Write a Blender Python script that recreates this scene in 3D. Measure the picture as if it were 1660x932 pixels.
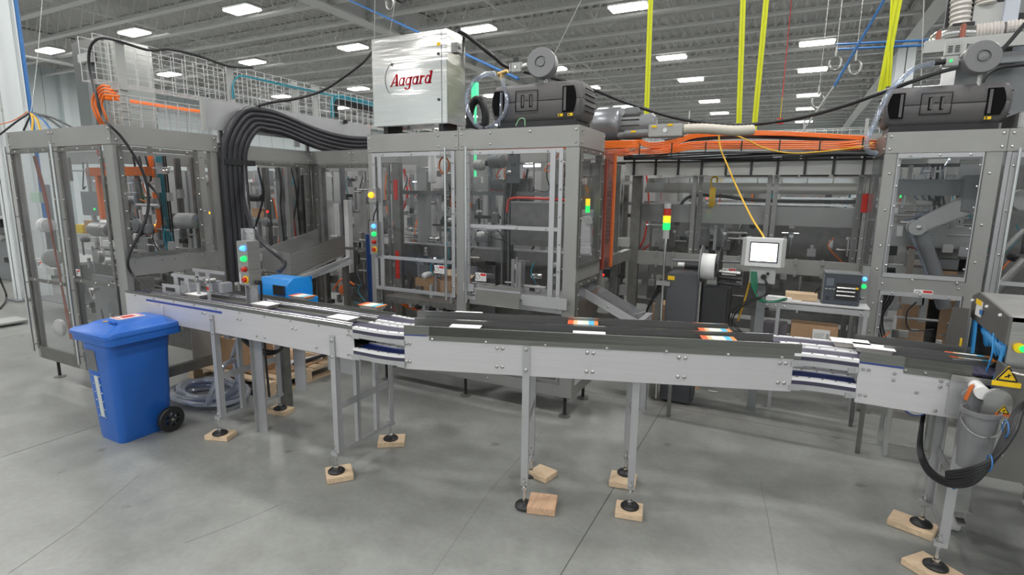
import bpy, bmesh, random
from math import *
from mathutils import Vector as V, Matrix
for o in list(bpy.data.objects): bpy.data.objects.remove(o)
SC = bpy.context.scene
COL = SC.collection
RND = random.Random(7)
# ------------------------------------------------------------------ camera
FOC, CAMZ = 872.0, 1.9                      # focal length in pixels of the 1660x932 frame
YAW, PIT, ROL = radians(27.007), radians(9.901), radians(-.704)
FWD = V((-sin(YAW)*cos(PIT), cos(YAW)*cos(PIT), -sin(PIT)))
_r = V((cos(YAW), sin(YAW), 0)); _d = FWD.cross(_r)
RGT = cos(ROL)*_r + sin(ROL)*_d
DWN = -sin(ROL)*_r + cos(ROL)*_d
EYE = V((0, 0, CAMZ))
cd = bpy.data.cameras.new('camera'); cam = bpy.data.objects.new('camera', cd); COL.objects.link(cam)
cd.sensor_width = 36; cd.lens = FOC/1660*36; cd.clip_start = .05; cd.clip_end = 300
mw = Matrix.Identity(4)
for i in range(3):
    mw[i][0] = RGT[i]; mw[i][1] = -DWN[i]; mw[i][2] = -FWD[i]; mw[i][3] = EYE[i]
cam.matrix_world = mw
SC.camera = cam
# ------------------------------------------------------------------ world, exposure
wd = bpy.data.worlds.new('world'); SC.world = wd; wd.use_nodes = True
wd.node_tree.nodes['Background'].inputs[0].default_value = (.75, .8, .85, 1)
wd.node_tree.nodes['Background'].inputs[1].default_value = .25
SC.view_settings.view_transform = 'Standard'; SC.view_settings.look = 'None'
SC.view_settings.exposure = 0.0; SC.view_settings.gamma = 1
cy = SC.cycles
cy.use_denoising = True
cy.max_bounces = 8; cy.diffuse_bounces = 3; cy.glossy_bounces = 4; cy.transmission_bounces = 4
cy.transparent_max_bounces = 28
cy.sample_clamp_indirect = 4.0
cy.caustics_reflective = False; cy.caustics_refractive = False
LAMP_POWER = 95.0
LAMP_X = [-24.3, -19.0, -13.87, -8.85, -4.27, .29, 4.97]
LAMP_Y = [-9.6, -5.2, .7, 4.9, 10.7, 14.95, 20.75, 24.95, 30.9, 35.4, 41.3]

# ------------------------------------------------------------------ pixel -> point on a real plane (1660x932 frame)
def P(px, py, x=None, y=None, z=None):
    v = FWD + RGT*((px-830)/FOC) + DWN*((py-466)/FOC)
    t = (x-EYE.x)/v.x if x is not None else (y-EYE.y)/v.y if y is not None else (z-EYE.z)/v.z
    return EYE + v*t

# ------------------------------------------------------------------ materials
MATS = {}
def mat(name, col, rough=.5, metal=0., bump=0., scale=20., var=0., stretch=None, emit=None, spec=.5, coat=0., dist=.002):
    if name in MATS: return MATS[name]
    m = bpy.data.materials.new(name); m.use_nodes = True; nt = m.node_tree; b = nt.nodes['Principled BSDF']
    c = (col[0], col[1], col[2], 1)
    b.inputs['Base Color'].default_value = c; b.inputs['Roughness'].default_value = rough
    b.inputs['Metallic'].default_value = metal; b.inputs['Specular IOR Level'].default_value = spec
    if coat: b.inputs['Coat Weight'].default_value = coat; b.inputs['Coat Roughness'].default_value = .15
    if emit:
        b.inputs['Emission Color'].default_value = c; b.inputs['Emission Strength'].default_value = emit
    if var or bump:
        tc = nt.nodes.new('ShaderNodeTexCoord'); mp = nt.nodes.new('ShaderNodeMapping')
        nt.links.new(tc.outputs['Object'], mp.inputs[0])
        if stretch: mp.inputs['Scale'].default_value = stretch
        nz = nt.nodes.new('ShaderNodeTexNoise'); nz.inputs['Scale'].default_value = scale; nz.inputs['Detail'].default_value = 4
        nt.links.new(mp.outputs[0], nz.inputs['Vector'])
        if var:
            mr = nt.nodes.new('ShaderNodeMapRange'); mr.inputs[3].default_value = 1-var; mr.inputs[4].default_value = 1+var
            mr.inputs[1].default_value = .3; mr.inputs[2].default_value = .7
            nt.links.new(nz.outputs[0], mr.inputs[0])
            mx = nt.nodes.new('ShaderNodeMix'); mx.data_type = 'RGBA'; mx.blend_type = 'MULTIPLY'; mx.inputs[0].default_value = 1
            mx.inputs[6].default_value = c; nt.links.new(mr.outputs[0], mx.inputs[7]); nt.links.new(mx.outputs[2], b.inputs['Base Color'])
            m2 = nt.nodes.new('ShaderNodeMapRange'); m2.inputs[3].default_value = max(.03, rough-var*.5); m2.inputs[4].default_value = min(1, rough+var*.5)
            nt.links.new(nz.outputs[0], m2.inputs[0]); nt.links.new(m2.outputs[0], b.inputs['Roughness'])
        if bump:
            bp = nt.nodes.new('ShaderNodeBump'); bp.inputs['Strength'].default_value = bump; bp.inputs['Distance'].default_value = dist
            nt.links.new(nz.outputs[0], bp.inputs['Height']); nt.links.new(bp.outputs[0], b.inputs['Normal'])
    MATS[name] = m; return m
def glass_mat(name, tint, base=.035, edge=.45, rough=.04, scuff=0.):
    m = bpy.data.materials.new(name); m.use_nodes = True; nt = m.node_tree; nt.nodes.clear()
    out = nt.nodes.new('ShaderNodeOutputMaterial'); mix = nt.nodes.new('ShaderNodeMixShader')
    tr = nt.nodes.new('ShaderNodeBsdfTransparent'); tr.inputs[0].default_value = (*tint, 1)
    gl = nt.nodes.new('ShaderNodeBsdfGlossy'); gl.inputs['Roughness'].default_value = rough; gl.inputs[0].default_value = (.9, .92, .93, 1)
    lw = nt.nodes.new('ShaderNodeLayerWeight'); lw.inputs[0].default_value = .5
    pw = nt.nodes.new('ShaderNodeMath'); pw.operation = 'POWER'; pw.inputs[1].default_value = 3
    nt.links.new(lw.outputs['Facing'], pw.inputs[0])
    ma = nt.nodes.new('ShaderNodeMath'); ma.operation = 'MULTIPLY_ADD'; ma.inputs[1].default_value = edge; ma.inputs[2].default_value = base
    nt.links.new(pw.outputs[0], ma.inputs[0]); nt.links.new(ma.outputs[0], mix.inputs[0])
    nt.links.new(tr.outputs[0], mix.inputs[1])
    if scuff:
        df = nt.nodes.new('ShaderNodeBsdfDiffuse'); df.inputs[0].default_value = (.7, .72, .74, 1)
        m3 = nt.nodes.new('ShaderNodeMixShader'); m3.inputs[0].default_value = scuff
        nt.links.new(gl.outputs[0], m3.inputs[1]); nt.links.new(df.outputs[0], m3.inputs[2]); nt.links.new(m3.outputs[0], mix.inputs[2])
    else: nt.links.new(gl.outputs[0], mix.inputs[2])
    nt.links.new(mix.outputs[0], out.inputs[0]); MATS[name] = m; return m
steel = mat('stainless steel', (.44, .44, .43), .38, .85, .05, 6, .12, (1, 1, 30))
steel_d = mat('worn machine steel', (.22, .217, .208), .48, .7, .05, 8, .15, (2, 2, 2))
satin = mat('bead blasted stainless', (.37, .37, .36), .5, .6, 0, 3, .06)
alu = mat('clear anodised aluminium', (.52, .52, .54), .42, .55, 0, 5, .05)
side_m = mat('brushed side plate', (.66, .645, .67), .42, .45, .02, 3, .03, (1, 1, 30))
guard_m = mat('dark brushed guard strip', (.22, .225, .21), .42, .75, .03, 4, .12, (1, 1, 40))
mirror = mat('polished stainless sheet', (.68, .68, .67), .20, 1., .5, 1.6, .04)
boxsteel = mat('polished box steel', (.70, .70, .69), .16, 1., 1., 2.0, .03, (.35, 1, 4.5), dist=.006)
wire_m = mat('galvanised wire', (.74, .74, .75), .35, .4)
chrome = mat('bright steel bar', (.72, .72, .72), .2, 1.)
bolt_m = mat('zinc bolt', (.5, .5, .49), .3, .9)
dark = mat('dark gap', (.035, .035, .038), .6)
black = mat('black rubber', (.018, .018, .02), .45, 0, .1, 60)
blackp = mat('black plastic', (.03, .03, .034), .38)
hose_m = mat('black ribbed hose', (.035, .035, .042), .38, 0, .4, 90)
gpaint = mat('grey enamel', (.22, .23, .24), .4, .1)
lgrey = mat('light grey enamel', (.44, .45, .44), .45)
pump_m = mat('textured charcoal plastic', (.125, .12, .122), .6, 0, .5, 120, .06)
pump_d = mat('charcoal plastic recess shade', (.006, .006, .007), .8, spec=.1)  # near-black colour carries the shade inside vents, slots and seams
white = mat('white plastic', (.82, .82, .82), .35)
wht_rail = mat('white low friction rail', (.86, .86, .88), .3)
blue_belt = mat('blue chain belt', (.03, .06, .30), .4)
belt_m = mat('charcoal conveyor chain', (.055, .050, .088), .5, .0, .5, 150, .1)
binblue = mat('blue polyethylene', (.022, .135, .53), .33, 0, .08, 90, .03)
cyan = mat('bright blue enamel', (.01, .27, .75), .35)
orange = mat('orange cable jacket', (.95, .20, .02), .45)
orange_d = mat('orange plate', (.75, .18, .04), .5)
red = mat('red paint', (.62, .03, .02), .45)
redp = mat('red plastic', (.55, .02, .01), .3)
yellow = mat('yellow label', (.95, .62, .01), .5)
yel_strap = mat('yellow webbing', (.70, .74, .02), .65, 0, .3, 200, emit=None)
yel_cord = mat('yellow cord', (.85, .50, .04), .5)
teal = mat('teal cable', (.02, .28, .36), .5)
green_c = mat('green cable', (.02, .22, .12), .5)
bluecab = mat('blue air line', (.04, .17, .45), .4)
card = mat('corrugated cardboard', (.46, .29, .17), .8, 0, .1, 30, .08)
paper = mat('white paper', (.85, .85, .85), .7)
wood = mat('raw pine', (.74, .56, .38), .7, 0, .2, 9, .14, (1, 9, 9))
wood_r = mat('reddish pine', (.66, .43, .28), .7, 0, .2, 9, .18, (9, 1, 9))
roofm = mat('galvanised roof deck', (.66, .66, .65), .7, 0)
joist_m = mat('grey primed joist', (.80, .80, .79), .6)
wallm = mat('pale insulated wall panel', (.80, .87, .89), .6)
colm = mat('white painted column', (.72, .76, .77), .5)
tube_m = glass_mat('clear braided hose', (.72, .78, .92), .25, .5, .12, .5)
coil_m = glass_mat('bluish clear hose', (.55, .62, .85), .42, .4, .15, .65)
pane_m = glass_mat('clear polycarbonate', (.93, .93, .935), .022, .45, .03, .12)
orange_pane = glass_mat('orange tinted shield', (.80, .35, .22), .06, .4, .05, .4)
def glow(name, col, s): return mat(name, col, .4, 0, emit=s)
lamp_m = glow('lit lamp lens', (1., .98, .95), 9)
g_white = glow('lit white led', (.9, .95, 1), 4)
g_green = glow('lit green lens', (.01, .75, .12), 1.6)
g_blue = glow('lit blue lens', (.08, .32, 1.), 2)
g_amber = glow('lit amber lens', (1., .38, .02), 1.8)
g_red = glow('lit red lens', (1., .03, .02), 1.6)
g_yel = glow('lit yellow lens', (.95, .75, .02), 1.2)

# ------------------------------------------------------------------ mesh builder (world coordinates)
BASE = {}
Z = V((0, 0, 1))
class B:
    def __init__(s): s.v = []; s.f = []
    def add(s, vs, fs):
        n = len(s.v); s.v += [V(p) for p in vs]; s.f += [tuple(n+i for i in f) for f in fs]; return s
    def box(s, a, b):
        x0, x1 = sorted((a[0], b[0])); y0, y1 = sorted((a[1], b[1])); z0, z1 = sorted((a[2], b[2]))
        return s.add([(x0,y0,z0),(x1,y0,z0),(x1,y1,z0),(x0,y1,z0),(x0,y0,z1),(x1,y0,z1),(x1,y1,z1),(x0,y1,z1)],
                     [(0,3,2,1),(4,5,6,7),(0,1,5,4),(1,2,6,5),(2,3,7,6),(3,0,4,7)])
    def obox(s, c, u, v, w):                       # centre and three half-axis vectors
        c, u, v, w = V(c), V(u), V(v), V(w)
        return s.add([c-u-v-w, c+u-v-w, c+u+v-w, c-u+v-w, c-u-v+w, c+u-v+w, c+u+v+w, c-u+v+w],
                     [(0,3,2,1),(4,5,6,7),(0,1,5,4),(1,2,6,5),(2,3,7,6),(3,0,4,7)])
    def bar(s, p, q, w, h=None, up=Z):             # rectangular bar between two points
        p, q = V(p), V(q); h = h or w; d = (q-p)
        if d.length < 1e-6: return s
        n = d.normalized(); sd = n.cross(V(up))
        if sd.length < 1e-3: sd = n.cross(V((1, 0, 0)))
        sd.normalize(); u = sd.cross(n)
        return s.obox((p+q)/2, d/2, sd*w/2, u*h/2)
    def tube(s, pts, r, n=8, cap=True):
        pts = [V(p) for p in pts]; L = len(pts); rings = []; prev = None
        for i, p in enumerate(pts):
            t = (pts[min(i+1, L-1)]-pts[max(i-1, 0)]).normalized()
            if prev is None:
                a = t.cross(Z) if abs(t.z) < .9 else t.cross(V((1, 0, 0)))
            else: a = prev - t*prev.dot(t)
            a.normalize(); prev = a; b = t.cross(a)
            rr = r[i] if isinstance(r, (list, tuple)) else r
            rings.append([p + a*cos(2*pi*k/n)*rr + b*sin(2*pi*k/n)*rr for k in range(n)])
        vs = [q for R_ in rings for q in R_]; fs = []
        for i in range(L-1):
            for k in range(n): fs.append((i*n+k, i*n+(k+1)%n, (i+1)*n+(k+1)%n, (i+1)*n+k))
        if cap: fs += [tuple(range(n))[::-1], tuple((L-1)*n+k for k in range(n))]
        return s.add(vs, fs)
    def cyl(s, p, q, r, n=14, r2=None): return s.tube([p, q], [r, r if r2 is None else r2], n)
    def lathe(s, o, ax, prof, n=20):               # prof: (radius, height along the axis)
        ax = V(ax).normalized(); o = V(o); a = ax.cross(Z) if abs(ax.z) < .9 else V((1, 0, 0)); a.normalize(); b = ax.cross(a)
        vs = [o+ax*h+a*cos(2*pi*k/n)*max(r, 1e-4)+b*sin(2*pi*k/n)*max(r, 1e-4) for r, h in prof for k in range(n)]; fs = []
        for i in range(len(prof)-1):
            for k in range(n): fs.append((i*n+k, i*n+(k+1)%n, (i+1)*n+(k+1)%n, (i+1)*n+k))
        return s.add(vs, fs)
    def prism(s, poly, ext):
        poly = [V(p) for p in poly]; ext = V(ext); n = len(poly)
        return s.add(poly+[p+ext for p in poly], [tuple(range(n))[::-1], tuple(range(n, 2*n))]+[(i, (i+1)%n, n+(i+1)%n, n+i) for i in range(n)])
    def bolt(s, p, nrm, r=.009):                   # domed bolt head
        nrm = V(nrm).normalized(); return s.lathe(V(p)-nrm*.002, nrm, [(r, 0), (r, .006), (r*.6, .010), (0, .011)], 8)
    def build(s, name, m, parent=None, bev=0., smooth=35, kind=None):
        off = BASE.get(parent.name, V((0, 0, 0))) if parent is not None else V((0, 0, 0))
        me = bpy.data.meshes.new(name); me.from_pydata([p-off for p in s.v], [], s.f)
        bm = bmesh.new(); bm.from_mesh(me); bmesh.ops.recalc_face_normals(bm, faces=bm.faces)
        if bev:
            es = [e for e in bm.edges if len(e.link_faces) == 2 and e.calc_face_angle(0) > .6]
            bmesh.ops.bevel(bm, geom=es, offset=bev, segments=2, affect='EDGES', clamp_overlap=True)
        bm.to_mesh(me); bm.free()
        me.materials.append(m)
        o = bpy.data.objects.new(name, me); COL.objects.link(o)
        if parent is not None: o.parent = parent; BASE[o.name] = off
        if smooth:
            me.shade_smooth(); me.set_sharp_from_angle(angle=radians(smooth))
        if kind: o['kind'] = kind
        return o
def crv(pts, seg=6):                               # Catmull-Rom through the points
    pts = [V(p) for p in pts]; P_ = [pts[0]*2-pts[1]]+pts+[pts[-1]*2-pts[-2]]; out = []
    for i in range(1, len(P_)-2):
        a, b, c, d = P_[i-1:i+3]
        for k in range(seg):
            t = k/seg
            out.append(.5*((2*b)+(c-a)*t+(2*a-5*b+4*c-d)*t*t+(3*b-a-3*c+d)*t**3))
    out.append(pts[-1]); return out
def thing(name, label, cat, loc, group=None):
    o = bpy.data.objects.new(name, None); COL.objects.link(o); o.location = V(loc); o.empty_display_size = .1
    o['label'] = label; o['category'] = cat
    if group: o['group'] = group
    BASE[o.name] = V(loc); return o
def solo(b, name, m, label, cat, group=None, bev=0., smooth=35, kind=None):
    mn = V([min(p[i] for p in b.v) for i in range(3)]); mx = V([max(p[i] for p in b.v) for i in range(3)])
    off = V(((mn.x+mx.x)/2, (mn.y+mx.y)/2, mn.z)); b.v = [p-off for p in b.v]
    o = b.build(name, m, None, bev, smooth, kind); o.location = off; BASE[o.name] = off
    o['label'] = label; o['category'] = cat
    if group: o['group'] = group
    return o
def cable(pts, r, m, label, cat='cable', name='cable', group=None, n=8, seg=8, kind=None):
    return solo(B().tube(crv(pts, seg), r, n), name, m, label, cat, group, kind=kind)
def text(body, size, m, name, parent, origin, right, up, ext=.001, shear=0., bold=0.):
    cu = bpy.data.curves.new(name, 'FONT'); cu.body = body; cu.size = size; cu.extrude = ext; cu.shear = shear; cu.offset = bold
    cu.align_x = 'CENTER'; cu.align_y = 'CENTER'; cu.resolution_u = 3
    ob = bpy.data.objects.new('tmp', cu); COL.objects.link(ob)
    dg = bpy.context.evaluated_depsgraph_get(); me = bpy.data.meshes.new_from_object(ob.evaluated_get(dg)); bpy.data.objects.remove(ob)
    right, up = V(right).normalized(), V(up).normalized(); nn = right.cross(up); off = BASE.get(parent.name, V((0,0,0)))
    for v in me.vertices:
        c = v.co.copy(); v.co = V(origin)+right*c.x+up*c.y+nn*c.z-off
    me.materials.clear(); me.materials.append(m)
    o = bpy.data.objects.new(name, me); COL.objects.link(o); o.parent = parent; BASE[o.name] = off; return o
# ================================================================== the setting
def struct(o): o['kind'] = 'structure'; return o
# floor: slabs between saw cuts
fm = bpy.data.materials.new('polished concrete'); fm.use_nodes = True; nt = fm.node_tree; bs = nt.nodes['Principled BSDF']
tc = nt.nodes.new('ShaderNodeTexCoord')
def noise(scale, detail=5, rough=.55):
    n = nt.nodes.new('ShaderNodeTexNoise'); n.inputs['Scale'].default_value = scale; n.inputs['Detail'].default_value = detail
    n.inputs['Roughness'].default_value = rough; nt.links.new(tc.outputs['Object'], n.inputs['Vector']); return n
def ramp(src, stops):
    r = nt.nodes.new('ShaderNodeValToRGB'); nt.links.new(src, r.inputs[0]); e = r.color_ramp.elements
    e[0].position, e[0].color = stops[0][0], (*stops[0][1], 1); e[1].position, e[1].color = stops[1][0], (*stops[1][1], 1)
    for p_, c_ in stops[2:]: k = e.new(p_); k.color = (*c_, 1)
    return r
def mul(a, b, f=1.):
    m = nt.nodes.new('ShaderNodeMix'); m.data_type = 'RGBA'; m.blend_type = 'MULTIPLY'; m.inputs[0].default_value = f
    nt.links.new(a, m.inputs[6]); nt.links.new(b, m.inputs[7]); return m.outputs[2]
n1 = noise(.55, 6); n2 = noise(3.2, 8, .65); n3 = noise(28, 3)
base = ramp(n1.outputs[0], [(.3, (.235, .243, .232)), (.72, (.33, .34, .325))])
mott = ramp(n2.outputs[0], [(.3, (.80, .80, .79)), (.62, (1.05, 1.05, 1.05))])
vo = nt.nodes.new('ShaderNodeTexVoronoi'); vo.inputs['Scale'].default_value = 2.3; nt.links.new(tc.outputs['Object'], vo.inputs['Vector'])
wob = nt.nodes.new('ShaderNodeMath'); wob.operation = 'MULTIPLY_ADD'; wob.inputs[1].default_value = .12
nt.links.new(n3.outputs[0], wob.inputs[0]); nt.links.new(vo.outputs['Distance'], wob.inputs[2])
spot = ramp(wob.outputs[0], [(.115, (.70, .70, .69)), (.15, (1, 1, 1))])
fine = ramp(n3.outputs[0], [(.35, (.93, .93, .93)), (.6, (1, 1, 1))])
nt.links.new(mul(mul(mul(base.outputs[0], mott.outputs[0]), spot.outputs[0]), fine.outputs[0]), bs.inputs['Base Color'])
rr = nt.nodes.new('ShaderNodeMapRange'); rr.inputs[3].default_value = .20; rr.inputs[4].default_value = .5
nt.links.new(n2.outputs[0], rr.inputs[0]); nt.links.new(rr.outputs[0], bs.inputs['Roughness'])
bs.inputs['Specular IOR Level'].default_value = .5
jointm = mat('joint filler', (.15, .155, .145), .8)
FX0, FX1, FY0, FY1 = -30.2, 10.5, -12.0, 48.0
fl = B().box((FX0, FY0, -.15), (FX1, FY1, -.004)).build('floor', jointm, smooth=0); struct(fl)
xs = [FX0, -24.8, -20.8, -16.8, -12.85, -8.86, -4.86, -.87, 3.12, 7.1, FX1]
ys = [FY0, -7.2, -3.2, .81, 4.81, 8.81, 12.8, 16.8, 20.8, 24.8, 28.8, 32.8, 36.8, 40.8, 44.8, FY1]
for i in range(len(xs)-1):
    for j in range(len(ys)-1):
        b = B().box((xs[i]+.0035, ys[j]+.0035, -.012), (xs[i+1]-.0035, ys[j+1]-.0035, 0)).build('concrete_slab', fm, fl, smooth=0)
# hairline cracks and a dropped strip
crk = B()
for pts in ([(300,880),(380,850),(451,819)], [(13,930),(130,850),(225,770)], [(700,932),(790,800),(880,700)], [(1232,780),(1245,840),(1262,932)]):
    q = [P(a, c, z=.0006) for a, c in pts]
    for k in range(len(q)-1): crk.bar(q[k], q[k+1], .004, .001)
crk.build('crack', mat('crack', (.22, .225, .215), .9), fl, smooth=0, kind='stuff')
# roof deck, corrugated
dk = B(); zc = 7.75; pitch = .30; x = FX0; vs = []; prof = []
while x < FX1:
    prof += [(x, zc), (x+.06, zc-.075), (x+.13, zc-.075), (x+.19, zc)]; x += pitch
for (a, b_) in prof: vs += [(a, FY0, b_), (a, FY1, b_)]
dk.add(vs, [(2*i, 2*i+2, 2*i+3, 2*i+1) for i in range(len(prof)-1)])
dk.box((FX0, FY0, 7.8), (FX1, FY1, 7.9))
ceil = struct(dk.build('ceiling', roofm, smooth=0))
# open web joists
jb = B(); zb, zt = 6.82, 7.64
for dy in (-.05, .05):
    jb.box((FX0, dy-.045, zb-.01), (FX1, dy+.045, zb)); jb.box((FX0, dy-.005 if dy<0 else dy-.005, zb), (FX1, dy+.005, zb+.07))
jb.box((FX0, -.07, zt), (FX1, .07, zt+.03)); jb.box((FX0, -.012, zt-.06), (FX1, .012, zt))
x = FX0+.2; k = 0
while x < FX1-.8:
    jb.bar((x, 0, zb+.03), (x+.36, 0, zt), .026); jb.bar((x+.36, 0, zt), (x+.72, 0, zb+.03), .026); x += .72
j0 = jb.build('joist', joist_m, ceil, smooth=0)
k = 0; jy = [11.45+1.47*i for i in range(-15, 25)]
for i, yv in enumerate(jy):
    o = j0 if i == 0 else j0.copy()
    if i: COL.objects.link(o); o.parent = ceil
    o.location = (0, yv, 0)
# bridging between the joists
br = B()
for xx in (-22.5, -18.2, -15.0, -7.6, -1.6, 6.5):
    for i in range(len(jy)-1):
        if xx in (-18.2, -7.6): br.bar((xx, jy[i], zb+.03), (xx, jy[i+1], zb+.03), .035)
        else:
            br.bar((xx, jy[i], zb+.03), (xx, jy[i+1], zt-.02), .03)
br.build('bridging', joist_m, ceil, smooth=0)
# deep plate girders and their columns
for gx in (-25.7, -11.4, 2.88):
    g = B(); g.box((gx-.20, FY0, 6.66), (gx+.20, FY1, 6.69)); g.box((gx-.16, FY0, 7.60), (gx+.16, FY1, 7.63)); g.box((gx-.012, FY0, 6.69), (gx+.012, FY1, 7.6))
    for i, yv in enumerate(jy):
        if i % 2 == 0: g.box((gx-.15, yv-.01, 6.69), (gx+.15, yv+.01, 7.6))
    g.build('girder', joist_m, ceil, smooth=0)
# walls
wl = B(); wl.box((-30.45, FY0, 0), (-30.2, FY1, 7.9)); wl = struct(wl.build('wall_left', wallm, smooth=0))
y = FY0
while y < FY1:
    if y > -1: B().box((-30.2, y+.012, 0), (-30.165, y+.90, 7.2)).build('wall_panel', wallm, wl, smooth=0)
    y += .92
B().box((-30.2, -1, 7.2), (-30.02, FY1, 7.45)).build('eave_trim', joist_m, wl, smooth=0)
for yv in (13.4, 20.5): B().box((-30.16, yv, 0), (-29.85, yv+.25, 7.2)).build('wall_post', wallm, wl, smooth=0)
struct(B().box((FX0, FY1, 0), (FX1, FY1+.2, 7.9)).build('wall_back', wallm, smooth=0))
struct(B().box((FX1, FY0, 0), (FX1+.2, FY1, 7.9)).build('wall_right', wallm, smooth=0))
struct(B().box((FX0, FY0-.2, 0), (FX1, FY0, 7.9)).build('wall_front', wallm, smooth=0))
# high bay lamps
def lamp_proto():
    t = thing('ceiling_lamp', '', 'lamp', (0, 0, 0), 'high bay lamps under the roof joists')
    B().box((-.52, -.26, .02), (.52, .26, .09)).build('housing', lgrey, t, bev=.02)
    B().box((-.50, -.245, -.03), (.50, .245, .021)).build('lens', lamp_m, t, bev=.02)
    for hx in (-.4, .4): b = B(); b.cyl((hx, 0, .09), (hx, 0, .6), .006, 5); b.build('hanger', bolt_m, t)
    ld = bpy.data.lights.new('lamp_light', 'AREA'); ld.shape = 'RECTANGLE'; ld.size = 1.0; ld.size_y = .48; ld.energy = LAMP_POWER
    ld.color = (1., .985, .96); lo = bpy.data.objects.new('lamp_light', ld); COL.objects.link(lo); lo.parent = t; lo.location = (0, 0, -.045)
    return t
proto = lamp_proto(); kids = list(proto.children); first = True
for i, lx in enumerate(LAMP_X):
    for j, ly in enumerate(LAMP_Y):
        if ly < 0 and lx < -20: continue
        if first: t = proto; first = False
        else:
            t = proto.copy(); COL.objects.link(t)
            for c in kids: d = c.copy(); COL.objects.link(d); d.parent = t
        t.location = (lx, ly, 6.775)
        inview = ly > 10
        col_w = ['leftmost lamp file', 'second lamp file from the left', 'third lamp file from the left', 'lamp file above the steel box', 'lamp file left of the yellow straps', 'lamp file right of the yellow straps', 'rightmost lamp file'][i]
        dep = ['', '', '', '', 'nearest', 'second nearest', 'third nearest', 'fourth nearest', 'fifth nearest', 'second farthest', 'farthest'][j]
        beh = ['far behind the camera', 'behind the camera', 'just above the camera', 'over the conveyor, above the frame'][min(j, 3)]
        t['label'] = '%s bright high bay lamp of the %s' % (dep, col_w) if inview else 'lamp %s, %s' % (beh, col_w)
# columns
def column(x, y, w, d, top, label, pipe=False):
    t = thing('steel_column', label, 'column', (x, y, 0))
    b = B(); b.box((x-w/2, y-d/2, 0), (x+w/2, y-d/2+.018, top)); b.box((x-w/2, y+d/2-.018, 0), (x+w/2, y+d/2, top)); b.box((x-.012, y-d/2, 0), (x+.012, y+d/2, top))
    b.build('flanges', colm, t, smooth=0); B().box((x-w/2-.08, y-d/2-.08, 0), (x+w/2+.08, y+d/2+.08, .03)).build('base_plate', gpaint, t)
    if pipe:
        b = B(); b.cyl((x+w/2-.01, y+d/2+.035, 1.2), (x+w/2-.01, y+d/2+.035, top-.1), .03, 10); b.build('air_pipe', bluecab, t)
        b = B(); b.cyl((x+w/2+.013, y-.12, 1.0), (x+w/2+.013, y-.12, top), .011, 8)
        for zz in (3.1, 4.3, 4.42): b.cyl((x+w/2+.013, y-.12, zz), (x+w/2+.013, y-.12, zz+.05), .018, 8)
        b.build('conduit', lgrey, t)
    return t
column(-11.56, 4.40, .22, .46, 6.66, 'white steel column with a blue air pipe at the left edge', True)
column(2.88, 22.3, .5, .6, 6.66, 'white steel column rising behind the right grey pump housing')
column(-11.45, 27.0, .34, .4, 6.66, 'far white steel column behind the steel logo cabinet')
# ================================================================== conveyors
def frame2(p0, p1):                                # local frame of a straight run: along, across (away from viewer)
    a = V((p1[0]-p0[0], p1[1]-p0[1], 0)); L = a.length; a.normalize(); c = V((-a.y, a.x, 0)); return V((p0[0], p0[1], 0)), a, c, L
def wblock(x, y, rot, label, sx=.105, sy=.075, h=.038, m=None, tilt=0):
    c, s = cos(rot), sin(rot)
    u, v = V((c, s, tilt))*sx, V((-s, c, 0))*sy
    b = B().obox((x, y, h/2+abs(tilt)*sx+.001), u, v, V((0, 0, h/2)))
    return solo(b, 'wood_block', m or wood, label, 'wood block', 'wood blocks under the conveyor feet', bev=.003)
def foot_at(parent, x, y, z0, ztop, r=.055, tilt=(0, 0)):
    ax = V((tilt[0], tilt[1], 1)).normalized(); o = V((x, y, z0+abs(tilt[0])*r+abs(tilt[1])*r))
    pad = B().lathe(o, ax, [(0, 0), (r, 0), (r, .008), (r*.86, .016), (r*.45, .022), (.018, .03), (0, .03)], 24).build('foot_pad', black, parent)
    b = B(); b.cyl((x, y, z0+.022), (x, y, ztop+.05), .008, 10); b.lathe((x, y, z0+.026), Z, [(.017, 0), (.017, .016), (.012, .02)], 6)
    b.lathe((x, y, ztop-.03), Z, [(.016, 0), (.016, .014), (0, .014)], 6); b.lathe((x, y, ztop+.012), Z, [(.016, 0), (.016, .012), (0, .012)], 6)
    b.build('threaded_stud', chrome, pad)
def angle_leg(parent, x, y, z0, z1, a, c, side, name='leg', w=.042):
    # L section: one flange along the run, one across it
    b = B(); p = V((x, y, 0))
    b.obox(p+V((0, 0, (z0+z1)/2)), a*w/2, c*.003, V((0, 0, (z1-z0)/2)))
    b.obox(p+a*(w/2-.003)*side+c*(w/2)+V((0, 0, (z0+z1)/2)), a*.003, c*w/2, V((0, 0, (z1-z0)/2)))
    return b.build(name, alu, parent)
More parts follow.
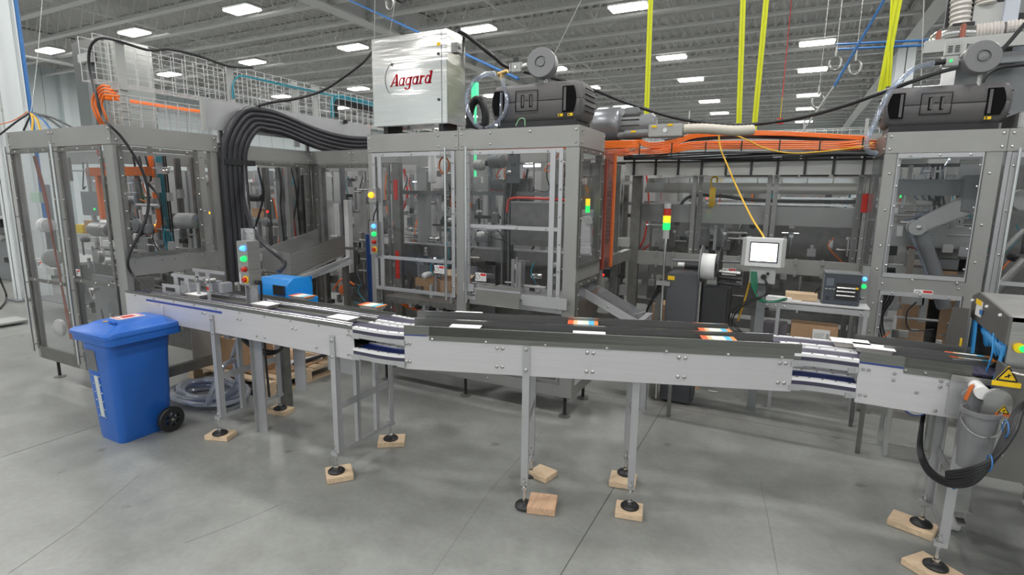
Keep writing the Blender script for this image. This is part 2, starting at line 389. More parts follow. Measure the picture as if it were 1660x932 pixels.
def leg_frame(parent, fx, fy, a, c, width, ztop, zbar, zfoot, inner=True, f0=.040, f1=.040, side=1, t0=(0, 0), t1=(0, 0), padoff=None):
    p0 = V((fx, fy, 0)); p1 = p0+c*width
    l0 = angle_leg(parent, p0.x, p0.y, zfoot, ztop, a, c, side); l1 = angle_leg(parent, p1.x, p1.y, zfoot, ztop-.10, a, -c, side)
    bl = B(); bl.bolt(p0-c*.003+V((0, 0, ztop-.03)), -c, .012); bl.bolt(p0-c*.003+V((0, 0, ztop-.14)), -c, .011); bl.build('bolts', bolt_m, l0, kind='stuff')
    for zz, h in ((zbar, .05), (zfoot+.018, .028)):
        B().bar(p0+V((0, 0, zz))+a*.012, p1+V((0, 0, zz))+a*.012, .005, h).build('cross_brace', alu, parent)
    if inner:
        for q in (.34, .68):
            m_ = p0+c*width*q; angle_leg(parent, m_.x, m_.y, zfoot+.02, ztop-.13, a, c, side, 'inner_upright', .03)
    for p_, f_, s_, t_ in ((p0, f0, -1, t0), (p1, f1, 1, t1)):
        b = B(); b.obox(p_+V((0, 0, zfoot+.012))-a*.012, a*.028, c*.018, V((0, 0, .012))); b.build('foot_bracket', alu, parent)
        foot_at(parent, p_.x-a.x*.015, p_.y-a.y*.015, f_, zfoot+.02, tilt=t_)
def bolts_on(parent, pts, n, r=.009):
    b = B()
    for p_ in pts: b.bolt(p_, n, r)
    return b.build('bolts', bolt_m, parent, kind='stuff')
def run(b, p0, a, c, u0, u1, v0, v1, z0, z1):      # box in the local frame of a run
    b.obox(p0+a*(u0+u1)/2+c*(v0+v1)/2+V((0, 0, (z0+z1)/2)), a*(u1-u0)/2, c*(v1-v0)/2, V((0, 0, (z1-z0)/2))); return b
def links(p0, a, c, u0, u1, v0, v1, z, step=.038):   # flat top chain, plate by plate
    b = B(); u = u0
    while u < u1-.001:
        run(b, p0, a, c, u+.001, min(u+step-.002, u1), v0, v1, z-.006, z); u += step
    run(b, p0, a, c, u0, u1, v0+.004, v1-.004, z-.012, z-.005)
    return b
# ---- left (infeed) conveyor
p0, a, c, L = frame2((-4.90, 2.475), (-2.372, 2.472)); cvl = thing('conveyor', 'long two lane conveyor on aluminium legs leaving the left guard cabinet', 'conveyor', (-3.6, 2.7, 0))
W = .42
B().obox(p0+a*L/2+V((0, 0, .945)), a*L/2, c*.003, V((0, 0, .098))).build('side_plate', side_m, cvl)
run(B(), p0, a, c, 0, L, W-.006, W, .847, 1.043).build('side_plate', side_m, cvl)
run(B(), p0, a, c, 0, L, .02, W-.02, .90, .908).build('return_pan', steel_d, cvl)
g = run(B(), p0, a, c, 0, L, -.001, .006, 1.02, 1.062).build('guard_strip', guard_m, cvl)
bolts_on(g, [p0+a*u-c*.005+V((0, 0, 1.036)) for u in [.15+.26*i for i in range(10)]], -c, .007)
run(B(), p0, a, c, .30, 1.25, -.0045, -.002, 1.004, 1.020).build('wear_or_reflection_strip', blue_belt, cvl)  # blue bar stands in for a blue reflection under the guard strip
for v0, v1 in ((.035, .155), (.265, .385)):
    links(p0, a, c, 0, L, v0, v1, 1.052).build('belt', belt_m, cvl)
    for vv in (v0-.006, v1+.006):
        run(B(), p0, a, c, 0, L, vv-.006, vv+.006, 1.03, 1.056).build('wear_rail', guard_m, cvl)
for vv, zz in ((.008, 1.070), (.022, 1.078), (.245, 1.072), (.258, 1.080)):
    b = B(); b.cyl(p0+a*(.35 if vv < .1 else .2)+c*vv+V((0, 0, zz)), p0+a*(L-.02)+c*vv+V((0, 0, zz)), .0045, 8); b.build('guide_rod', chrome, cvl)
run(B(), p0, a, c, 0, L, .165, .24, 1.02, 1.045).build('centre_channel', steel_d, cvl)
run(B(), p0, a, c, 0, L, .238, .243, 1.0, 1.062).build('centre_strip', guard_m, cvl)
run(B(), p0, a, c, 0, L, .405, .41, 1.03, 1.075).build('far_strip', guard_m, cvl)
bolts_on(cvl, [p0+a*u-c*.003+V((0, 0, .985)) for k in (.45, 1.02, 1.42, 1.98) for u in (k, k+.035)]+[p0+a*u-c*.003+V((0, 0, .885)) for u in (.5, 1.62, 1.70, 2.2)], -c)
bolts_on(cvl, [p0+a*(L-.03*k-.02)-c*.003+V((0, 0, z_)) for k in (0, 1) for z_ in (1.01, .88)], -c, .010)
B().obox(p0+a*.42+V((0, -.006, .93)), a*.11, c*.003, V((0, 0, .06))).build('access_plate', side_m, cvl)
for fx, inn in ((-3.765, True), (-2.552, True)):
    leg_frame(cvl, fx, 2.462, a, c, .56, .985, .50, .16, inn)
# ---- middle conveyor
p0m, am, cm, Lm = frame2((-1.994, 2.495), (.09, 3.212)); cvm = thing('conveyor', 'middle straight conveyor with a wide plain side plate and dark guard strips', 'conveyor', (-.95, 3.05, 0))
Wm = .42
run(B(), p0m, am, cm, 0, Lm, 0, .006, .845, 1.055).build('side_plate', side_m, cvm, bev=.001)
run(B(), p0m, am, cm, 0, Lm, Wm-.006, Wm, .845, 1.055).build('side_plate', side_m, cvm)
run(B(), p0m, am, cm, .01, Lm-.01, .02, Wm-.02, .90, .908).build('return_pan', steel_d, cvm)
b = B(); run(b, p0m, am, cm, .155, Lm+.035, -.004, -.001, 1.032, 1.117); run(b, p0m, am, cm, 0, Lm+.035, -.004, -.001, 1.062, 1.117)
gd = b.build('guard_strip', guard_m, cvm)
bolts_on(gd, [p0m+am*u-cm*.004+V((0, 0, 1.038)) for u in (.175, .50, .85, 1.20, 1.53, 1.86, 2.14)], -cm, .009)
links(p0m, am, cm, 0, Lm, .02, .18, 1.068).build('belt', belt_m, cvm); links(p0m, am, cm, 0, Lm, .215, .385, 1.068).build('belt', belt_m, cvm)
run(B(), p0m, am, cm, 0, Lm-.05, .196, .199, 1.05, 1.117).build('centre_strip', guard_m, cvm)
run(B(), p0m, am, cm, -.05, Lm-.25, .405, .408, 1.03, 1.117).build('far_strip', guard_m, cvm)
run(B(), p0m, am, cm, 0, .14, -.003, .012, 1.055, 1.061).build('wear_or_reflection_strip', blue_belt, cvm)
bolts_on(cvm, [p0m+am*u+V((0, 0, z_)) for z_ in (1.005, .893) for u in (.012, .032, .565, .598, 1.09, 1.125, 1.60, 1.635, 2.135, 2.165)], -cm, .011)
for vv, u1_ in ((-.0025, Lm+.035), (.1975, Lm-.05), (.4065, Lm-.25)): run(B(), p0m, am, cm, 0, u1_, vv-.0022, vv+.0022, 1.1165, 1.119).build('highlight_edge', chrome, cvm)  # thin chrome bars added as the white highlights along the strip tops
# legs of the middle conveyor
def slim_leg(base, top, w=.042):
    b = B(); d = (V(top)-V(base)); m_ = (V(top)+V(base))/2
    b.obox(m_, am*w/2, cm*.003, d/2); b.obox(m_+am*(w/2-.003)+cm*w/2, am*.003, cm*w/2, d/2); return b.build('leg', alu, cvm)
def u_of(px):                                      # run coordinate where a pixel column crosses the front face
    best = min((abs(px-(830+FOC*((q-EYE).dot(RGT)/(q-EYE).dot(FWD)))), u) for u in [i*.005 for i in range(int(Lm/.005))] for q in [p0m+am*u+V((0, 0, .9))])
    return best[1]
u5 = u_of(853); fa = p0m+am*u5-cm*.006
slim_leg((fa.x, fa.y, .15), (fa.x, fa.y, 1.03)); bolts_on(cvm, [fa+V((0, 0, 1.01))-cm*.004, fa+V((0, 0, .885))-cm*.004], -cm, .012)
u6 = u_of(1034); fb = p0m+am*u6+cm*.05
slim_leg((fb.x, fb.y, .15), (fb.x, fb.y, .87))
for q0 in (fa, fb):
    q1 = q0+cm*.40; slim_leg((q1.x, q1.y, .15), (q1.x, q1.y, .90))
    B().bar(q0+V((0, 0, .52))+am*.01, q1+V((0, 0, .52))+am*.01, .005, .05).build('cross_brace', alu, cvm)
    B().bar(q0+V((0, 0, .17))+am*.01, q1+V((0, 0, .17))+am*.01, .005, .03).build('cross_brace', alu, cvm)
foot_at(cvm, fa.x, fa.y, .002, .16, tilt=(.22, -.1)); qq = fa+cm*.40; foot_at(cvm, qq.x, qq.y, .002, .16, tilt=(0, 0))
foot_at(cvm, fb.x, fb.y, .040, .16); qq = fb+cm*.40; foot_at(cvm, qq.x, qq.y, .040, .16)
# ---- right conveyor
p0r, ar, cr, Lr = frame2((.392, 3.235), (.83, 3.222)); cvr = thing('conveyor', 'short right hand conveyor feeding the blue curtained scanner', 'conveyor', (.6, 3.4, 0))
run(B(), p0r, ar, cr, 0, Lr, 0, .006, .835, 1.05).build('side_plate', side_m, cvr, bev=.001)
run(B(), p0r, ar, cr, 0, Lr+.1, .40, .406, .835, 1.05).build('side_plate', side_m, cvr)
b = B(); run(b, p0r, ar, cr, .19, Lr+.02, -.004, -.001, 1.03, 1.115); run(b, p0r, ar, cr, 0, Lr+.02, -.004, -.001, 1.06, 1.115); b.build('guard_strip', guard_m, cvr)
links(p0r, ar, cr, 0, Lr+.15, .03, .385, 1.068).build('belt', belt_m, cvr)
run(B(), p0r, ar, cr, .12, Lr+.12, .20, .204, 1.05, 1.117).build('centre_strip', guard_m, cvr)
run(B(), p0r, ar, cr, 0, Lr+.12, .39, .394, 1.05, 1.117).build('far_strip', guard_m, cvr)
run(B(), p0r, ar, cr, 0, Lr, -.003, .012, 1.052, 1.06).build('wear_or_reflection_strip', blue_belt, cvr)
bolts_on(cvr, [p0r+ar*u+V((0, 0, z_)) for u, z_ in ((.02, 1.02), (.045, 1.02), (.02, .88), (.045, .88), (.155, 1.02), (.155, .985), (.255, .94), (.345, .985), (.345, 1.015), (.34, .86), (.375, 1.005), (.40, 1.005), (.20, 1.045), (.28, 1.045))], -cr, .0085)
run(B(), p0r, ar, cr, Lr-.06, Lr+.06, -.012, -.006, .86, 1.045).build('end_bracket', alu, cvr); run(B(), p0r, ar, cr, Lr-.06, Lr+.14, -.02, -.013, 1.03, 1.06).build('end_arm', steel, cvr)
b = B(); b.cyl(p0r+ar*.27+cr*.05+V((0, 0, .86)), p0r+ar*.27+cr*.33+V((0, 0, .86)), .062, 26); b.build('take_up_drum', blue_belt, cvr)
b = B(); b.cyl(p0r+ar*.27+cr*.04+V((0, 0, .86)), p0r+ar*.27+cr*.045+V((0, 0, .86)), .052, 26); b.build('drum_disc', white, cvr)
leg_frame(cvr, .842, 3.205, ar, cr, .42, 1.0, .50, .16, False)
# ---- flexible curves between the runs, upper and lower tier
def curve_conv(A, a0, c0, D, a1, c1, label, W_):
    t = thing('curve_conveyor', label, 'conveyor', ((A.x+D.x)/2, (A.y+D.y)/2+.2, 0))
    A = V((A.x, A.y, 0)); D = V((D.x, D.y, 0)); N = 12
    def pt(s, v):                                  # Hermite path, offset across by v
        q0, q1 = A+c0*v, D+c1*v; Ls = (D-A).length
        h = (2*s**3-3*s**2+1)*q0+(s**3-2*s**2+s)*a0*Ls+(-2*s**3+3*s**2)*q1+(s**3-s**2)*a1*Ls
        return h
    def strip(v0, v1, z0, z1, name, m, s0=0, s1=1):
        b = B(); rings = []
        for i in range(N+1):
            s_ = s0+(s1-s0)*i/N; q0, q1 = pt(s_, v0), pt(s_, v1)
            rings.append([q0+V((0, 0, z0)), q1+V((0, 0, z0)), q1+V((0, 0, z1)), q0+V((0, 0, z1))])
        vs = [q for r_ in rings for q in r_]; fs = [(4*i+k, 4*i+(k+1)%4, 4*i+4+(k+1)%4, 4*i+4+k) for i in range(N) for k in range(4)]+[(0, 1, 2, 3), (4*N+3, 4*N+2, 4*N+1, 4*N)]
        return b.add(vs, fs).build(name, m, t)
    for z_, lanes in ((1.062, ((.0, .17), (.215, W_-.02))), (.925, ((.0, .17), (.215, W_-.02)))):
        for v0, v1 in lanes:
            near = strip(v0-.004, v0+.028, z_-.012, z_+.004, 'white_rail', wht_rail); strip(v0+.028, v1-.028, z_-.010, z_-.002, 'belt', blue_belt if z_ < 1 else belt_m); strip(v1-.028, v1, z_-.012, z_+.004, 'white_rail', wht_rail)
            strip(v0+.030, v0+.036, z_-.004, z_+.001, 'blue_edge', blue_belt)
            strip(v0-.002, v0+.006, z_-.034, z_-.012, 'dark_rail', belt_m)
            bb = B()
            for i in range(5):
                for vv in (v0+.012, v1-.012):
                    bb.lathe(pt((i+.5)/5, vv)+V((0, 0, z_+.003)), Z, [(.006, 0), (.006, .003), (.003, .003), (0, .001)], 8)
            bb.build('screws', guard_m, t, kind='stuff')
        strip(-.006, .012, z_-.062, z_-.034, 'side_channel', alu); strip(W_-.012, W_+.002, z_-.062, z_-.01, 'side_channel', alu)
        for s_ in (.06, .94):
            q = pt(s_, .0); B().obox(q+V((0, 0, z_-.055)), a0*.03, c0*.008, V((0, 0, .014))).build('joint_block', alu, t)
    return t
nA = V((-2.375, 2.468, 0)); curve_conv(nA, a, c, p0m+am*.0+cm*.0, am, cm, 'blue and white flexible curve joining the left and middle conveyors', .42)
curve_conv(p0m+am*Lm, am, cm, p0r, ar, cr, 'blue and white flexible curve joining the middle and right conveyors', .41)
# ---- wood blocks
q = P(360, 705, z=0); wblock(-3.79, 2.475, radians(20), 'pine block under the near foot of the leftmost conveyor leg', .095, .065)
wblock(-3.79, 3.03, radians(8), 'pine block under the back foot of the leftmost conveyor leg', .10, .065)
wblock(-2.555, 2.475, radians(50), 'pine block under the near foot, second conveyor leg from the left', .085, .085)
wblock(-2.565, 3.03, radians(35), 'pine block under the back foot, second conveyor leg from the left', .10, .075)
q = P(871, 820, z=0); wblock(q.x+.035, q.y, radians(16), 'split pine block lying beside the tilted foot of the middle leg', .085, .085, .045, wood_r)
q = P(877, 775, z=0); wblock(q.x, q.y+.03, radians(-12), 'pale pine block lying loose behind the middle leg', .075, .07)
wblock(fb.x, fb.y-.01, radians(12), 'pine block under the near foot of the right middle leg', .08, .07)
q = fb+cm*.40; wblock(q.x, q.y-.06, radians(10), 'pine block under the back foot of the right middle leg', .085, .08)
wblock(.825, 3.195, radians(-42), 'long pine block under the near foot of the rightmost leg', .115, .085)
wblock(.80, 3.625, radians(-20), 'pine block under the back foot of the rightmost leg', .11, .075)
# ---- trays riding on the belts
prn = mat('printed lid', (.8, .8, .8), .5)
def print_mat():
    nt = prn.node_tree; tc = nt.nodes.new('ShaderNodeTexCoord'); sp = nt.nodes.new('ShaderNodeSeparateXYZ'); nt.links.new(tc.outputs['Object'], sp.inputs[0])
    r = nt.nodes.new('ShaderNodeValToRGB'); r.color_ramp.interpolation = 'CONSTANT'; e = r.color_ramp.elements
    e[0].position = 0; e[0].color = (.75, .12, .03, 1); e[1].position = .2; e[1].color = (.85, .55, .3, 1)
    for p_, c_ in ((.32, (.85, .85, .8)), (.5, (.75, .8, .7)), (.68, (.1, .5, .75)), (.85, (.8, .25, .05))): k = e.new(p_); k.color = (*c_, 1)
    mr = nt.nodes.new('ShaderNodeMapRange'); mr.inputs[1].default_value = -.1; mr.inputs[2].default_value = .1
    nt.links.new(sp.outputs[0], mr.inputs[0]); nt.links.new(mr.outputs[0], r.inputs[0]); nt.links.new(r.outputs[0], nt.nodes['Principled BSDF'].inputs['Base Color'])
print_mat()
tray_m = mat('clear tray plastic', (.55, .52, .48), .35)
def tray(px, py, z, a_, c_, printed, label, l=.095, w=.055, zz=None):
    q = P(px, py, z=z+.03); t = thing('food_tray', label, 'tray', (q.x, q.y, z), 'sealed trays riding on the conveyors')
    a_, c_ = V((1, 0, 0))*1, V((0, 1, 0))
    top = B().obox((q.x, q.y, z+.030), a_*l, c_*w, V((0, 0, .002))); top.build('lid', prn if printed else paper, t, bev=.001)
    b = B(); lo, hi = .8, .94
    vs = [V((q.x+sx*l*k, q.y+sy*w*k, z+h_)) for k, h_ in ((lo, .001), (hi, .028)) for sx, sy in ((-1,-1),(1,-1),(1,1),(-1,1))]
    b.add(vs, [(3,2,1,0),(4,5,6,7),(0,1,5,4),(1,2,6,5),(2,3,7,6),(3,0,4,7)]).build('bowl', tray_m, t, bev=.004)
    if abs(am.y) and a_ is not None: pass
    return t
def tray_run(*args):
    t = tray(*args[:-1]); an = args[-1]; t.rotation_euler = (0, 0, an); return t
RA = atan2(am.y, am.x)
tray_run(322, 476, 1.052, a, c, False, 'white lidded tray nearest the left guard cabinet, near lane', 0)
tray_run(430, 492, 1.052, a, c, False, 'white lidded tray beside the upright switch box post', 0)
tray_run(556, 514, 1.052, a, c, False, 'white lidded tray at the end of the left conveyor', 0)
tray_run(490, 479, 1.052, a, c, True, 'orange printed tray just right of the bright blue coder', 0)
tray_run(604, 494, 1.052, a, c, True, 'orange printed tray before the first curve, far lane', 0)
tray_run(758, 508, 1.068, a, c, False, 'white lidded tray on the far lane, start of the middle conveyor', RA)
tray_run(754, 530, 1.068, a, c, False, 'white lidded tray on the near lane, start of the middle conveyor', RA)
tray_run(955, 541, 1.068, a, c, False, 'white lidded tray on the near lane, centre of the middle conveyor', RA)
tray_run(945, 523, 1.068, a, c, True, 'orange printed tray on the far lane, centre of the middle conveyor', RA)
tray_run(1160, 536, 1.068, a, c, True, 'orange printed tray on the far lane, right end of the middle conveyor', RA)
tray_run(1165, 549, 1.068, a, c, True, 'orange printed tray on the near lane, right end of the middle conveyor', RA)
tray_run(1378, 553, 1.070, a, c, False, 'white lidded tray far side of the second curve', .05)
tray_run(1416, 562, 1.070, a, c, False, 'white lidded tray near side entering the right conveyor', .0)
tray_run(1572, 578, 1.068, a, c, True, 'orange printed tray entering the scanner under the blue curtain', 0)
# ================================================================== machine guarding
class Face:                                        # a vertical face: u along, z up, d outwards
    def __init__(s, axis, c, sg=1): s.ax, s.c, s.sg = axis, c, sg
    def __call__(s, u, z, d=0): return V((u, s.c-d*s.sg, z)) if s.ax == 'y' else V((s.c+d*s.sg, u, z))
    @property
    def n(s): return V((0, -s.sg, 0)) if s.ax == 'y' else V((s.sg, 0, 0))
    def box(s, b, u0, u1, z0, z1, d0, d1): return b.box(s(u0, z0, d0), s(u1, z1, d1))
def header(root, fc, u0, u1, z0, z1, splits=(), t=.05, m=None):
    us = [u0, *splits, u1]
    for i in range(len(us)-1):
        h = fc.box(B(), us[i]+.001, us[i+1]-.001, z0, z1, -t, .006).build('header_panel', m or satin, root, bev=.002)
        bolts_on(h, [fc(us[i]+.03, z0+.035, .006), fc(us[i]+.03, z1-.035, .006), fc(us[i+1]-.03, z0+.035, .006), fc(us[i+1]-.03, z1-.035, .006)], fc.n, .010)
def post(root, fc, u0, u1, z0, z1, t=.06, d=0., name='post', m=None):
    return fc.box(B(), u0, u1, z0, z1, -t+d, d).build(name, m or satin, root, bev=.003)
def rail(root, fc, u0, u1, z0, z1, t=.05, d=0., name='rail', m=None):
    r = fc.box(B(), u0+.0015, u1-.0015, z0, z1, -t+d-.0015, d-.0015).build(name, m or satin, root, bev=.002); return r
def door(root, fc, u0, u1, z0, z1, rod=None, bars=(), w=.035, m=None, pane=None, strip_side=True):
    b = B(); m = m or alu
    fc.box(b, u0, u1, z1-w, z1, .004, .014); fc.box(b, u0, u1, z0, z0+w, .004, .014)
    ws = w if strip_side else .008
    fc.box(b, u0, u0+ws, z0+w, z1-w, .004, .014); fc.box(b, u1-ws, u1, z0+w, z1-w, .004, .014)
    for zb_ in bars: fc.box(b, u0+w, u1-w, zb_-.016, zb_+.016, .004, .016)
    d = b.build('door', m, root, bev=.001)
    fc.box(B(), u0+.004, u1-.004, z0+.004, z1-.004, -.003, .003).build('pane', pane or pane_m, d, smooth=0)
    pts = [fc(u0+w/2, z_, .014) for z_ in [z0+.1+(z1-z0-.2)*k/5 for k in range(6)]]+[fc(u1-w/2, z_, .014) for z_ in [z0+.1+(z1-z0-.2)*k/5 for k in range(6)]]
    pts += [fc(u0+(u1-u0)*k, z1-w/2, .014) for k in (.15, .5, .85)]
    for zb_ in bars: pts += [fc(u0+(u1-u0)*k, zb_, .016) for k in (.2, .55, .85)]
    bolts_on(d, pts, fc.n, .009)
    if rod is not None:
        b = B(); b.cyl(fc(rod, z0-.02, .05), fc(rod, z1+.03, .05), .0125, 12)
        for z_ in (z0+.05, z0+(z1-z0)*.35, z0+(z1-z0)*.68, z1-.03): b.cyl(fc(rod, z_, .0), fc(rod, z_, .05), .007, 8)
        b.build('handle_bar', chrome, d)
    return d
def mfoot(root, x, y, h=.2):
    b = B(); b.cyl((x, y, .012), (x, y, h), .014, 10); s = b.build('foot_stem', black, root)
    B().lathe((x, y, 0), Z, [(0, 0), (.055, 0), (.055, .006), (.02, .016), (0, .016)], 8).build('foot_pad', steel_d, s, smooth=0)
def warn_label(root, fc, u, z, w=.085, h=.05):
    l = fc.box(B(), u-w/2, u+w/2, z-h/2, z+h/2, .006, .0085).build('warning_label', white, root, smooth=0)
    b = B(); c0 = fc(u-w*.28, z, .009); r_ = h*.3
    rt = fc(u+1, z)-fc(u, z)
    b.tube([c0+rt*cos(k*pi/8)*r_+Z*sin(k*pi/8)*r_ for k in range(17)], .0022, 5); b.bar(c0+(rt+Z)*r_*.65, c0-(rt+Z)*r_*.65, .004, .002)
    b.build('prohibition_sign', black, l)
    fc.box(B(), u-.002, u+w*.46, z+h*.14, z+h*.42, .0085, .0095).build('red_band', red, l, smooth=0)
    b = B()
    for k in range(4): fc.box(b, u, u+w*(.40 if k % 2 else .44), z-h*(.02+.12*k)-.002, z-h*(.02+.12*k), .0085, .0092)
    b.build('fine_print', gpaint, l, smooth=0, kind='stuff')
    return l
# ---- LEFT guard cabinet
GL = thing('guard_cabinet', 'left machine guard cabinet with clear doors behind the blue wheelie bin', 'machine', (-5.8, 2.9, 0))
F1 = Face('y', 2.5); F2 = Face('x', -4.9); x0, x1 = -6.645, -4.9
xm = P(86, 240, y=2.5).x
header(GL, F1, x0, x1, 2.255, 2.41, (xm,)); header(GL, F2, 2.5, 3.41, 2.255, 2.41)
post(GL, F1, x1-.14, x1, .21, 2.255); post(GL, F1, xm-.03, xm+.08, .21, 2.255); post(GL, F1, x0, x0+.05, .21, 2.255)
rail(GL, F1, x0+.05, x1-.14, .21, .31, name='bottom_rail', m=steel_d)
door(GL, F1, x0+.03, xm-.03, .31, 2.245, x0+.035, (1.02,), m=steel_d); door(GL, F1, xm+.09, x1-.15, .31, 2.245, xm+.085, (1.08,), m=steel_d)
warn_label(GL, F1, x0+.30, 1.18, .07, .06); warn_label(GL, F1, xm+.17, 1.15, .07, .06)
door(GL, F2, 2.53, 3.20, 1.33, 2.245, None, (), m=steel_d)
post(GL, F2, 3.20, 3.27, .21, 2.255); post(GL, F2, 3.33, 3.40, .21, 2.40)
rail(GL, F2, 2.55, 3.34, 1.17, 1.32, name='middle_rail', m=satin); rail(GL, F2, 2.56, 3.33, .21, .30, name='bottom_rail', m=steel_d)
bolts_on(GL, [F2(u, 1.295) for u in (2.58, 2.8, 3.02, 3.17)]+[F2(3.235, z_) for z_ in (1.4, 1.7, 2.0, 2.2)], F2.n, .009)
F2.box(B(), 2.53, 3.25, .84, .90, -.02, -.01).build('lower_panel', satin, GL)
F2.box(B(), 3.0, 3.33, .31, 1.17, -.02, -.01).build('lower_panel', satin, GL)
post(GL, Face('y', 3.40), x0, x0+.06, .21, 2.4); 
for xx, yy in ((-6.5, 2.59), (-5.0, 2.6), (-6.5, 3.3), (-5.0, 3.3)): mfoot(GL, xx, yy)
# inner recess guard between left and centre cabinets
GI = thing('guard_fence', 'recessed corner guard with clear doors behind the black hoses', 'machine guard', (-4.6, 4.5, 0))
F3 = Face('x', -4.93); F4 = Face('y', 4.56); xr = -3.66
header(GI, F3, 3.42, 4.56, 2.20, 2.345); header(GI, F4, -4.93, xr, 2.20, 2.345, (P(570, 245, y=4.56).x,))
post(GI, F3, 3.42, 3.50, .2, 2.2); post(GI, F3, 4.50, 4.56, .2, 2.2, m=steel_d); post(GI, F4, -4.93, -4.87, .2, 2.2, m=steel_d); post(GI, F4, xr-.10, xr, .2, 2.2, m=steel_d)
door(GI, F3, 3.56, 4.49, .55, 2.19, 3.62, (), m=steel_d); door(GI, F4, -4.86, xr-.12, .55, 2.19, None, (1.27,), m=steel_d)
F4.box(B(), xr-.075, xr-.025, 1.82, 2.03, 0, .006).build('reflector_strip', red, GI, smooth=0)
F4.box(B(), xr-.075, xr-.025, .98, 1.28, 0, .006).build('reflector_strip', red, GI, smooth=0)
for xx, yy in ((-4.9, 4.5), (-3.75, 4.52)): mfoot(GI, xx, yy)
rail(GI, F4, -4.87, xr-.1, .2, .3, name='bottom_rail', m=steel_d)
# ---- CENTRE guard cabinet
GC = thing('guard_cabinet', 'centre machine guard cabinet carrying the red lettered steel box', 'machine', (-2.6, 4.4, 0))
F5 = Face('y', 4.1); F6 = Face('x', -1.51); x0, x1 = -3.665, -1.51; yb = 4.72
xj = P(744, 235, y=4.1).x
header(GC, F5, x0, x1, 2.27, 2.435, (xj,)); header(GC, F6, 4.1, yb, 2.27, 2.432)
bolts_on(GC, [F5(P(px, 215, y=4.1).x, 2.40, .006) for px in (711, 795, 860)]+[F5(P(px, 232, y=4.1).x, 2.31, .006) for px in (711, 795)], F5.n, .010)
post(GC, F5, x0, x0+.055, .185, 2.27); post(GC, F5, xj-.035, xj+.07, .185, 2.27); post(GC, F5, x1-.115, x1, .185, 2.27)
post(GC, F6, yb-.05, yb, .185, 2.27, m=steel_d)
door(GC, F5, x0+.06, xj-.04, .95, 2.262, xj-.115, (1.275,)); door(GC, F5, xj+.085, x1-.13, .95, 2.262, xj+.10, (1.615,))
F5.box(B(), x0+.13, x0+.175, .96, 2.25, .004, .018).build('door_stile', alu, GC); F5.box(B(), x1-.24, x1-.195, .96, 2.25, .004, .018).build('door_stile', alu, GC)
warn_label(GC, F5, P(713, 448, y=4.1).x, 1.20, .11, .075); warn_label(GC, F5, P(780, 454, y=4.1).x, 1.165, .11, .075)
door(GC, F6, 4.12, yb-.06, 1.30, 2.262, None, (), m=steel_d, pane=pane_m); door(GC, F6, 4.12, yb-.06, .40, 1.18, None, (), m=steel_d)
rail(GC, F6, 4.1, yb, 1.19, 1.30, .05, .005, name='middle_rail')
rail(GC, F5, x0, x1, .185, .285, name='bottom_rail'); rail(GC, F6, 4.1, yb, .185, .285, name='bottom_rail')
F5.box(B(), P(765, 600, y=4.1).x, x1-.14, .30, .62, -.02, -.012).build('lower_panel', satin, GC)
F5.box(B(), P(860, 600, y=4.1).x, x1-.16, .33, .56, -.012, .0).build('lower_door', steel_d, GC)
for xx, yy in ((-1.587, 4.147), (-2.596, 4.147), (-3.552, 4.15), (-1.59, 4.624), (-3.55, 4.62)): mfoot(GC, xx, yy, .19)
bolts_on(GC, [F5(P(px, 600, y=4.1).x, .235) for px in (700, 790, 900)], F5.n, .009)
# fixtures low on the front of the centre cabinet
g = thing('discharge_plate', 'folded grey discharge plate below the right centre door', 'chute', (-2.1, 3.95, 1.0))
q0, q1 = P(766, 478, y=4.03), P(912, 506, y=4.03)
F5.box(B(), P(768, 500, y=4.03).x, P(842, 500, y=4.03).x, 1.005, 1.075, .05, .055).build('front_plate', alu, g)
b = B(); b.prism([P(770, 492, y=3.93), P(840, 500, y=3.93), V((P(845, 488, y=4.09).x, 4.09, 1.10)), V((P(772, 480, y=4.09).x, 4.09, 1.10))], (0, 0, -.006)); b.build('slide', mirror, g)
F5.box(B(), P(845, 500, y=4.03).x, P(918, 500, y=4.03).x, .965, 1.06, .06, .066).build('front_plate', alu, g)
F5.box(B(), P(748, 490, y=4.03).x, P(765, 490, y=4.03).x, 1.03, 1.10, .03, .04).build('hinge_bracket', alu, g)
# ---- RIGHT guard cabinet
GR = thing('guard_cabinet', 'right machine guard cabinet with an angled robot arm behind clear panes', 'machine', (1.4, 5.8, 0))
F7 = Face('y', 5.5); F8 = Face('x', .66, -1); x0 = .66
xs1 = P(1632, 240, y=5.5).x; x2 = 3.1
header(GR, F7, x0, x2, 2.265, 2.435, (P(1632, 240, y=5.5).x,)); header(GR, F8, 5.5, 6.25, 2.265, 2.432, m=steel_d)
post(GR, F7, x0, x0+.085, .09, 2.265); post(GR, F7, x0+.085, x0+.12, .3, 2.262, .04, -.01, 'door_stile', alu)
xa, xb = P(1603, 255, y=5.5).x, P(1626, 255, y=5.5).x
post(GR, F7, xa-.02, xb, .09, 2.265); post(GR, F7, xb+.02, xb+.05, .09, 2.265, .04, 0, 'door_stile', alu)
door(GR, F7, x0+.09, xa-.03, 1.24, 2.262, None, (), strip_side=False); door(GR, F7, x0+.09, xa-.03, .35, 1.12, None, (), strip_side=False)
rail(GR, F7, x0+.06, xa-.01, 1.12, 1.235, .05, .006, 'middle_rail')
bolts_on(GR, [F7(x0+.05, z_) for z_ in (2.1, 1.8, 1.5, 1.3, 1.0, .75)]+[F7(xa+.02, z_) for z_ in (2.1, 1.7, 1.4, .9)]+[F7(x0+.3, 1.225, .012), F7(x0+.6, 1.225, .012), F7(x0+.1, 1.18, .008), F7(xa-.06, 1.18, .008)], F7.n, .010)
door(GR, F7, xb+.05, 2.6, .35, 2.255, xb+.08, (1.25,)); post(GR, F7, 2.62, 2.72, .09, 2.265)
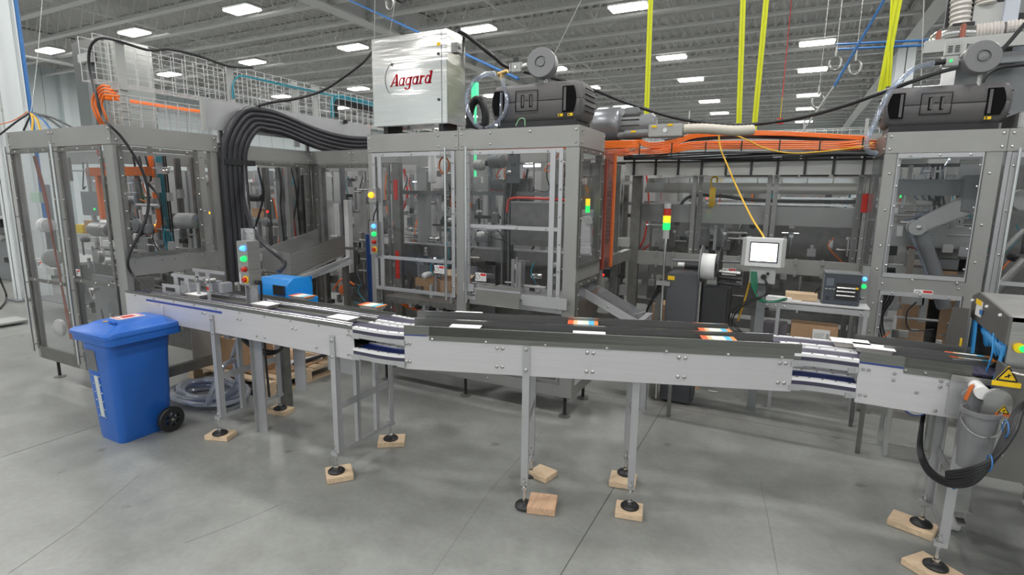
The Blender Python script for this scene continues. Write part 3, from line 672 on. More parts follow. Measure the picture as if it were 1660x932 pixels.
rail(GR, F7, x0, x2, .09, .2, name='bottom_rail', m=steel_d)
warn_label(GR, F7, P(1496, 476, y=5.5).x, P(1496, 476, y=5.5).z, .13, .065)
for xx in (.753, 1.6, 2.6): mfoot(GR, xx, 5.55, .1)
post(GR, F8, 6.19, 6.25, .09, 2.265, m=steel_d)
b = B(); F8.box(b, 5.52, 6.18, .1, 2.26, -.004, .002); b.build('side_pane', pane_m, GR, smooth=0)
# ---- BACK machine guard, long run behind the labeller and printer
GB = thing('guard_cabinet', 'long low machine guard under the orange cable run at the back', 'machine', (-.4, 6.6, 0))
F9 = Face('y', 6.3); x0, x1 = -1.66, .80
Zb = lambda py, px=1250: P(px, py, y=6.3).z
post(GB, F9, x0, x0+.11, .1, 2.12, m=steel_d)
for px in (1131, 1253, 1402):
    xx = P(px, 300, y=6.3).x; post(GB, F9, xx-.055, xx-.008, 1.2 if px < 1300 else .1, 2.12, m=satin); post(GB, F9, xx+.008, xx+.055, 1.2 if px < 1300 else .1, 2.12, m=satin)
    bolts_on(GB, [F9(xx-.03, z_) for z_ in (1.3, 1.5, 1.7, 1.95)]+[F9(xx+.03, z_) for z_ in (1.3, 1.5, 1.7, 1.95)], F9.n, .010)
rail(GB, F9, x0+.1, x1, 1.60, 1.80, .03, -.09, 'beam', satin); rail(GB, F9, x0+.1, x1, 1.10, 1.255, .05, 0, 'middle_rail', satin)
rail(GB, F9, x0, x1, .30, .42, .05, 0, 'bottom_rail', steel_d); rail(GB, F9, x0, x1, .62, .68, .05, -.05, 'rail', steel_d)
us = [x0+.11, P(1131, 300, y=6.3).x, P(1253, 300, y=6.3).x, P(1402, 300, y=6.3).x]
for i in range(3):
    F9.box(B(), us[i]+.01, us[i+1]-.01, 1.26, 2.10, .0, .005).build('pane', pane_m, GB, smooth=0)
    F9.box(B(), us[i]+.01, us[i+1]-.01, .45, 1.09, .0, .005).build('pane', pane_m, GB, smooth=0)
    for k in (.35, .65):
        u = us[i]+(us[i+1]-us[i])*k
        for zz in (1.24, 1.11): F9.box(B(), u-.012, u+.012, zz-.03, zz+.03, 0, .02).build('pane_clip', steel, GB, bev=.002)
warn_label(GB, F9, P(1182, 431, y=6.3).x, 1.085, .15, .075)
F9.box(B(), P(1404, 300, y=6.3).x-.02, P(1404, 300, y=6.3).x+.05, 1.76, 1.94, .002, .012).build('reflector_strip', red, GB, smooth=0)
for xx in (-1.6, -.4, .7): mfoot(GB, xx, 6.35, .12)
# interior of the back machine: polished shield, tray with cables, doors, cylinders
b = B(); b.prism([F9(x0+.1, 2.10, -.35), F9(x0+.1, 1.93, -.18), F9(x0+.1, 1.93, -.19), F9(x0+.1, 2.10, -.36)], (2.35, 0, 0)); b.build('polished_shield', mirror, GB)
for k in range(10):
    F9.box(B(), x0+.12+k*.24, x0+.345+k*.24, 1.93, 2.10, -.31, -.30).build('shield_panel', mirror, GB, bev=.004)
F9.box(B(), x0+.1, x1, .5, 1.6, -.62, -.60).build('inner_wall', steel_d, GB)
rail(GB, F9, x0+.1, x1, 1.81, 1.83, .02, -.20, 'bright_rod', chrome); rail(GB, F9, -.1, x1, 1.87, 1.90, .03, -.22, 'bright_rod', chrome)
for u, z_, w, h in ((-1.50, 1.38, .16, .22), (-.95, 1.42, .13, .22), (-.75, 1.42, .13, .22), (-.95, 1.16, .13, .22), (-.75, 1.16, .13, .22)):
    F9.box(B(), u, u+w, z_-h/2, z_+h/2, -.50, -.46).build('control_box', lgrey, GB, bev=.006)
for px in (1095, 1176, 1284, 1377):
    u = P(px, 370, y=6.55).x; b = B(); b.box((u-.02, 6.52, 1.47), (u+.02, 6.56, 1.50)); b.cyl((u, 6.54, 1.30), (u, 6.54, 1.48), .012, 8); b.build('latch_lever', chrome, GB)
for px in (1317,):
    q = P(px, 392, y=6.55); b = B(); b.box((q.x-.04, 6.5, 1.28), (q.x+.04, 6.57, 1.36)); b.box((q.x-.015, 6.48, 1.36), (q.x+.015, 6.55, 1.40)); b.build('sensor_block', steel, GB)
cab = B(); cab.tube(crv([(-1.15, 6.5, 1.62), (-1.13, 6.5, 1.80), (-1.0, 6.5, 1.90), (-.7, 6.5, 1.90), (-.3, 6.5, 1.86), (.6, 6.5, 1.86)]), .018, 8); cab.build('hose', black, GB)
q = P(1155, 315, y=6.4); b = B(); b.box((q.x-.03, 6.37, q.z-.14), (q.x+.03, 6.43, q.z+.08)); b.build('air_regulator', yellow, GB, bev=.008)
b = B(); b.tube(crv([(q.x-.02, 6.4, q.z+.08), (q.x-.02, 6.4, q.z+.17), (q.x+.03, 6.4, q.z+.19), (q.x+.04, 6.4, q.z+.13)]), .010, 8); b.build('regulator_hook', yellow, GB)
# ================================================================== things on top of the machines
# cable bridge with the orange cables
CT = thing('cable_tray', 'low white cable tray spanning from the blower to the right cabinet', 'cable tray', (-.4, 6.2, 2.12))
F = Face('y', 6.2)
F.box(B(), -1.72, .74, 2.12, 2.255, -.01, 0).build('lower_plate', lgrey, CT)
F.box(B(), -1.9, .74, 2.255, 2.275, -.22, -.01).build('tray_floor', dark, CT)
F.box(B(), -1.72, .74, 2.345, 2.36, .0, .02).build('bright_lip', white, CT)
F.box(B(), -.75, .74, 2.43, 2.52, -.23, -.22).build('back_plate', lgrey, CT)
for k in range(10):
    u = -1.62+k*.245; B().box((u-.012, 6.185, 2.12), (u+.012, 6.20, 2.29)).build('tray_strap', black, CT)
for k in range(5): cable([(x_, 6.12-.015*(k % 2), 2.285+.014*k+.012*sin(x_*3+k)) for x_ in (-1.72, -1.3, -.9, -.5, -.1, .3, .70)], .010, black, 'black cable along the lower lip of the white tray, under the orange ones', 'cable', group='black cables on the tray lip', n=6)
for k in range(9):
    zz = 2.355+.018*(k % 5); yy = 6.17-.02*(k//5)-.01
    pts = [(-1.95, yy-.9+.1, zz-.03), (-1.70, yy, zz-.02), (-1.3, yy, zz-.02), (-1.0, yy, zz+.035), (-.5, yy, zz+.03), (0, yy, zz+.015), (.35, yy, zz), (.62, yy, zz+.005*k-.02), (.72, yy+.02, zz-.02)]
    cable(pts, .0078, orange, 'orange cable in the flat run across the white tray, tied with black straps', 'cable', group='orange cables across the tray', n=6)
for k in range(4): cable([(-1.62, 6.16, 2.50+.017*k), (-1.45, 6.16, 2.42+.017*k), (-1.2, 6.16, 2.44+.017*k), (-.95, 6.16, 2.515+.014*k), (-.5, 6.18, 2.525+.012*k), (0, 6.2, 2.50+.01*k), (.6, 6.22, 2.44+.01*k)], .0085, orange, 'orange cable rising over the blower end of the tray', 'cable', group='upper orange cables over the tray', n=6)
for k in range(5): cable([(-1.3, 6.22, 2.46+.01*k), (-1.0, 6.22, 2.49+.01*k), (-.5, 6.22, 2.50+.01*k), (0, 6.22, 2.47+.01*k), (.5, 6.22, 2.42+.01*k)], .011, black, 'black cable nested between the orange cables on the tray', 'cable', group='black cables between the orange ones', n=6)
for k in range(7):
    u = -1.55+k*.35; b = B(); b.box((u-.006, 6.115, 2.33), (u+.006, 6.125, 2.46)); b.build('cable_tie', black, CT)
for k in range(5):
    cable([(-3.2+.4*0, 5.2, 2.36), (-2.4, 5.1, 2.35+.01*k), (-1.48, 5.1, 2.34+.014*k), (-1.35, 5.3, 2.345+.014*k), (-1.70, 6.1, 2.37+.013*k)], .0085, orange, 'orange cable passing behind the centre cabinet corner', 'cable', group='orange cables behind the centre cabinet', n=6)
cable([P(1415, 232, y=6.1), P(1395, 238, y=6.1), P(1330, 246, y=6.1), P(1280, 248, y=6.1), P(1240, 240, y=6.1), P(1200, 222, y=6.1), P(1180, 217, y=6.1)], .007, yel_cord, 'thin yellow cord looping over the orange cables')
cable([P(1165, 218, y=6.05), P(1168, 240, y=6.02), P(1178, 265, y=5.9), P(1195, 305, y=5.6), P(1218, 352, y=5.3), P(1238, 384, y=5.06), P(1240, 395, y=5.04)], .008, yel_cord, 'yellow ethernet cord dropping from the tray to the touch screen')
# swag of black hose from the steel box to the right
cable([P(741, 50, y=4.3), P(757, 58, y=4.4), P(800, 92, y=4.6), P(826, 110, y=4.8), P(890, 125, y=5.2), P(960, 145, y=5.6), P(1020, 168, y=5.8), P(1100, 192, y=5.9), P(1190, 203, y=5.9), P(1290, 192, y=5.9), P(1370, 171, y=5.8), P(1435, 148, y=5.7), P(1520, 118, y=5.9), P(1600, 98, y=6.3), P(1625, 80, y=6.4), P(1662, 38, y=6.5)], .017, black, 'long black cable sagging from the steel box to the upper right', n=10)
cable([P(603, 85, y=4.3), P(585, 104, y=4.2), P(550, 130, y=4.1), P(520, 148, y=4.0), P(480, 160, y=3.9), P(440, 166, y=3.75), P(420, 171, x=-4.88)], .013, black, 'black cable from the steel box down to the hose bracket', n=8)
# ---- enclosure with logo
EN = thing('electrical_enclosure', 'polished stainless electrical box with red lettering on the centre cabinet', 'electrical box', (-3.2, 4.3, 2.5))
ex0, ex1, ey0, ey1, ez0, ez1 = -3.575, -2.745, 4.10, 4.40, 2.505, 3.285
B().box((ex0, ey0+.02, ez0), (ex1, ey1, ez1)).build('body', boxsteel, EN, bev=.006)
# slightly pillowed door so that it mirrors the hall in bands
N = 18; vs = []
for i in range(N+1):
    for j in range(N+1):
        u, v = i/N, j/N; dpt = .005*sin(pi*u)*sin(pi*v)
        vs.append((ex0+.002+(ex1-ex0-.06)*u, ey0-.004-dpt, ez0+.004+(ez1-ez0-.008)*v))
b = B(); b.add(vs, [(i*(N+1)+j, (i+1)*(N+1)+j, (i+1)*(N+1)+j+1, i*(N+1)+j+1) for i in range(N) for j in range(N)])
b.box((ex0+.002, ey0-.003, ez0+.004), (ex1-.058, ey0+.02, ez1-.004)); DR = b.build('front_door', boxsteel, EN, smooth=60)
B().box((ex1-.056, ey0-.002, ez0+.002), (ex1, ey0+.03, ez1-.002)).build('door_edge', boxsteel, EN, bev=.004)
for zz in (ez0+.2, ez1-.2): b = B(); b.cyl((ex1-.085, ey0-.012, zz), (ex1-.085, ey0+.0, zz), .012, 12); b.build('quarter_turn_lock', black, EN)
B().box((ex1-.10, ey0-.008, ez1-.135), (ex1-.065, ey0-.004, ez1-.105)).build('hazard_sticker', yellow, EN, smooth=0)
logo = mat('red logo vinyl', (.45, .010, .018), .85, spec=.1); mid = (ex0+ex1)/2-.03; lz = P(660, 131, y=4.09).z

# bold italic slab-serif letters, drawn stroke by stroke (h = x-height 1, stem width w)
def glyph(ch, ox, S, zc, yy):
    b = B(); sh = .26; th = .0030
    T = lambda u, v: V((ox+(u+v*sh)*S, yy, zc+v*S))
    def q(pts): b.prism([T(*p) for p in pts], (0, -th, 0))
    def bar(u0, v0, u1, v1): q([(u0, v0), (u1, v0), (u1, v1), (u0, v1)])
    def ring(cx, cy, rx, ry, wx, wy, a0=0, a1=360, n=18):
        for k in range(n):
            t0, t1 = radians(a0+(a1-a0)*k/n), radians(a0+(a1-a0)*(k+1)/n)
            q([(cx+rx*cos(t0), cy+ry*sin(t0)), (cx+rx*cos(t1), cy+ry*sin(t1)), (cx+(rx-wx)*cos(t1), cy+(ry-wy)*sin(t1)), (cx+(rx-wx)*cos(t0), cy+(ry-wy)*sin(t0))])
    if ch == 'A':
        q([(-.04, 0), (.13, 0), (.64, 1.45), (.52, 1.45)]); q([(.78, 0), (1.12, 0), (.76, 1.45), (.52, 1.45)]); bar(.26, .38, .92, .50); bar(-.12, 0, .26, .09); bar(.66, 0, 1.24, .09); ad = 1.22
    if ch == 'a':
        ring(.38, .48, .40, .50, .17, .14); bar(.62, 0, .82, .98); bar(.62, 0, .98, .12); ad = 1.02
    if ch == 'g':
        ring(.38, .50, .40, .50, .17, .14); bar(.62, -.25, .86, .98); ring(.42, -.22, .44, .30, .22, .11, 180, 360); bar(.62, .88, 1.0, 1.0); ad = 1.04
    if ch == 'r':
        bar(.08, 0, .32, .98); bar(-.04, 0, .48, .10); bar(-.04, .88, .2, .98); ring(.52, .66, .26, .32, .16, .14, 30, 170); ad = .84
    if ch == 'd':
        ring(.38, .48, .40, .50, .17, .14); bar(.62, 0, .86, 1.42); bar(.62, 0, 1.0, .12); bar(.46, 1.32, .70, 1.42); ad = 1.04
    return b, ad
xx_ = mid-.168; S_ = .073
for ch in 'Aagard':
    b, ad = glyph(ch, xx_, S_, lz-.038, ey0-.0078); b.build('letter', logo, EN, smooth=0); xx_ += ad*S_
b = B(); pts = []
for k in range(20):
    t_ = radians(75+k*9.2); pts.append((mid-.155+.085*cos(t_)+.01, ey0-.0100, lz+.025+.13*sin(t_)))
b.tube(pts, .0022, 5); b.build('logo_arc', gpaint, EN)
b = B(); 
for k in range(4): t_ = k*pi/2+.4; b.bar((mid-.15, ey0-.0100, lz+.155), (mid-.15+.018*cos(t_), ey0-.0100, lz+.155+.018*sin(t_)), .004)
b.build('logo_star', black, EN)
b = B(); b.cyl((ex1+.0, 4.25, ez1-.12), (ex1+.05, 4.25, ez1-.12), .02, 10); b.box((ex1, 4.21, ez1-.17), (ex1+.035, 4.29, ez1-.09)); b.build('cable_gland', steel, EN)
for xx in (ex0+.08, ex1-.12): B().box((xx, 4.14, 2.43), (xx+.05, 4.36, ez0)).build('stand_off', black, EN)
for i, (xx, ww) in enumerate(((-3.5, .12), (-3.2, .1), (-2.98, .14), (-2.72, .10))):
    solo(B().box((xx, 4.30, 2.435), (xx+ww, 4.40, 2.475)), 'junction_box', lgrey if i % 2 else gpaint, ['small grey junction box under the left end of the steel box', 'small pale junction box under the steel box, second from left', 'small grey junction box under the middle of the steel box', 'pale junction box at the right foot of the steel box'][i], 'junction box', bev=.004)
# ---- vacuum pump housings
def pump(x0, y0, z0, w, d, h, label, lblx=(.78,), dark_l=.08, dark_r=.85):
    t = thing('vacuum_pump', label, 'vacuum pump', (x0+w/2, y0+d/2, z0))
    # barrel-ended housing: plan profile swept in z with rounded shoulders
    def ring(z, k, ins):
        pts = []
        n = 7
        def arc(cx, cy, rx, ry, a0, a1): return [(cx+rx*cos(a0+(a1-a0)*i/n), cy+ry*sin(a0+(a1-a0)*i/n)) for i in range(n+1)]
        r = .10
        pts += arc(x0+w-r-ins, y0+d-.10-ins, r, .10, 0, pi/2); pts += arc(x0+r+ins, y0+d-.10-ins, r, .10, pi/2, pi)
        pts += arc(x0+r*.5+ins, y0+.05+ins, r*.5, .05, pi, 1.5*pi); pts += arc(x0+w-r*.5-ins, y0+.05+ins, r*.5, .05, 1.5*pi, 2*pi)
        return [V((p[0], p[1], z)) for p in pts]
    rs = [ring(z0+h*f_, 0, i_) for f_, i_ in ((0, .055), (.04, .035), (.14, .018), (.32, .006), (.5, 0), (.52, .003), (.54, .0), (.72, .006), (.88, .018), (.97, .035), (1, .06))]
    n = len(rs[0]); vs = [q for r in rs for q in r]
    b = B(); b.add(vs, [(i*n+k, i*n+(k+1)%n, (i+1)*n+(k+1)%n, (i+1)*n+k) for i in range(len(rs)-1) for k in range(n)]+[tuple(range(n))[::-1], tuple((len(rs)-1)*n+k for k in range(n))])
    b.build('housing', pump_m, t, smooth=40)
    for u0, u1, rev in ((.035, .17, False), (.80, .94, True)):
        xa, xb = x0+w*u0, x0+w*u1; zl, zh = z0+h*.20, z0+h*.84; bulge = w*.03
        e = [(xa-(-bulge*sin(pi*i/8) if rev else bulge*sin(pi*i/8))*0, zl+(zh-zl)*i/8) for i in range(9)]
        if rev: poly = [(xa, zl), (xa, zh)]+[(xb+bulge*sin(pi*i/8)-bulge, zh-(zh-zl)*i/8) for i in range(9)]
        else: poly = [(xb, zh), (xb, zl)]+[(xa-bulge*sin(pi*i/8)+bulge, zl+(zh-zl)*i/8) for i in range(9)]
        v_ = B().prism([(px, y0-.003, pz) for px, pz in poly], (0, .012, 0)).build('vent', pump_d, t, smooth=0)
        fin = B(); xf = xa+.012 if rev else xb-.02-.012
        fin.box((xf, y0-.006, zl+.01), (xf+.02, y0+.004, zh-.01)); fin.build('vent_fin', pump_m, v_)
    # moulded panel with the two slots
    xa, xb = x0+w*.30, x0+w*.54
    b = B(); zl, zh = z0+h*.28, z0+h*.80
    for p_, q_ in (((xa, zl), (xb, zl)), ((xb, zl), (xb, zh)), ((xb, zh), (xa, zh)), ((xa, zh), (xa, zl))): b.bar((p_[0], y0-.001, p_[1]), (q_[0], y0-.001, q_[1]), .006, .004)
    b.build('panel_seam', pump_d, t, smooth=0)
    for u in (.36, .45):
        b = B(); b.box((x0+w*u, y0-.003, z0+h*.38), (x0+w*(u+.028), y0+.01, z0+h*.70)); s_ = b.build('grip_slot', pump_d, t, smooth=0)
        B().box((x0+w*(u+.012), y0-.008, z0+h*.40), (x0+w*(u+.03), y0-.001, z0+h*.68)).build('grip_lip', pump_m, s_, bev=.002)
    B().box((x0+w*.41, y0-.003, z0+h*.55), (x0+w*.44, y0, z0+h*.56)).build('seam', pump_d, t, smooth=0)
    b = B(); b.box((x0+w*.17, y0-.002, z0+h*.52), (x0+w*.30, y0, z0+h*.53)); b.box((x0+w*.54, y0-.002, z0+h*.52), (x0+w*.80, y0, z0+h*.53)); b.build('seam', pump_d, t, smooth=0)
    for u in lblx: 
        l = B().box((x0+w*u, y0-.006, z0+h*.09), (x0+w*(u+.05), y0+.003, z0+h*.16)).build('hazard_sticker', yellow, t, smooth=0)
        B().box((x0+w*(u+.008), y0-.0075, z0+h*.10), (x0+w*(u+.02), y0-.005, z0+h*.15)).build('sticker_symbol', black, l, smooth=0)
    for side in (-1, 1):                           # ribs on the rounded ends
        b = B()
        for k in range(5):
            zz = z0+h*(.22+.14*k); xx = x0+(w+.001 if side > 0 else -.001)
            b.box((xx-.003, y0+.07, zz), (xx+.003, y0+d-.12, zz+.006))
        b.build('end_ribs', pump_d, t, smooth=0)
    B().box((x0+.06, y0+.04, z0-.05), (x0+w-.06, y0+d-.05, z0+.01)).build('base', dark, t)
    return t
pump(-2.375, 4.19, 2.49, .84, .42, .31, 'charcoal pump housing on the centre cabinet beside the steel box', (.76, .86))
pump(.62, 5.60, 2.49, .84, .45, .315, 'charcoal pump housing on the right cabinet top', (.80,))
def filt(x, y, z, r, L, ax, label):                # round inlet filter with its valve block
    t = thing('inlet_filter', label, 'filter', (x, y, z-r)); ax = V(ax).normalized()
    B().lathe((x, y, z), ax, [(0, -L/2), (r*.9, -L/2), (r, -L/2+.01), (r, L/2-.025), (r*1.04, L/2-.025), (r*1.04, L/2-.01), (r*.98, L/2), (r*.42, L/2), (r*.40, L/2-.012), (0, L/2-.012)], 36).build('canister', mat('filter grey', (.20, .20, .21), .35, .3), t, smooth=30)
    B().lathe(V((x, y, z))+ax*(L/2-.014), ax, [(r*.30, 0), (r*.26, .012), (0, .014)], 20).build('cap_boss', MATS['filter grey'], t)
    b = B(); b.cyl((x+.02, y+.02, z-r-.10), (x+.02, y+.02, z-r+.02), .014, 10); b.build('stand', steel, t)
    return t
ax = V((.10, -1, .05))
q = P(880, 104, y=4.28); filt(q.x, q.y, q.z, .118, .12, ax, 'round grey filter canister above the centre pump housing')
q = P(1589, 95, y=5.62); filt(q.x, q.y, q.z, .118, .12, ax, 'round grey filter canister above the right pump housing')
def valve(x, y, z, label, mirror_=1):
    t = thing('valve_block', label, 'valve', (x, y, z-.04))
    B().box((x-.045, y-.03, z-.04), (x+.055, y+.03, z+.04)).build('body', lgrey, t, bev=.006)
    B().box((x-.055, y-.035, z-.03), (x-.044, y+.035, z+.035)).build('flange', steel, t)
    b = B(); b.cyl((x+.055, y, z), (x+.10, y, z+.01), .024, 12); b.build('union', steel, t)
    b = B(); b.cyl((x, y-.036, z), (x, y-.03, z), .010, 10); b.build('gauge', g_green if mirror_ > 0 else chrome, t)
    return t
q = P(838, 110, y=4.3); valve(q.x+.0, q.y, q.z, 'pale valve block left of the centre filter canister', -1)
b = B(); b.box((q.x-.03, q.y-.02, q.z+.04), (q.x+.02, q.y+.02, q.z+.085)); solo(b, 'solenoid', blackp, 'black solenoid on the centre valve block', 'solenoid', bev=.004)
q = P(1540, 100, y=5.66); valve(q.x, q.y, q.z, 'pale valve block with a green window by the right filter canister')
b = B(); b.box((q.x-.045, q.y-.03, q.z+.042), (q.x+.06, q.y+.03, q.z+.15))
t = solo(b, 'solenoid', lgrey, 'tall vented grey housing on the right valve block', 'solenoid', bev=.004)
b = B()
for k in range(4):
    for s_ in (-.03, .015): b.box((q.x+s_, q.y-.033, q.z+.065+.014*k), (q.x+s_+.03, q.y-.029, q.z+.072+.014*k))
b.build('louvres', dark, t, smooth=0)
# brass tee and clear hoses of the centre pump
q = P(813, 120, y=4.3); b = B(); b.cyl(q+V((-.035, 0, 0)), q+V((.06, 0, .02)), .018, 10); b.cyl(q, q+V((0, 0, -.05)), .016, 10); solo(b, 'brass_tee', mat('brass', (.6, .42, .18), .35, .9), 'brass tee fitting between the two clear hoses', 'fitting')
cable([P(803, 119, y=4.3), P(785, 121, y=4.28), P(768, 132, y=4.26), P(757, 155, y=4.24), P(759, 180, y=4.22), P(770, 200, y=4.2), P(782, 209, y=4.2)], .020, tube_m, 'clear hose looping left from the brass tee', 'hose', 'hose', n=12)
cable([P(814, 128, y=4.28), P(818, 145, y=4.2), P(822, 165, y=4.16), P(815, 188, y=4.16), P(800, 202, y=4.18), P(788, 208, y=4.2)], .016, tube_m, 'clear hose dropping from the brass tee in front of the pump', 'hose', 'hose', n=12)
cable([P(812, 150, y=4.18), P(811, 175, y=4.16), P(810, 205, y=4.16)], .006, tube_m, 'thin clear tube hanging beside the pump vent', 'hose', 'hose')
cable([P(836, 204, y=4.14), P(842, 193, y=4.14), P(850, 193, y=4.14), P(851, 204, y=4.14)], .004, mat('pale green tube', (.3, .6, .35), .4), 'small green tube arch on the centre cabinet', 'tube', 'tube')
cable([P(1515, 102, y=5.6), P(1490, 108, y=5.56), P(1468, 122, y=5.5), P(1445, 145, y=5.45), P(1430, 170, y=5.42), P(1418, 200, y=5.40), P(1405, 228, y=5.40), P(1408, 245, y=5.42), P(1420, 248, y=5.48)], .020, tube_m, 'clear ribbed hose curving down from the right valve block', 'hose', 'hose', n=12)
b = B(); q = P(1515, 102, y=5.6); b.cyl(q, q+V((.07, 0, .005)), .022, 10); solo(b, 'hose_clamp', black, 'black hose coupling on the right clear hose', 'coupling')
# green glow tube and black arch behind the hoses
bx = B(); q = P(768, 150, y=5.0); bx.box((q.x-.03, 5.0, q.z-.10), (q.x+.03, 5.05, q.z+.10)); bx.box((q.x-.01, 5.02, 2.0), (q.x+.01, 5.04, q.z-.1)); solo(bx, 'indicator_lamp', glow('soft green lamp', (.1, .9, .4), .8), 'green lit window behind the clear hose loop', 'indicator')
t = thing('blower_cowl', 'black rounded blower cowl behind the clear hoses', 'blower', (-2.3, 4.75, 2.43)); q = P(777, 180, y=4.7)
b = B(); b.tube([q+V((.09*cos(a_)-.02, 0, .17*sin(a_)-.06)) for a_ in [radians(-30+k*15) for k in range(17)]], .04, 10); b.build('cowl', black, t)
b = B(); b.box((q.x-.14, 4.66, 2.43), (q.x+.09, 4.76, q.z-.12)); b.build('cowl_base', black, t, bev=.01)
# ---- side channel blower
t = thing('side_channel_blower', 'large grey side channel blower on the orange cable tray', 'blower', (-1.45, 5.6, 2.4))
q = P(995, 203, y=5.6); s_ = .0065; r = .24*.75
B().lathe((q.x-.04, 5.6, q.z), (1, .0, 0), [(0, -.13), (r*.97, -.13), (r, -.115), (r, .10), (r*.93, .125), (r*.9, .13), (0, .13)], 40).build('drum', mat('blower grey', (.27, .28, .30), .3, .5), t, smooth=30)
b = B(); b.cyl((q.x+.09, 5.6, q.z-.02), (q.x+.36, 5.6, q.z-.02), .115, 24); mo = b.build('motor', gpaint, t)
b = B()
for k in range(14):
    a_ = 2*pi*k/14; b.obox((q.x+.2, 5.6+.12*cos(a_), q.z-.02+.12*sin(a_)), (.09, 0, 0), (0, .012*cos(a_), .012*sin(a_)), (0, -.002*sin(a_), .002*cos(a_)))
b.build('cooling_fins', steel_d, mo, smooth=0, kind='stuff')
B().box((q.x+.13, 5.53, q.z+.085), (q.x+.26, 5.62, q.z+.16)).build('terminal_box', gpaint, mo, bev=.008)
B().lathe((q.x+.36, 5.6, q.z-.02), (1, 0, 0), [(.12, 0), (.12, .04), (.09, .07), (0, .075)], 24).build('fan_cowl', gpaint, mo)
b = B(); b.box((q.x-.10, 5.48, q.z-.23), (q.x+.10, 5.72, q.z-.17)); b.build('foot_bracket', steel, t)
b = B(); b.cyl((q.x+.08, 5.50, q.z-.12), (q.x+.20, 5.50, q.z-.105), .036, 14); b.cyl((q.x+.15, 5.5, q.z-.105), (q.x+.40, 5.50, q.z-.105), .042, 14); b.build('silencer', gpaint, t)
B().box((q.x+.40, 5.43, q.z-.15), (q.x+.72, 5.57, q.z-.03)).build('filter_box', lgrey, t, bev=.008)
b = B(); b.cyl((q.x+.56, 5.425, q.z-.09), (q.x+.56, 5.435, q.z-.09), .022, 14); b.build('pressure_gauge', chrome, t)
for dx, zz in ((.22, -.085), (.43, -.05), (.58, -.04)): B().box((q.x+dx, 5.425 if dx > .3 else 5.455, q.z+zz-.012), (q.x+dx+.05, 5.43 if dx > .3 else 5.46, q.z+zz+.008)).build('hazard_sticker', yellow, t, smooth=0)
b = B(); pts = crv([(q.x+.72, 5.5, q.z-.08), (q.x+.9, 5.52, q.z-.08), (q.x+1.15, 5.6, q.z-.10), (q.x+1.32, 5.7, q.z-.09)], 10); b.tube(pts, [.045+.004*(i % 2) for i in range(len(pts))], 14); b.build('flex_duct', mat('cream ribbed duct', (.62, .58, .50), .5), t)
# ---- wire basket tray with cables on the left cabinet
def basket(x, y0, y1, z0, z1, label, step=.11):
    t = thing('wire_basket_tray', label, 'cable tray', (x, (y0+y1)/2, z0))
    b = B(); d = .22; y = y0; w_ = .0046
    while y <= y1:
        b.bar((x, y, z1), (x, y, z0), w_); b.bar((x, y, z0), (x-d, y, z0), w_); b.bar((x-d, y, z0), (x-d, y, z1), w_); y += step
    for k in range(5):
        zz = z0+(z1-z0)*k/4; b.bar((x, y0, zz), (x, y1, zz), w_); b.bar((x-d, y0, zz), (x-d, y1, zz), w_)
    for k in (1, 2, 3): b.bar((x-d*k/4, y0, z0), (x-d*k/4, y1, z0), w_)
    b.build('wire_mesh', wire_m, t, smooth=0, kind='stuff'); return t
basket(-5.25, 2.62, 8.6, 2.80, 3.16, 'upper wire basket cable tray running over the left cabinet')
basket(-5.2, 2.70, 4.05, 2.44, 2.70, 'lower wire basket tray holding orange cables on the left cabinet')
basket(-5.2, 5.4, 8.6, 2.42, 2.70, 'distant lower wire basket beyond the steel shield')
for k, (px, nm) in enumerate(((197, 'nearest'), (372, 'second'), (475, 'third'), (509, 'fourth'))):
    yy = P(px, 110, x=-5.22).y
    t = thing('tray_upright', 'white %s upright bracket of the wire basket tray' % nm, 'bracket', (-5.22, yy, 2.41))
    B().box((-5.24, yy-.035, 2.41), (-5.215, yy+.035, 3.14)).build('channel', lgrey, t); B().box((-5.45, yy-.03, 2.74), (-5.2, yy+.03, 2.80)).build('arm', lgrey, t)
for k in range(6):
    cable([(-5.32-.012*k, 2.66, 2.66+.006*k), (-5.32-.012*k, 3.3, 2.655+.005*k), (-5.32-.012*k, 3.9, 2.65+.006*k), (-5.3-.012*k, 4.3, 2.60)], .010, orange, 'orange cable lying straight in the lower wire basket', 'cable', group='orange cables in the lower basket', n=6)
for k in range(4):
    z_ = 2.74-.01*k
    cable([P(178+k*5, 141+k*5, y=2.62), P(165+k*2, 139+k*5, y=2.6), P(153+k*5, 152+k*2, y=2.6), P(150+k*5, 170, y=2.6), P(157+k*5, 190, y=2.62), P(165+k*4, 206, y=2.66)], .0085, orange, 'orange cable looping out of the basket end to the cabinet roof', 'cable', group='orange cable loop at the basket end', n=7)
for k in range(2):
    cable([P(380-k*2, 160, x=-5.2+.01*k), P(378-k, 140, x=-5.2), P(384, 125+k, x=-5.2), P(400, 124+k, x=-5.2), P(460, 137+k*2, x=-5.2), P(530, 152+k*2, x=-5.2), P(545, 156+k*2, x=-5.2)], .006, teal, 'teal cable hung along the outside of the wire basket', 'cable', group='teal cables on the wire basket', n=6)
for k in range(7):
    cable([P(538+k*1.6, 190, x=-5.3), P(537+k*1.6, 165+k, x=-5.3), P(546+k, 155+k*2.4, x=-5.3), P(575, 160+k*2.6, x=-5.3), P(604, 167+k*2.8, x=-5.3)], .011, teal if k < 3 else black, '%s cable bundled in the basket just left of the steel box' % ('teal' if k < 3 else 'black'), 'cable', group='%s bundle left of the steel box' % ('teal' if k < 3 else 'black'), n=6)
for k in range(4): cable([P(560, 200+k*3, x=-5.1), P(600, 205+k*3, x=-5.1)], .010, orange, 'short stretch of orange cable at the left foot of the steel box', 'cable', group='orange stubs by the steel box', n=6)
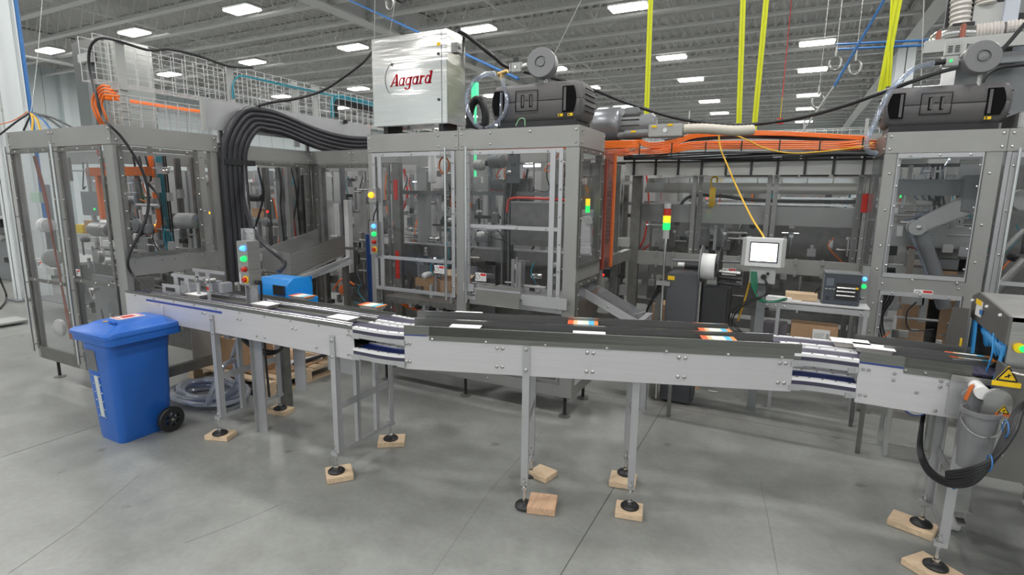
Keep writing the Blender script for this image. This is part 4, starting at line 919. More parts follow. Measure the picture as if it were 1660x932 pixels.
cable([P(250, 478, x=-4.6), P(232, 462, x=-4.75), P(215, 445, x=-4.86), P(207, 428, x=-4.86), P(212, 405, x=-4.85), P(228, 375, x=-4.84), P(239, 345, x=-4.83), P(240, 310, x=-4.82), P(230, 275, x=-4.82), P(213, 245, x=-4.83), P(195, 220, x=-4.85), P(175, 200, x=-4.87), P(166, 190, y=2.55), P(158, 160, y=2.55), P(147, 120, y=2.6), P(144, 90, y=2.6), P(150, 70, y=2.6), P(165, 62, y=2.65), P(190, 66, x=-5.2), P(240, 81, x=-5.2), P(275, 80, x=-5.2), P(320, 90, x=-5.2), P(370, 107, x=-5.2), P(410, 110, x=-5.2)], .011, black, 'long black cable looping from the basket down the left cabinet corner', n=8)
cable([P(250, 478, x=-4.6), P(262, 490, x=-4.5), P(271, 506, x=-4.40), P(275, 530, x=-4.36), P(268, 555, x=-4.36), P(265, 600, x=-4.40)], .010, black, 'black cable hanging behind the blue bin lid', n=8)
# steel shield carrying the hoses
SH = thing('steel_shield', 'long plain steel shield standing on the left cabinet roof', 'shield', (-4.9, 4.4, 2.4))
B().box((-4.915, 3.30, 2.46), (-4.905, 5.55, 2.735)).build('plate', alu, SH); B().box((-4.92, 3.28, 2.44), (-4.895, 3.315, 2.745)).build('edge_flange', lgrey, SH)
for yy in (3.45, 4.5, 5.5): B().box((-4.94, yy, 2.345), (-4.916, yy+.04, 2.6)).build('bracket', steel, SH)
for (px, py) in ((418, 175), (560, 197)):
    q = P(px, py, x=-4.88); B().box((-4.90, q.y-.02, q.z-.025), (-4.86, q.y+.02, q.z+.02)).build('hose_clamp', black, SH, bev=.004)
# black hoses: up the inner post, over, and across
for k in range(5):
    o = k*.060-.03; i = 4-k
    pts = [(-4.86, 3.46+o*.9, 1.0), (-4.86, 3.46+o*.9, 1.6), (-4.86, 3.46+o*.9, 2.15), (-4.845, 3.50+o*.9, 2.36+.012*i), (-4.84, 3.66+o*.72, 2.52+.032*i-.01), (-4.84, 3.84+o*.45, 2.515+.045*i), (-4.84, 4.10+o*.2, 2.50+.045*i), (-4.82, 4.6, 2.39+.045*i), (-4.78, 5.0, 2.35+.045*i), (-4.70, 5.35, 2.38+.040*i), (-4.5, 5.5, 2.40+.02*i), (-4.1, 5.3, 2.36+.01*i)]
    pts = crv(pts, 12)
    solo(B().tube(pts, .031, 12), 'hose', hose_m, 'fat black hose in the arched bundle, %s of five' % ['innermost and lowest', 'second from the inside', 'middle', 'second from the top', 'topmost'][k if True else 0] if False else 'fat black ribbed hose, %s in the arched bundle' % ['lowest', 'second lowest', 'middle', 'second highest', 'topmost'][i], 'hose', 'arched black hoses')
hc = thing('hose_clamp', 'black clamp bar holding the black hoses to the inner post', 'clamp', (-4.87, 3.6, 2.15))
B().box((-4.90, 3.42, 2.14), (-4.88, 3.75, 2.19)).build('back_bar', black, hc); B().box((-4.83, 3.42, 2.14), (-4.82, 3.75, 2.19)).build('front_bar', black, hc)
cable([P(397, 300, x=-4.8), P(400, 340, x=-4.6), P(415, 380, x=-4.2), P(440, 405, x=-3.9), P(458, 420, x=-3.8), P(460, 430, x=-3.78), P(452, 440, x=-3.78)], .022, hose_m, 'black hose bending down into the bright blue coder', 'hose', 'hose', n=10)
cable([P(395, 250, x=-4.82), P(396, 280, x=-4.81), P(400, 330, x=-4.6), P(412, 370, x=-4.25)], .014, hose_m, 'thinner black hose peeling away from the hose bundle', 'hose', 'hose', n=8)
# tall stainless cabinet behind
SB = thing('stainless_cabinet', 'tall polished stainless cabinet behind the wire basket', 'cabinet', (-6.2, 3.9, 2.41))
q = P(165, 70, y=3.3); sx = q.x; 
ys_ = P(256, 150, x=sx).y
B().box((sx-.62, 3.3, 2.41), (sx-.02, ys_, 3.46)).build('body', mirror, SB, bev=.03)
B().box((sx-.02, 3.36, 2.48), (sx+.012, ys_-.05, 3.40)).build('front_door', mirror, SB, bev=.012)
B().box((sx-.30, 3.275, 2.45), (sx-.22, 3.30, 3.35)).build('cable_duct', gpaint, SB); B().box((sx-.42, 3.26, 3.20), (sx-.15, 3.30, 3.30)).build('bracket', lgrey, SB, bev=.01)
# fan of cables at the far left top
for k, (tx_, ty_) in enumerate(((0, 218), (38, 212), (52, 212), (66, 212), (82, 210), (100, 208), (118, 207))):
    cable([P(50, 182, y=3.6), P((50+tx_)/2+2, (182+ty_)/2-3, y=3.55), P(tx_, ty_, y=3.5)], .012, [black, black, yel_cord, yel_cord, bluecab, black, black][k], ['black cable reaching the left edge of the photo from the bunch', 'black cable, leftmost drop of the bunch', 'amber cable in the left roof bunch, left one', 'amber cable in the left roof bunch, right one', 'blue cable in the left roof bunch', 'black cable, second from right of the roof bunch', 'black cable, rightmost of the left roof bunch'][k], n=6)
cable([P(45, 181, y=3.6), P(20, 196, y=3.7), P(-15, 205, y=3.8)], .007, orange, 'thin orange cable leaving the left roof bunch', n=6)
cable([P(50, 182, y=3.6), P(60, 100, y=4.2), P(70, -20, y=4.6)], .004, lgrey, 'thin line suspending the left roof cable bunch', 'wire', 'wire', n=5)
# ================================================================== wheelie bin
def ringz(x0, x1, y0, y1, z, r, n=4):
    out = []
    for cx, cy, a0 in ((x1-r, y1-r, 0), (x0+r, y1-r, pi/2), (x0+r, y0+r, pi), (x1-r, y0+r, 1.5*pi)):
        out += [V((cx+r*cos(a0+pi/2*i/n), cy+r*sin(a0+pi/2*i/n), z)) for i in range(n+1)]
    return out
def loft(rings, cap0=True, cap1=True):
    b = B(); n = len(rings[0]); vs = [q for r in rings for q in r]
    fs = [(i*n+k, i*n+(k+1)%n, (i+1)*n+(k+1)%n, (i+1)*n+k) for i in range(len(rings)-1) for k in range(n)]
    if cap0: fs.append(tuple(range(n))[::-1])
    if cap1: fs.append(tuple((len(rings)-1)*n+k for k in range(n)))
    return b.add(vs, fs)
WB = thing('wheelie_bin', 'blue wheelie bin with a closed lid and a slot window, beside the conveyor', 'bin', (-4.47, 2.22, 0))
loft([ringz(-4.625, -4.325, 2.045, 2.42, .0, .05), ringz(-4.632, -4.318, 2.04, 2.43, .03, .05), ringz(-4.655, -4.27, 2.01, 2.44, .66, .055), ringz(-4.66, -4.255, 2.0, 2.46, .84, .055)]).build('body', binblue, WB, smooth=50)
loft([ringz(-4.70, -4.185, 1.965, 2.50, .795, .05), ringz(-4.70, -4.185, 1.965, 2.50, .845, .05), ringz(-4.685, -4.20, 1.98, 2.49, .848, .05)]).build('rim', binblue, WB, smooth=40)
lid = loft([ringz(-4.712, -4.185, 1.955, 2.49, .842, .045), ringz(-4.712, -4.185, 1.955, 2.49, .866, .045), ringz(-4.69, -4.19, 1.97, 2.49, .882, .045), ringz(-4.645, -4.24, 2.03, 2.47, .893, .05), ringz(-4.61, -4.27, 2.07, 2.45, .917, .06), ringz(-4.57, -4.31, 2.12, 2.42, .925, .06)]).build('lid', binblue, WB, smooth=35)
b = B(); b.box((-4.56, 2.17, .9251), (-4.42, 2.36, .9275)); l = b.build('lid_sticker', white, lid, smooth=0)
b = B(); b.box((-4.55, 2.18, .927), (-4.43, 2.19, .9285)); b.box((-4.55, 2.34, .927), (-4.43, 2.35, .9285)); b.box((-4.55, 2.18, .927), (-4.545, 2.35, .9285)); b.box((-4.435, 2.18, .927), (-4.43, 2.35, .9285)); b.box((-4.52, 2.22, .927), (-4.46, 2.31, .9285)); b.build('sticker_border', red, lid, smooth=0)
B().lathe((-4.47, 2.10, .922), Z, [(.018, 0), (.018, .004), (0, .004)], 14).build('sticker_dot', mat('tan sticker', (.5, .3, .12), .6), lid)
for yy in (2.08,): B().box((-4.40, yy, .925), (-4.30, yy+.02, .938)).build('lid_ridge', binblue, lid, bev=.004)
b = B(); b.cyl((-4.66, 2.52, .895), (-4.19, 2.52, .895), .016, 12); b.build('handle_bar', black, WB)
for xx in (-4.62, -4.25): B().bar((xx, 2.44, .86), (xx, 2.53, .895), .03, .03).build('handle_bracket', binblue, WB)
FB = lambda x, z, d: V((x, 2.045-.0536*z*1.0-d, z))       # on the leaning front
def fquad(x0, x1, z0, z1, d0, d1): return B().add([FB(x0, z0, d0), FB(x1, z0, d0), FB(x1, z1, d0), FB(x0, z1, d0), FB(x0, z0, d1), FB(x1, z0, d1), FB(x1, z1, d1), FB(x0, z1, d1)], [(0,1,2,3),(7,6,5,4),(0,4,5,1),(1,5,6,2),(2,6,7,3),(3,7,4,0)])
fquad(-4.60, -4.47, .56, .72, .0, .003).build('grey_patch', mat('grey tape patch', (.16, .165, .17), .5), WB, smooth=0)
fr = fquad(-4.55, -4.47, .17, .54, .0, .004).build('window_frame', binblue, WB, smooth=0)
fquad(-4.535, -4.485, .19, .52, .004, .006).build('window', mat('milky window strip', (.62, .66, .62), .35), fr, smooth=0)
b = B()
for k in range(6):
    for xx in (-4.556, -4.464): b.bolt(FB(xx, .19+.066*k, .003), (0, -1, 0), .006)
b.build('rivets', bolt_m, fr, kind='stuff')
def wheel(x, y, z, r, w, parent, sp=True):
    t_ = B().lathe((x, y, z), (1, 0, 0), [(r*.62, -w/2), (r*.93, -w/2), (r, -w/3), (r, w/3), (r*.93, w/2), (r*.62, w/2), (r*.60, w/3)], 32).build('wheel', black, parent)
    b = B(); b.lathe((x, y, z), (1, 0, 0), [(r*.22, -w/2), (r*.22, w/2), (0, w/2)], 16)
    b.lathe((x, y, z), (1, 0, 0), [(r*.60, -w/3), (r*.62, w/3), (r*.56, w/3), (r*.54, -w/3)], 28)
    for k in range(6): a_ = k*pi/3; b.bar((x+w*.2, y, z), (x+w*.2, y+r*.6*cos(a_), z+r*.6*sin(a_)), .014, .02, (1, 0, 0))
    b.build('hub', blackp, t_)
wheel(-4.235, 2.365, .102, .10, .045, WB); wheel(-4.715, 2.365, .102, .10, .045, WB)
b = B(); b.cyl((-4.74, 2.365, .102), (-4.21, 2.365, .102), .011, 8); b.build('axle', steel, WB)
# ---- coiled clear hose on the floor
pts = []
for k in range(170):
    t_ = k/170; a_ = t_*2*pi*7.3; R_ = .30-.055*sin(t_*9)-.03*cos(a_*.37)
    pts.append((-4.62+.95*R_*cos(a_)*1.15, 2.93+.72*R_*sin(a_), .024+.012*(k/22)+.010*sin(a_*1.7)))
pts += crv([pts[-1], (-4.30, 3.0, .20), (-4.34, 3.03, .32), (-4.42, 3.06, .40), (-4.40, 3.1, .52)], 6)
solo(B().tube(pts, .021, 9), 'coiled_hose', coil_m, 'coil of clear bluish hose lying on the floor behind the bin', 'hose')
cable([(-4.30, 2.72, .10), (-4.14, 2.66, .25), (-4.16, 2.78, .42), (-4.3, 3.0, .40), (-4.44, 3.14, .28), (-4.50, 3.2, .22)], .024, coil_m, 'clear hose loop standing up from the floor coil', 'hose', 'hose', n=9)
b = B(); b.cyl((-4.60, 3.18, .20), (-4.50, 3.16, .17), .028, 10); solo(b, 'hose_fitting', bluecab, 'blue hose fitting at the end of the clear hose', 'fitting')
cable([(-4.9, 3.5, .16), (-4.6, 3.5, .12), (-4.45, 3.35, .07), (-4.2, 3.28, .03)], .022, bluecab, 'blue hose lying behind the coil', 'hose', 'hose')
# ---- pallet with flat boards
PL = thing('wooden_pallet', 'wooden pallet on the floor under the inner guard, seen below the conveyor', 'pallet', (-4.75, 3.75, 0))
px0, px1, py0, py1 = -5.35, -4.16, 3.20, 4.15
for xx in (px0, (px0+px1)/2-.04, px1-.09):
    for yy in (py0, (py0+py1)/2-.05, py1-.10): B().box((xx, yy, .018), (xx+.09, yy+.10, .10)).build('block', wood, PL, smooth=0)
for xx in (px0, (px0+px1)/2-.04, px1-.09):
    B().box((xx, py0, 0), (xx+.09, py1, .018)).build('bottom_board', wood, PL, smooth=0); B().box((xx, py0, .10), (xx+.09, py1, .118)).build('stringer', wood, PL, smooth=0)
for k in range(7): B().box((px0, py0+.01+k*.137, .118), (px1, py0+.10+k*.137, .136)).build('deck_board', wood, PL, smooth=0)
solo(B().box((-5.15, 3.42, .137), (-4.25, 4.05, .15)), 'cardboard_sheet', card, 'flat cardboard sheet lying on the wooden pallet', 'cardboard', smooth=0)
solo(B().box((-5.0, 3.30, .151), (-4.45, 3.66, .20)), 'flat_carton', card, 'folded brown carton on top of the pallet', 'carton', smooth=0)
solo(B().obox((-4.42, 3.75, .160), (.10, .25, 0), (.05, -.02, 0), (0, 0, .008)), 'bright_sheet', paper, 'bright white sheet resting on the pallet cardboard', 'sheet', smooth=0)
solo(B().obox((-4.30, 3.95, .175), (.05, .28, .01), (.02, -.005, 0), (0, 0, .012)), 'dark_strip', dark, 'dark bent strip lying along the pallet edge', 'strip', smooth=0)
solo(B().box((-5.0, 3.28, .201), (-4.55, 3.6, .47)), 'carton', card, 'brown carton standing on the pallet behind the legs', 'carton', smooth=0)
# scraps on the floor right of centre
q = P(1128, 629, z=.0); solo(B().obox((q.x, q.y, .004), (.035, .01, 0), (-.01, .03, 0), (0, 0, .002)), 'cardboard_scrap', card, 'small tan scrap on the floor under the middle conveyor', 'scrap', smooth=0)
q = P(1155, 635, z=.0); solo(B().obox((q.x, q.y, .006), (.04, -.012, .003), (.01, .012, 0), (0, 0, .002)), 'paper_scrap', paper, 'small white scrap on the floor beside the tan one', 'scrap', smooth=0)
# ================================================================== switch box on its post
def lamps(parent, cx, cy, z0, dz, kinds, n=(0, -1, 0), r=.017):
    for i, (nm, m_, ring) in enumerate(kinds):
        o = V((cx, cy, z0-dz*i)); nn = V(n)
        l = B().lathe(o, nn, [(r*1.25, 0), (r*1.25, .006), (r, .008), (r, .022), (r*.7, .028), (0, .029)], 18).build(nm, m_, parent)
        if ring: B().lathe(o, nn, [(r*1.7, -.002), (r*1.7, .005), (r*1.2, .006)], 20).build('collar', yellow, l)
CB = thing('control_post', 'upright post with a steel switch box and four round buttons amid the left conveyor', 'control station', (-3.72, 2.70, 0))
q = P(404, 420, y=2.68); q = V((q.x+.055, q.y, q.z))
B().box((q.x-.10, 2.69, .0), (q.x-.0, 2.70, 1.62)).build('post_plate', alu, CB); B().box((q.x-.105, 2.665, 0.0), (q.x-.098, 2.70, 1.62)).build('post_flange', alu, CB)
B().box((q.x-.06, 2.585, 1.21), (q.x+.06, 2.689, 1.535)).build('box', steel, CB, bev=.004)
lamps(CB, q.x+.02, 2.585, 1.485, .077, (('blue_lamp', g_blue, 0), ('green_lamp', g_green, 0), ('red_button', redp, 0), ('stop_button', redp, 1)))
B().box((q.x-.045, 2.583, 1.22), (q.x-.035, 2.586, 1.30)).build('name_plate', white, CB, smooth=0)
b = B(); b.cyl((q.x+.07, 2.64, 1.23), (q.x+.10, 2.64, 1.23), .018, 10); b.build('cable_gland', black, CB)
bolts_on(CB, [V((q.x-.08, 2.69, 1.59)), V((q.x-.02, 2.69, 1.59)), V((q.x-.08, 2.69, 1.17))], (0, -1, 0), .009)
cable([(q.x+.085, 2.66, 1.22), (q.x+.03, 2.70, 1.16), (q.x+.012, 2.71, 1.05), (q.x+.012, 2.71, .9), (q.x+.012, 2.71, .6), (q.x+.012, 2.72, .3)], .009, black, 'black cable down the back of the switch box post')
for k in range(2): cable([(-3.95, 2.72, .84), (-3.80, 2.75, .70+.02*k), (-3.62, 2.78, .62+.03*k), (-3.45, 2.8, .68), (-3.40, 2.8, .84)], .012, black, ['black cable loop sagging below the left conveyor, lower one', 'black cable loop sagging below the left conveyor, upper one'][k])
b = B(); b.box((-4.05, 2.74, .70), (-3.98, 2.82, .86)); solo(b, 'bracket_plate', alu, 'plain bracket plate hanging below the left conveyor', 'bracket')
b = B(); b.box((-3.42, 2.89, .33), (-3.30, 2.90, .84)); solo(b, 'hanging_plate', alu, 'grey plate hanging under the far side of the left conveyor', 'bracket')
b = B(); b.box((-3.05, 2.89, .55), (-2.72, 2.90, .84)); solo(b, 'hanging_plate', alu, 'wide grey plate under the left conveyor beside the second legs', 'bracket')
# ---- bright blue coder beside the far lane
BC = thing('inkjet_coder', 'bright blue coder with black windows beside the far lane of the left conveyor', 'coder', (-3.8, 3.15, .95))
A = lambda px, py, y=3.0: P(px, py, y=y)
zb_, zt_ = 1.0, 1.20
def wedge(xl, xr, y0, y1, zb0, zl, zr, name, m, bev=.008):
    return B().prism([(xl, y0, zb0), (xr, y0, zb0), (xr, y0, zr), (xl, y0, zl)], (0, y1-y0, 0)).build(name, m, BC, bev=bev)
xl, xm1, xm2, xr = A(410, 450).x, A(460, 450).x, A(486, 450, 3.1).x-.03, A(516, 470, 3.22).x
loft([ringz(xl, xm1+.02, 3.02, 3.26, .96, .01), ringz(xl, xm1+.02, 3.02, 3.26, 1.10, .01), ringz(xl+.02, xm1+.01, 3.06, 3.25, 1.175, .02)]).build('housing', cyan, BC, smooth=30)
loft([ringz(xm1+.012, xm2, 2.99, 3.26, .96, .01), ringz(xm1+.012, xm2, 2.99, 3.26, 1.13, .01), ringz(xm1+.03, xm2-.01, 3.05, 3.25, 1.19, .02)]).build('end_housing', cyan, BC, smooth=30)
B().box((xm2, 3.02, .95), (xr, 3.22, 1.03)).build('foot_block', cyan, BC, bev=.008)
B().box((xl+.22, 3.013, 1.05), (xm1-.005, 3.02, 1.13)).build('black_window', black, BC, smooth=0)
B().box((xl+.26, 3.011, .97), (xm1-.0, 3.02, 1.04)).build('black_window', black, BC, smooth=0); B().box((xl+.005, 3.013, .985), (xl+.18, 3.02, 1.035)).build('black_window', black, BC, smooth=0)
B().box((xl+.04, 3.010, .995), (xl+.15, 3.014, 1.025)).build('red_script_plate', red, BC, smooth=0); B().box((xl+.275, 3.009, 1.01), (xl+.29, 3.012, 1.025)).build('status_led', g_white, BC, smooth=0)
b = B()
for k in range(5): b.box((xm2-.045, 2.985, 1.015+.02*k), (xm2-.030, 2.991, 1.028+.02*k))
b.build('side_lettering', mat('navy lettering', (.01, .03, .12), .5), BC, smooth=0, kind='stuff')
B().box((xl-.1, 3.05, .90), (xr, 3.25, .955)).build('stand', steel_d, BC); B().box((xl+.1, 3.1, 0), (xl+.18, 3.18, .9)).build('stand_leg', steel_d, BC)
# ---- guide fixture over the left conveyor
GF = thing('guide_fixture', 'aluminium guide fixture with long bars above the start of the left conveyor', 'fixture', (-4.45, 2.75, 1.05))
q0 = P(264, 455, y=2.56); q1 = P(312, 462, y=2.56)
b = B(); b.box((q0.x, 2.55, 1.07), (q0.x+.24, 2.556, 1.145)); b.build('side_plate', alu, GF); 
B().box((q0.x+.05, 2.547, 1.09), (q0.x+.17, 2.551, 1.12)).build('slot', dark, GF, smooth=0)
B().box((q0.x+.235, 2.55, 1.07), (q0.x+.241, 2.70, 1.15)).build('end_plate', alu, GF)
B().box((q0.x, 2.70, 1.07), (q0.x+.24, 2.706, 1.145)).build('side_plate', alu, GF)
for yy, zz in ((2.60, 1.20), (2.78, 1.22)):
    B().box((q0.x+.05, yy, zz), (q0.x+.46, yy+.012, zz+.025)).build('bar', alu, GF)
    for xx in (q0.x+.08, q0.x+.22): B().box((xx, yy, 1.08), (xx+.05, yy+.008, zz)).build('bracket', alu, GF)
for xx in (q0.x+.37, q0.x+.50):
    B().box((xx, 2.60, 1.0), (xx+.035, 2.608, 1.225)).build('upright', alu, GF); b = B(); b.cyl((xx+.017, 2.585, 1.20), (xx+.017, 2.66, 1.20), .018, 10); b.build('knob', steel, GF)
for xx in (q0.x+.43, q0.x+.55): B().box((xx, 2.66, 1.10), (xx+.05, 2.75, 1.18)).build('clamp_block', alu, GF, bev=.004)
B().box((q0.x+.50, 2.598, 1.13), (q0.x+.525, 2.6, 1.155)).build('red_mark', red, GF, smooth=0)
solo(B().box((-4.98, 2.56, 1.02), (-4.86, 2.70, 1.16)), 'gearbox', steel_d, 'dull gearbox where the conveyor leaves the left cabinet', 'gearbox', bev=.01)
# ---- steel hopper chute behind the coder
HP = thing('steel_hopper', 'long inclined stainless hopper behind the bright blue coder', 'hopper', (-4.1, 3.9, .9))
a0, a1, a2, a3 = P(424, 404, y=3.55), P(470, 411, y=3.55), P(558, 382, y=4.2), P(515, 371, y=4.3)
lo = V((0, 0, -.22))
def panel(pp, name, m=steel, t=(0, 0, .006)): return B().prism(pp, t).build(name, m, HP, smooth=0)
panel([a1, a2, a2+lo*.9, a1+lo*1.15], 'side_panel', steel, (0, .006, 0)); panel([a0, a1, a1+lo*1.15, a0+lo*1.1+V((.05, 0, 0))], 'end_panel', steel, (0, .006, 0))
panel([a0, a3, a3+lo*.8, a0+lo*1.1], 'side_panel', steel, (.006, 0, 0)); panel([a0+lo*1.0, a1+lo*1.0, a2+lo*.8, a3+lo*.8], 'floor_panel', mirror)
dn = V((0, 0, -.07)); inn = V((-.10, .05, -.07))
panel([a1, a2, a2+inn, a1+inn], 'flared_lip', mirror)
b = B(); b.bar(a1+lo*1.2, a2+lo*1.05+V((.05, 0, 0)), .03, .03); b.build('support_rail', alu, HP); b = B(); b.bar(a1+lo*1.55+V((-.15, 0, 0)), a2+lo*1.2+V((.1, 0, 0)), .025, .04); b.build('support_rail', alu, HP)
for q_ in (a1+lo*1.2, a2+lo*1.1): b = B(); b.bar((q_.x, q_.y+.02, 0), q_, .05, .05); b.build('leg', steel_d, HP)
# ================================================================== labeller, stack light, screen, printer table
LB = thing('label_applicator', 'dark grey labeller cabinet with a white label reel on top', 'labeller', (-.72, 4.95, 0))
B().box((-.935, 4.90, .02), (-.655, 5.15, 1.215)).build('cabinet', mat('dark slate enamel', (.085, .088, .098), .5), LB, bev=.01)
B().box((-.925, 4.895, 1.155), (-.865, 4.90, 1.19)).build('hazard_sticker', yellow, LB, smooth=0)
B().box((-.64, 4.93, .55), (-.655, 5.10, 1.15)).build('gap_plate', steel, LB)
B().box((-.62, 4.92, .72), (-.40, 5.2, 1.13)).build('print_head_box', blackp, LB, bev=.02); B().box((-.60, 4.94, .45), (-.43, 5.15, .72)).build('lower_box', blackp, LB, bev=.02)
zr_ = 1.285
B().lathe((-.66, 5.0, zr_+.0), (1, 0, 0), [(0, 0), (.185, 0), (.185, .006), (0, .006)], 32).build('reel_flange', gpaint, LB); B().lathe((-.505, 5.0, zr_+.0), (1, 0, 0), [(0, 0), (.175, 0), (.175, .006), (0, .006)], 32).build('reel_flange', black, LB)
B().lathe((-.652, 5.0, zr_+.0), (1, 0, 0), [(.04, 0), (.115, 0), (.115, .115), (.04, .115)], 32).build('label_roll', paper, LB); B().lathe((-.60, 5.02, zr_-.14), (1, 0, 0), [(0, 0), (.05, 0), (.05, .09), (0, .09)], 20).build('label_roll', lgrey, LB)
b = B(); b.cyl((-.80, 5.0, zr_), (-.66, 5.0, zr_), .035, 12); b.build('spindle', blackp, LB); b = B(); b.cyl((-.86, 5.0, zr_), (-.80, 5.0, zr_), .02, 12); b.build('spindle_cap', white, LB)
for k in range(3): b = B(); b.cyl((-.50, 4.96, zr_-.03-.05*k), (-.33+.01*k, 4.96, zr_-.035-.05*k), .016, 10); b.build('guide_roller', chrome if k == 0 else blackp, LB)
b = B(); b.cyl((-.93, 5.1, 1.31), (-.35, 5.1, 1.33), .012, 8); b.build('cross_bar', gpaint, LB)
SL = thing('stack_light', 'stack light with red, yellow and green tiers on a thin pole', 'signal lamp', (-.97, 4.9, 0))
b = B(); b.cyl((-.965, 4.9, .02), (-.965, 4.9, 1.56), .0125, 10); b.build('pole', chrome, SL)
b = B(); b.cyl((-.965, 4.9, 1.52), (-.965, 4.9, 1.60), .028, 14); b.build('socket', lgrey, SL)
for i, (m_, nm) in enumerate(((g_green, 'green_tier'), (g_yel, 'yellow_tier'), (mat('unlit red lens', (.5, .03, .02), .3), 'red_tier'))):
    b = B(); b.cyl((-.965, 4.9, 1.602+.062*i), (-.965, 4.9, 1.660+.062*i), .032, 18); b.build(nm, m_, SL)
b = B(); b.cyl((-.965, 4.9, 1.788), (-.965, 4.9, 1.83), .03, 16); b.build('cap', lgrey, SL)
B().box((-1.02, 4.88, 1.10), (-.90, 4.94, 1.14)).build('clamp', steel, SL); B().box((-1.04, 4.95, .02), (-.98, 5.0, 1.18)).build('stand_post', steel_d, SL)
for k in range(3): cable([(-.99, 4.92, 1.15-.05*k), (-1.06, 4.93, .95), (-1.10, 4.94, .80), (-1.02+.03*k, 4.95, .6), (-1.0+.03*k, 4.95, .35)], .009, black, ['thin black cable left of the labeller, outer', 'thin black cable left of the labeller, middle', 'thin black cable left of the labeller, inner'][k])
solo(B().box((-1.15, 5.4, .0), (-.95, 5.65, .82)), 'carton', card, 'brown carton behind the stack light pole', 'carton', smooth=0)
HM = thing('touch_screen', 'pale touch screen terminal on a post with a bright white display', 'screen', (-.16, 5.02, 0))
ca, sa = 1, .02
B().box((-.315, 4.97, 1.315), (-.02, 5.05, 1.56)).build('housing', white, HM, bev=.006)
for xx in (-.335, -.03): B().box((xx, 4.965, 1.32), (xx+.03, 5.04, 1.555)).build('side_bracket', lgrey, HM, bev=.003)
z = B().box((-.275, 4.962, 1.355), (-.055, 4.971, 1.525)).build('bezel', black, HM, bev=.003)
B().box((-.265, 4.959, 1.365), (-.065, 4.9625, 1.515)).build('display', g_white, z, smooth=0)
b = B(); b.box((-.105, 4.957, 1.375), (-.085, 4.960, 1.385)); b.box((-.12, 4.957, 1.39), (-.11, 4.960, 1.41)); b.box((-.085, 4.957, 1.395), (-.07, 4.960, 1.40)); b.build('screen_icons', glow('screen orange', (.9, .4, .15), 1.), z, smooth=0)
B().box((-.26, 5.0, 1.17), (-.06, 5.06, 1.315)).build('connection_box', lgrey, HM, bev=.004); B().box((-.19, 5.06, 0), (-.12, 5.12, 1.4)).build('post', gpaint, HM)
b = B(); b.cyl((-.15, 4.98, 1.23), (-.15, 5.0, 1.23), .022, 12); b.cyl((-.12, 4.98, 1.26), (-.12, 5.0, 1.26), .012, 12); b.build('connector', black, HM)
for k in range(4): b = B(); b.cyl((-.25+.05*k, 5.03, 1.30), (-.25+.05*k, 5.03, 1.27), .010, 8); b.build('cable_gland', black, HM)
for k in range(5): cable([(-.25+.01*k, 5.0, 1.27), (-.24+.012*k, 4.98, 1.17-.01*k), (-.20, 4.98, 1.08), (-.16+.02*k, 4.98, 1.02), (-.05+.02*k, 5.02, 1.02+.01*k), (.04, 5.1, 1.03)], .0045, green_c, 'green cable tangled below the touch screen', group='green cables under the screen', n=6)
for k in range(4): cable([(-.14, 4.99, 1.22), (-.12+.01*k, 4.96, 1.10), (-.20-.02*k, 4.96, 1.02), (-.30-.03*k, 4.97, .95-.02*k), (-.36, 4.98, .82-.03*k), (-.24, 4.99, .70)], .0045, black, 'black cable looping left below the touch screen', group='black cables under the screen', n=6)
cable([P(1219, 440, y=5.08), P(1212, 470, y=5.1), P(1203, 500, y=5.12), P(1196, 520, y=5.15)], .008, yel_cord, 'yellow cord hanging straight down left of the touch screen post')
TB = thing('printer_table', 'narrow aluminium framed shelf table carrying the label printer', 'table', (.25, 5.35, 0))
B().box((-.135, 5.22, .985), (.66, 5.48, 1.0)).build('top', mat('pale table top', (.66, .66, .68), .35), TB, bev=.002)
for zz in (.93, .60): B().box((-.135, 5.21, zz), (.66, 5.235, zz+.045)).build('front_rail', alu, TB); B().box((-.135, 5.46, zz), (.66, 5.48, zz+.045)).build('back_rail', alu, TB)
for xx, yy in ((-.03, 5.212), (.62, 5.212), (-.03, 5.46), (.62, 5.46)): B().box((xx, yy, 0), (xx+.03, yy+.02, .98)).build('leg', alu, TB)
B().box((-.13, 5.235, .60), (.65, 5.46, .61)).build('lower_shelf', steel_d, TB)
bolts_on(TB, [V((x_, 5.21, .952)) for x_ in (-.11, -.04, .03, .6)]+[V((x_, 5.21, .622)) for x_ in (-.06, .03)], (0, -1, 0), .009)
solo(B().obox((-.02, 5.30, 1.012), (.10, -.012, 0), (.01, .03, 0), (0, 0, .010)), 'notepad', paper, 'thin white pad on the printer table, left of the printer', 'paper', bev=.002)
solo(B().obox((.02, 5.37, 1.003), (.14, .0, 0), (.0, .08, 0), (0, 0, .002)), 'paper_sheet', paper, 'white sheets spread flat on the printer table', 'paper', smooth=0)
PR = thing('label_printer', 'dark grey desktop label printer with a metal top on the table', 'printer', (.46, 5.35, 1.0))
slate = mat('printer slate', (.07, .08, .10), .45)
B().box((.31, 5.26, 1.003), (.585, 5.47, 1.265)).build('body', slate, PR, bev=.006); B().box((.308, 5.262, 1.02), (.315, 5.47, 1.255)).build('side_cover', gpaint, PR)
B().box((.312, 5.255, 1.262), (.583, 5.472, 1.272)).build('top_cover', gpaint, PR, bev=.003); B().box((.33, 5.255, 1.16), (.385, 5.262, 1.225)).build('display', mat('dim display', (.16, .18, .22), .3), PR, smooth=0)
b = B()
for k in range(3): b.box((.325+.028*k, 5.255, 1.13), (.345+.028*k, 5.262, 1.138))
b.build('keys', lgrey, PR, smooth=0, kind='stuff')
mo = B().box((.40, 5.252, 1.05), (.57, 5.262, 1.19)).build('mouth', dark, PR, smooth=0)
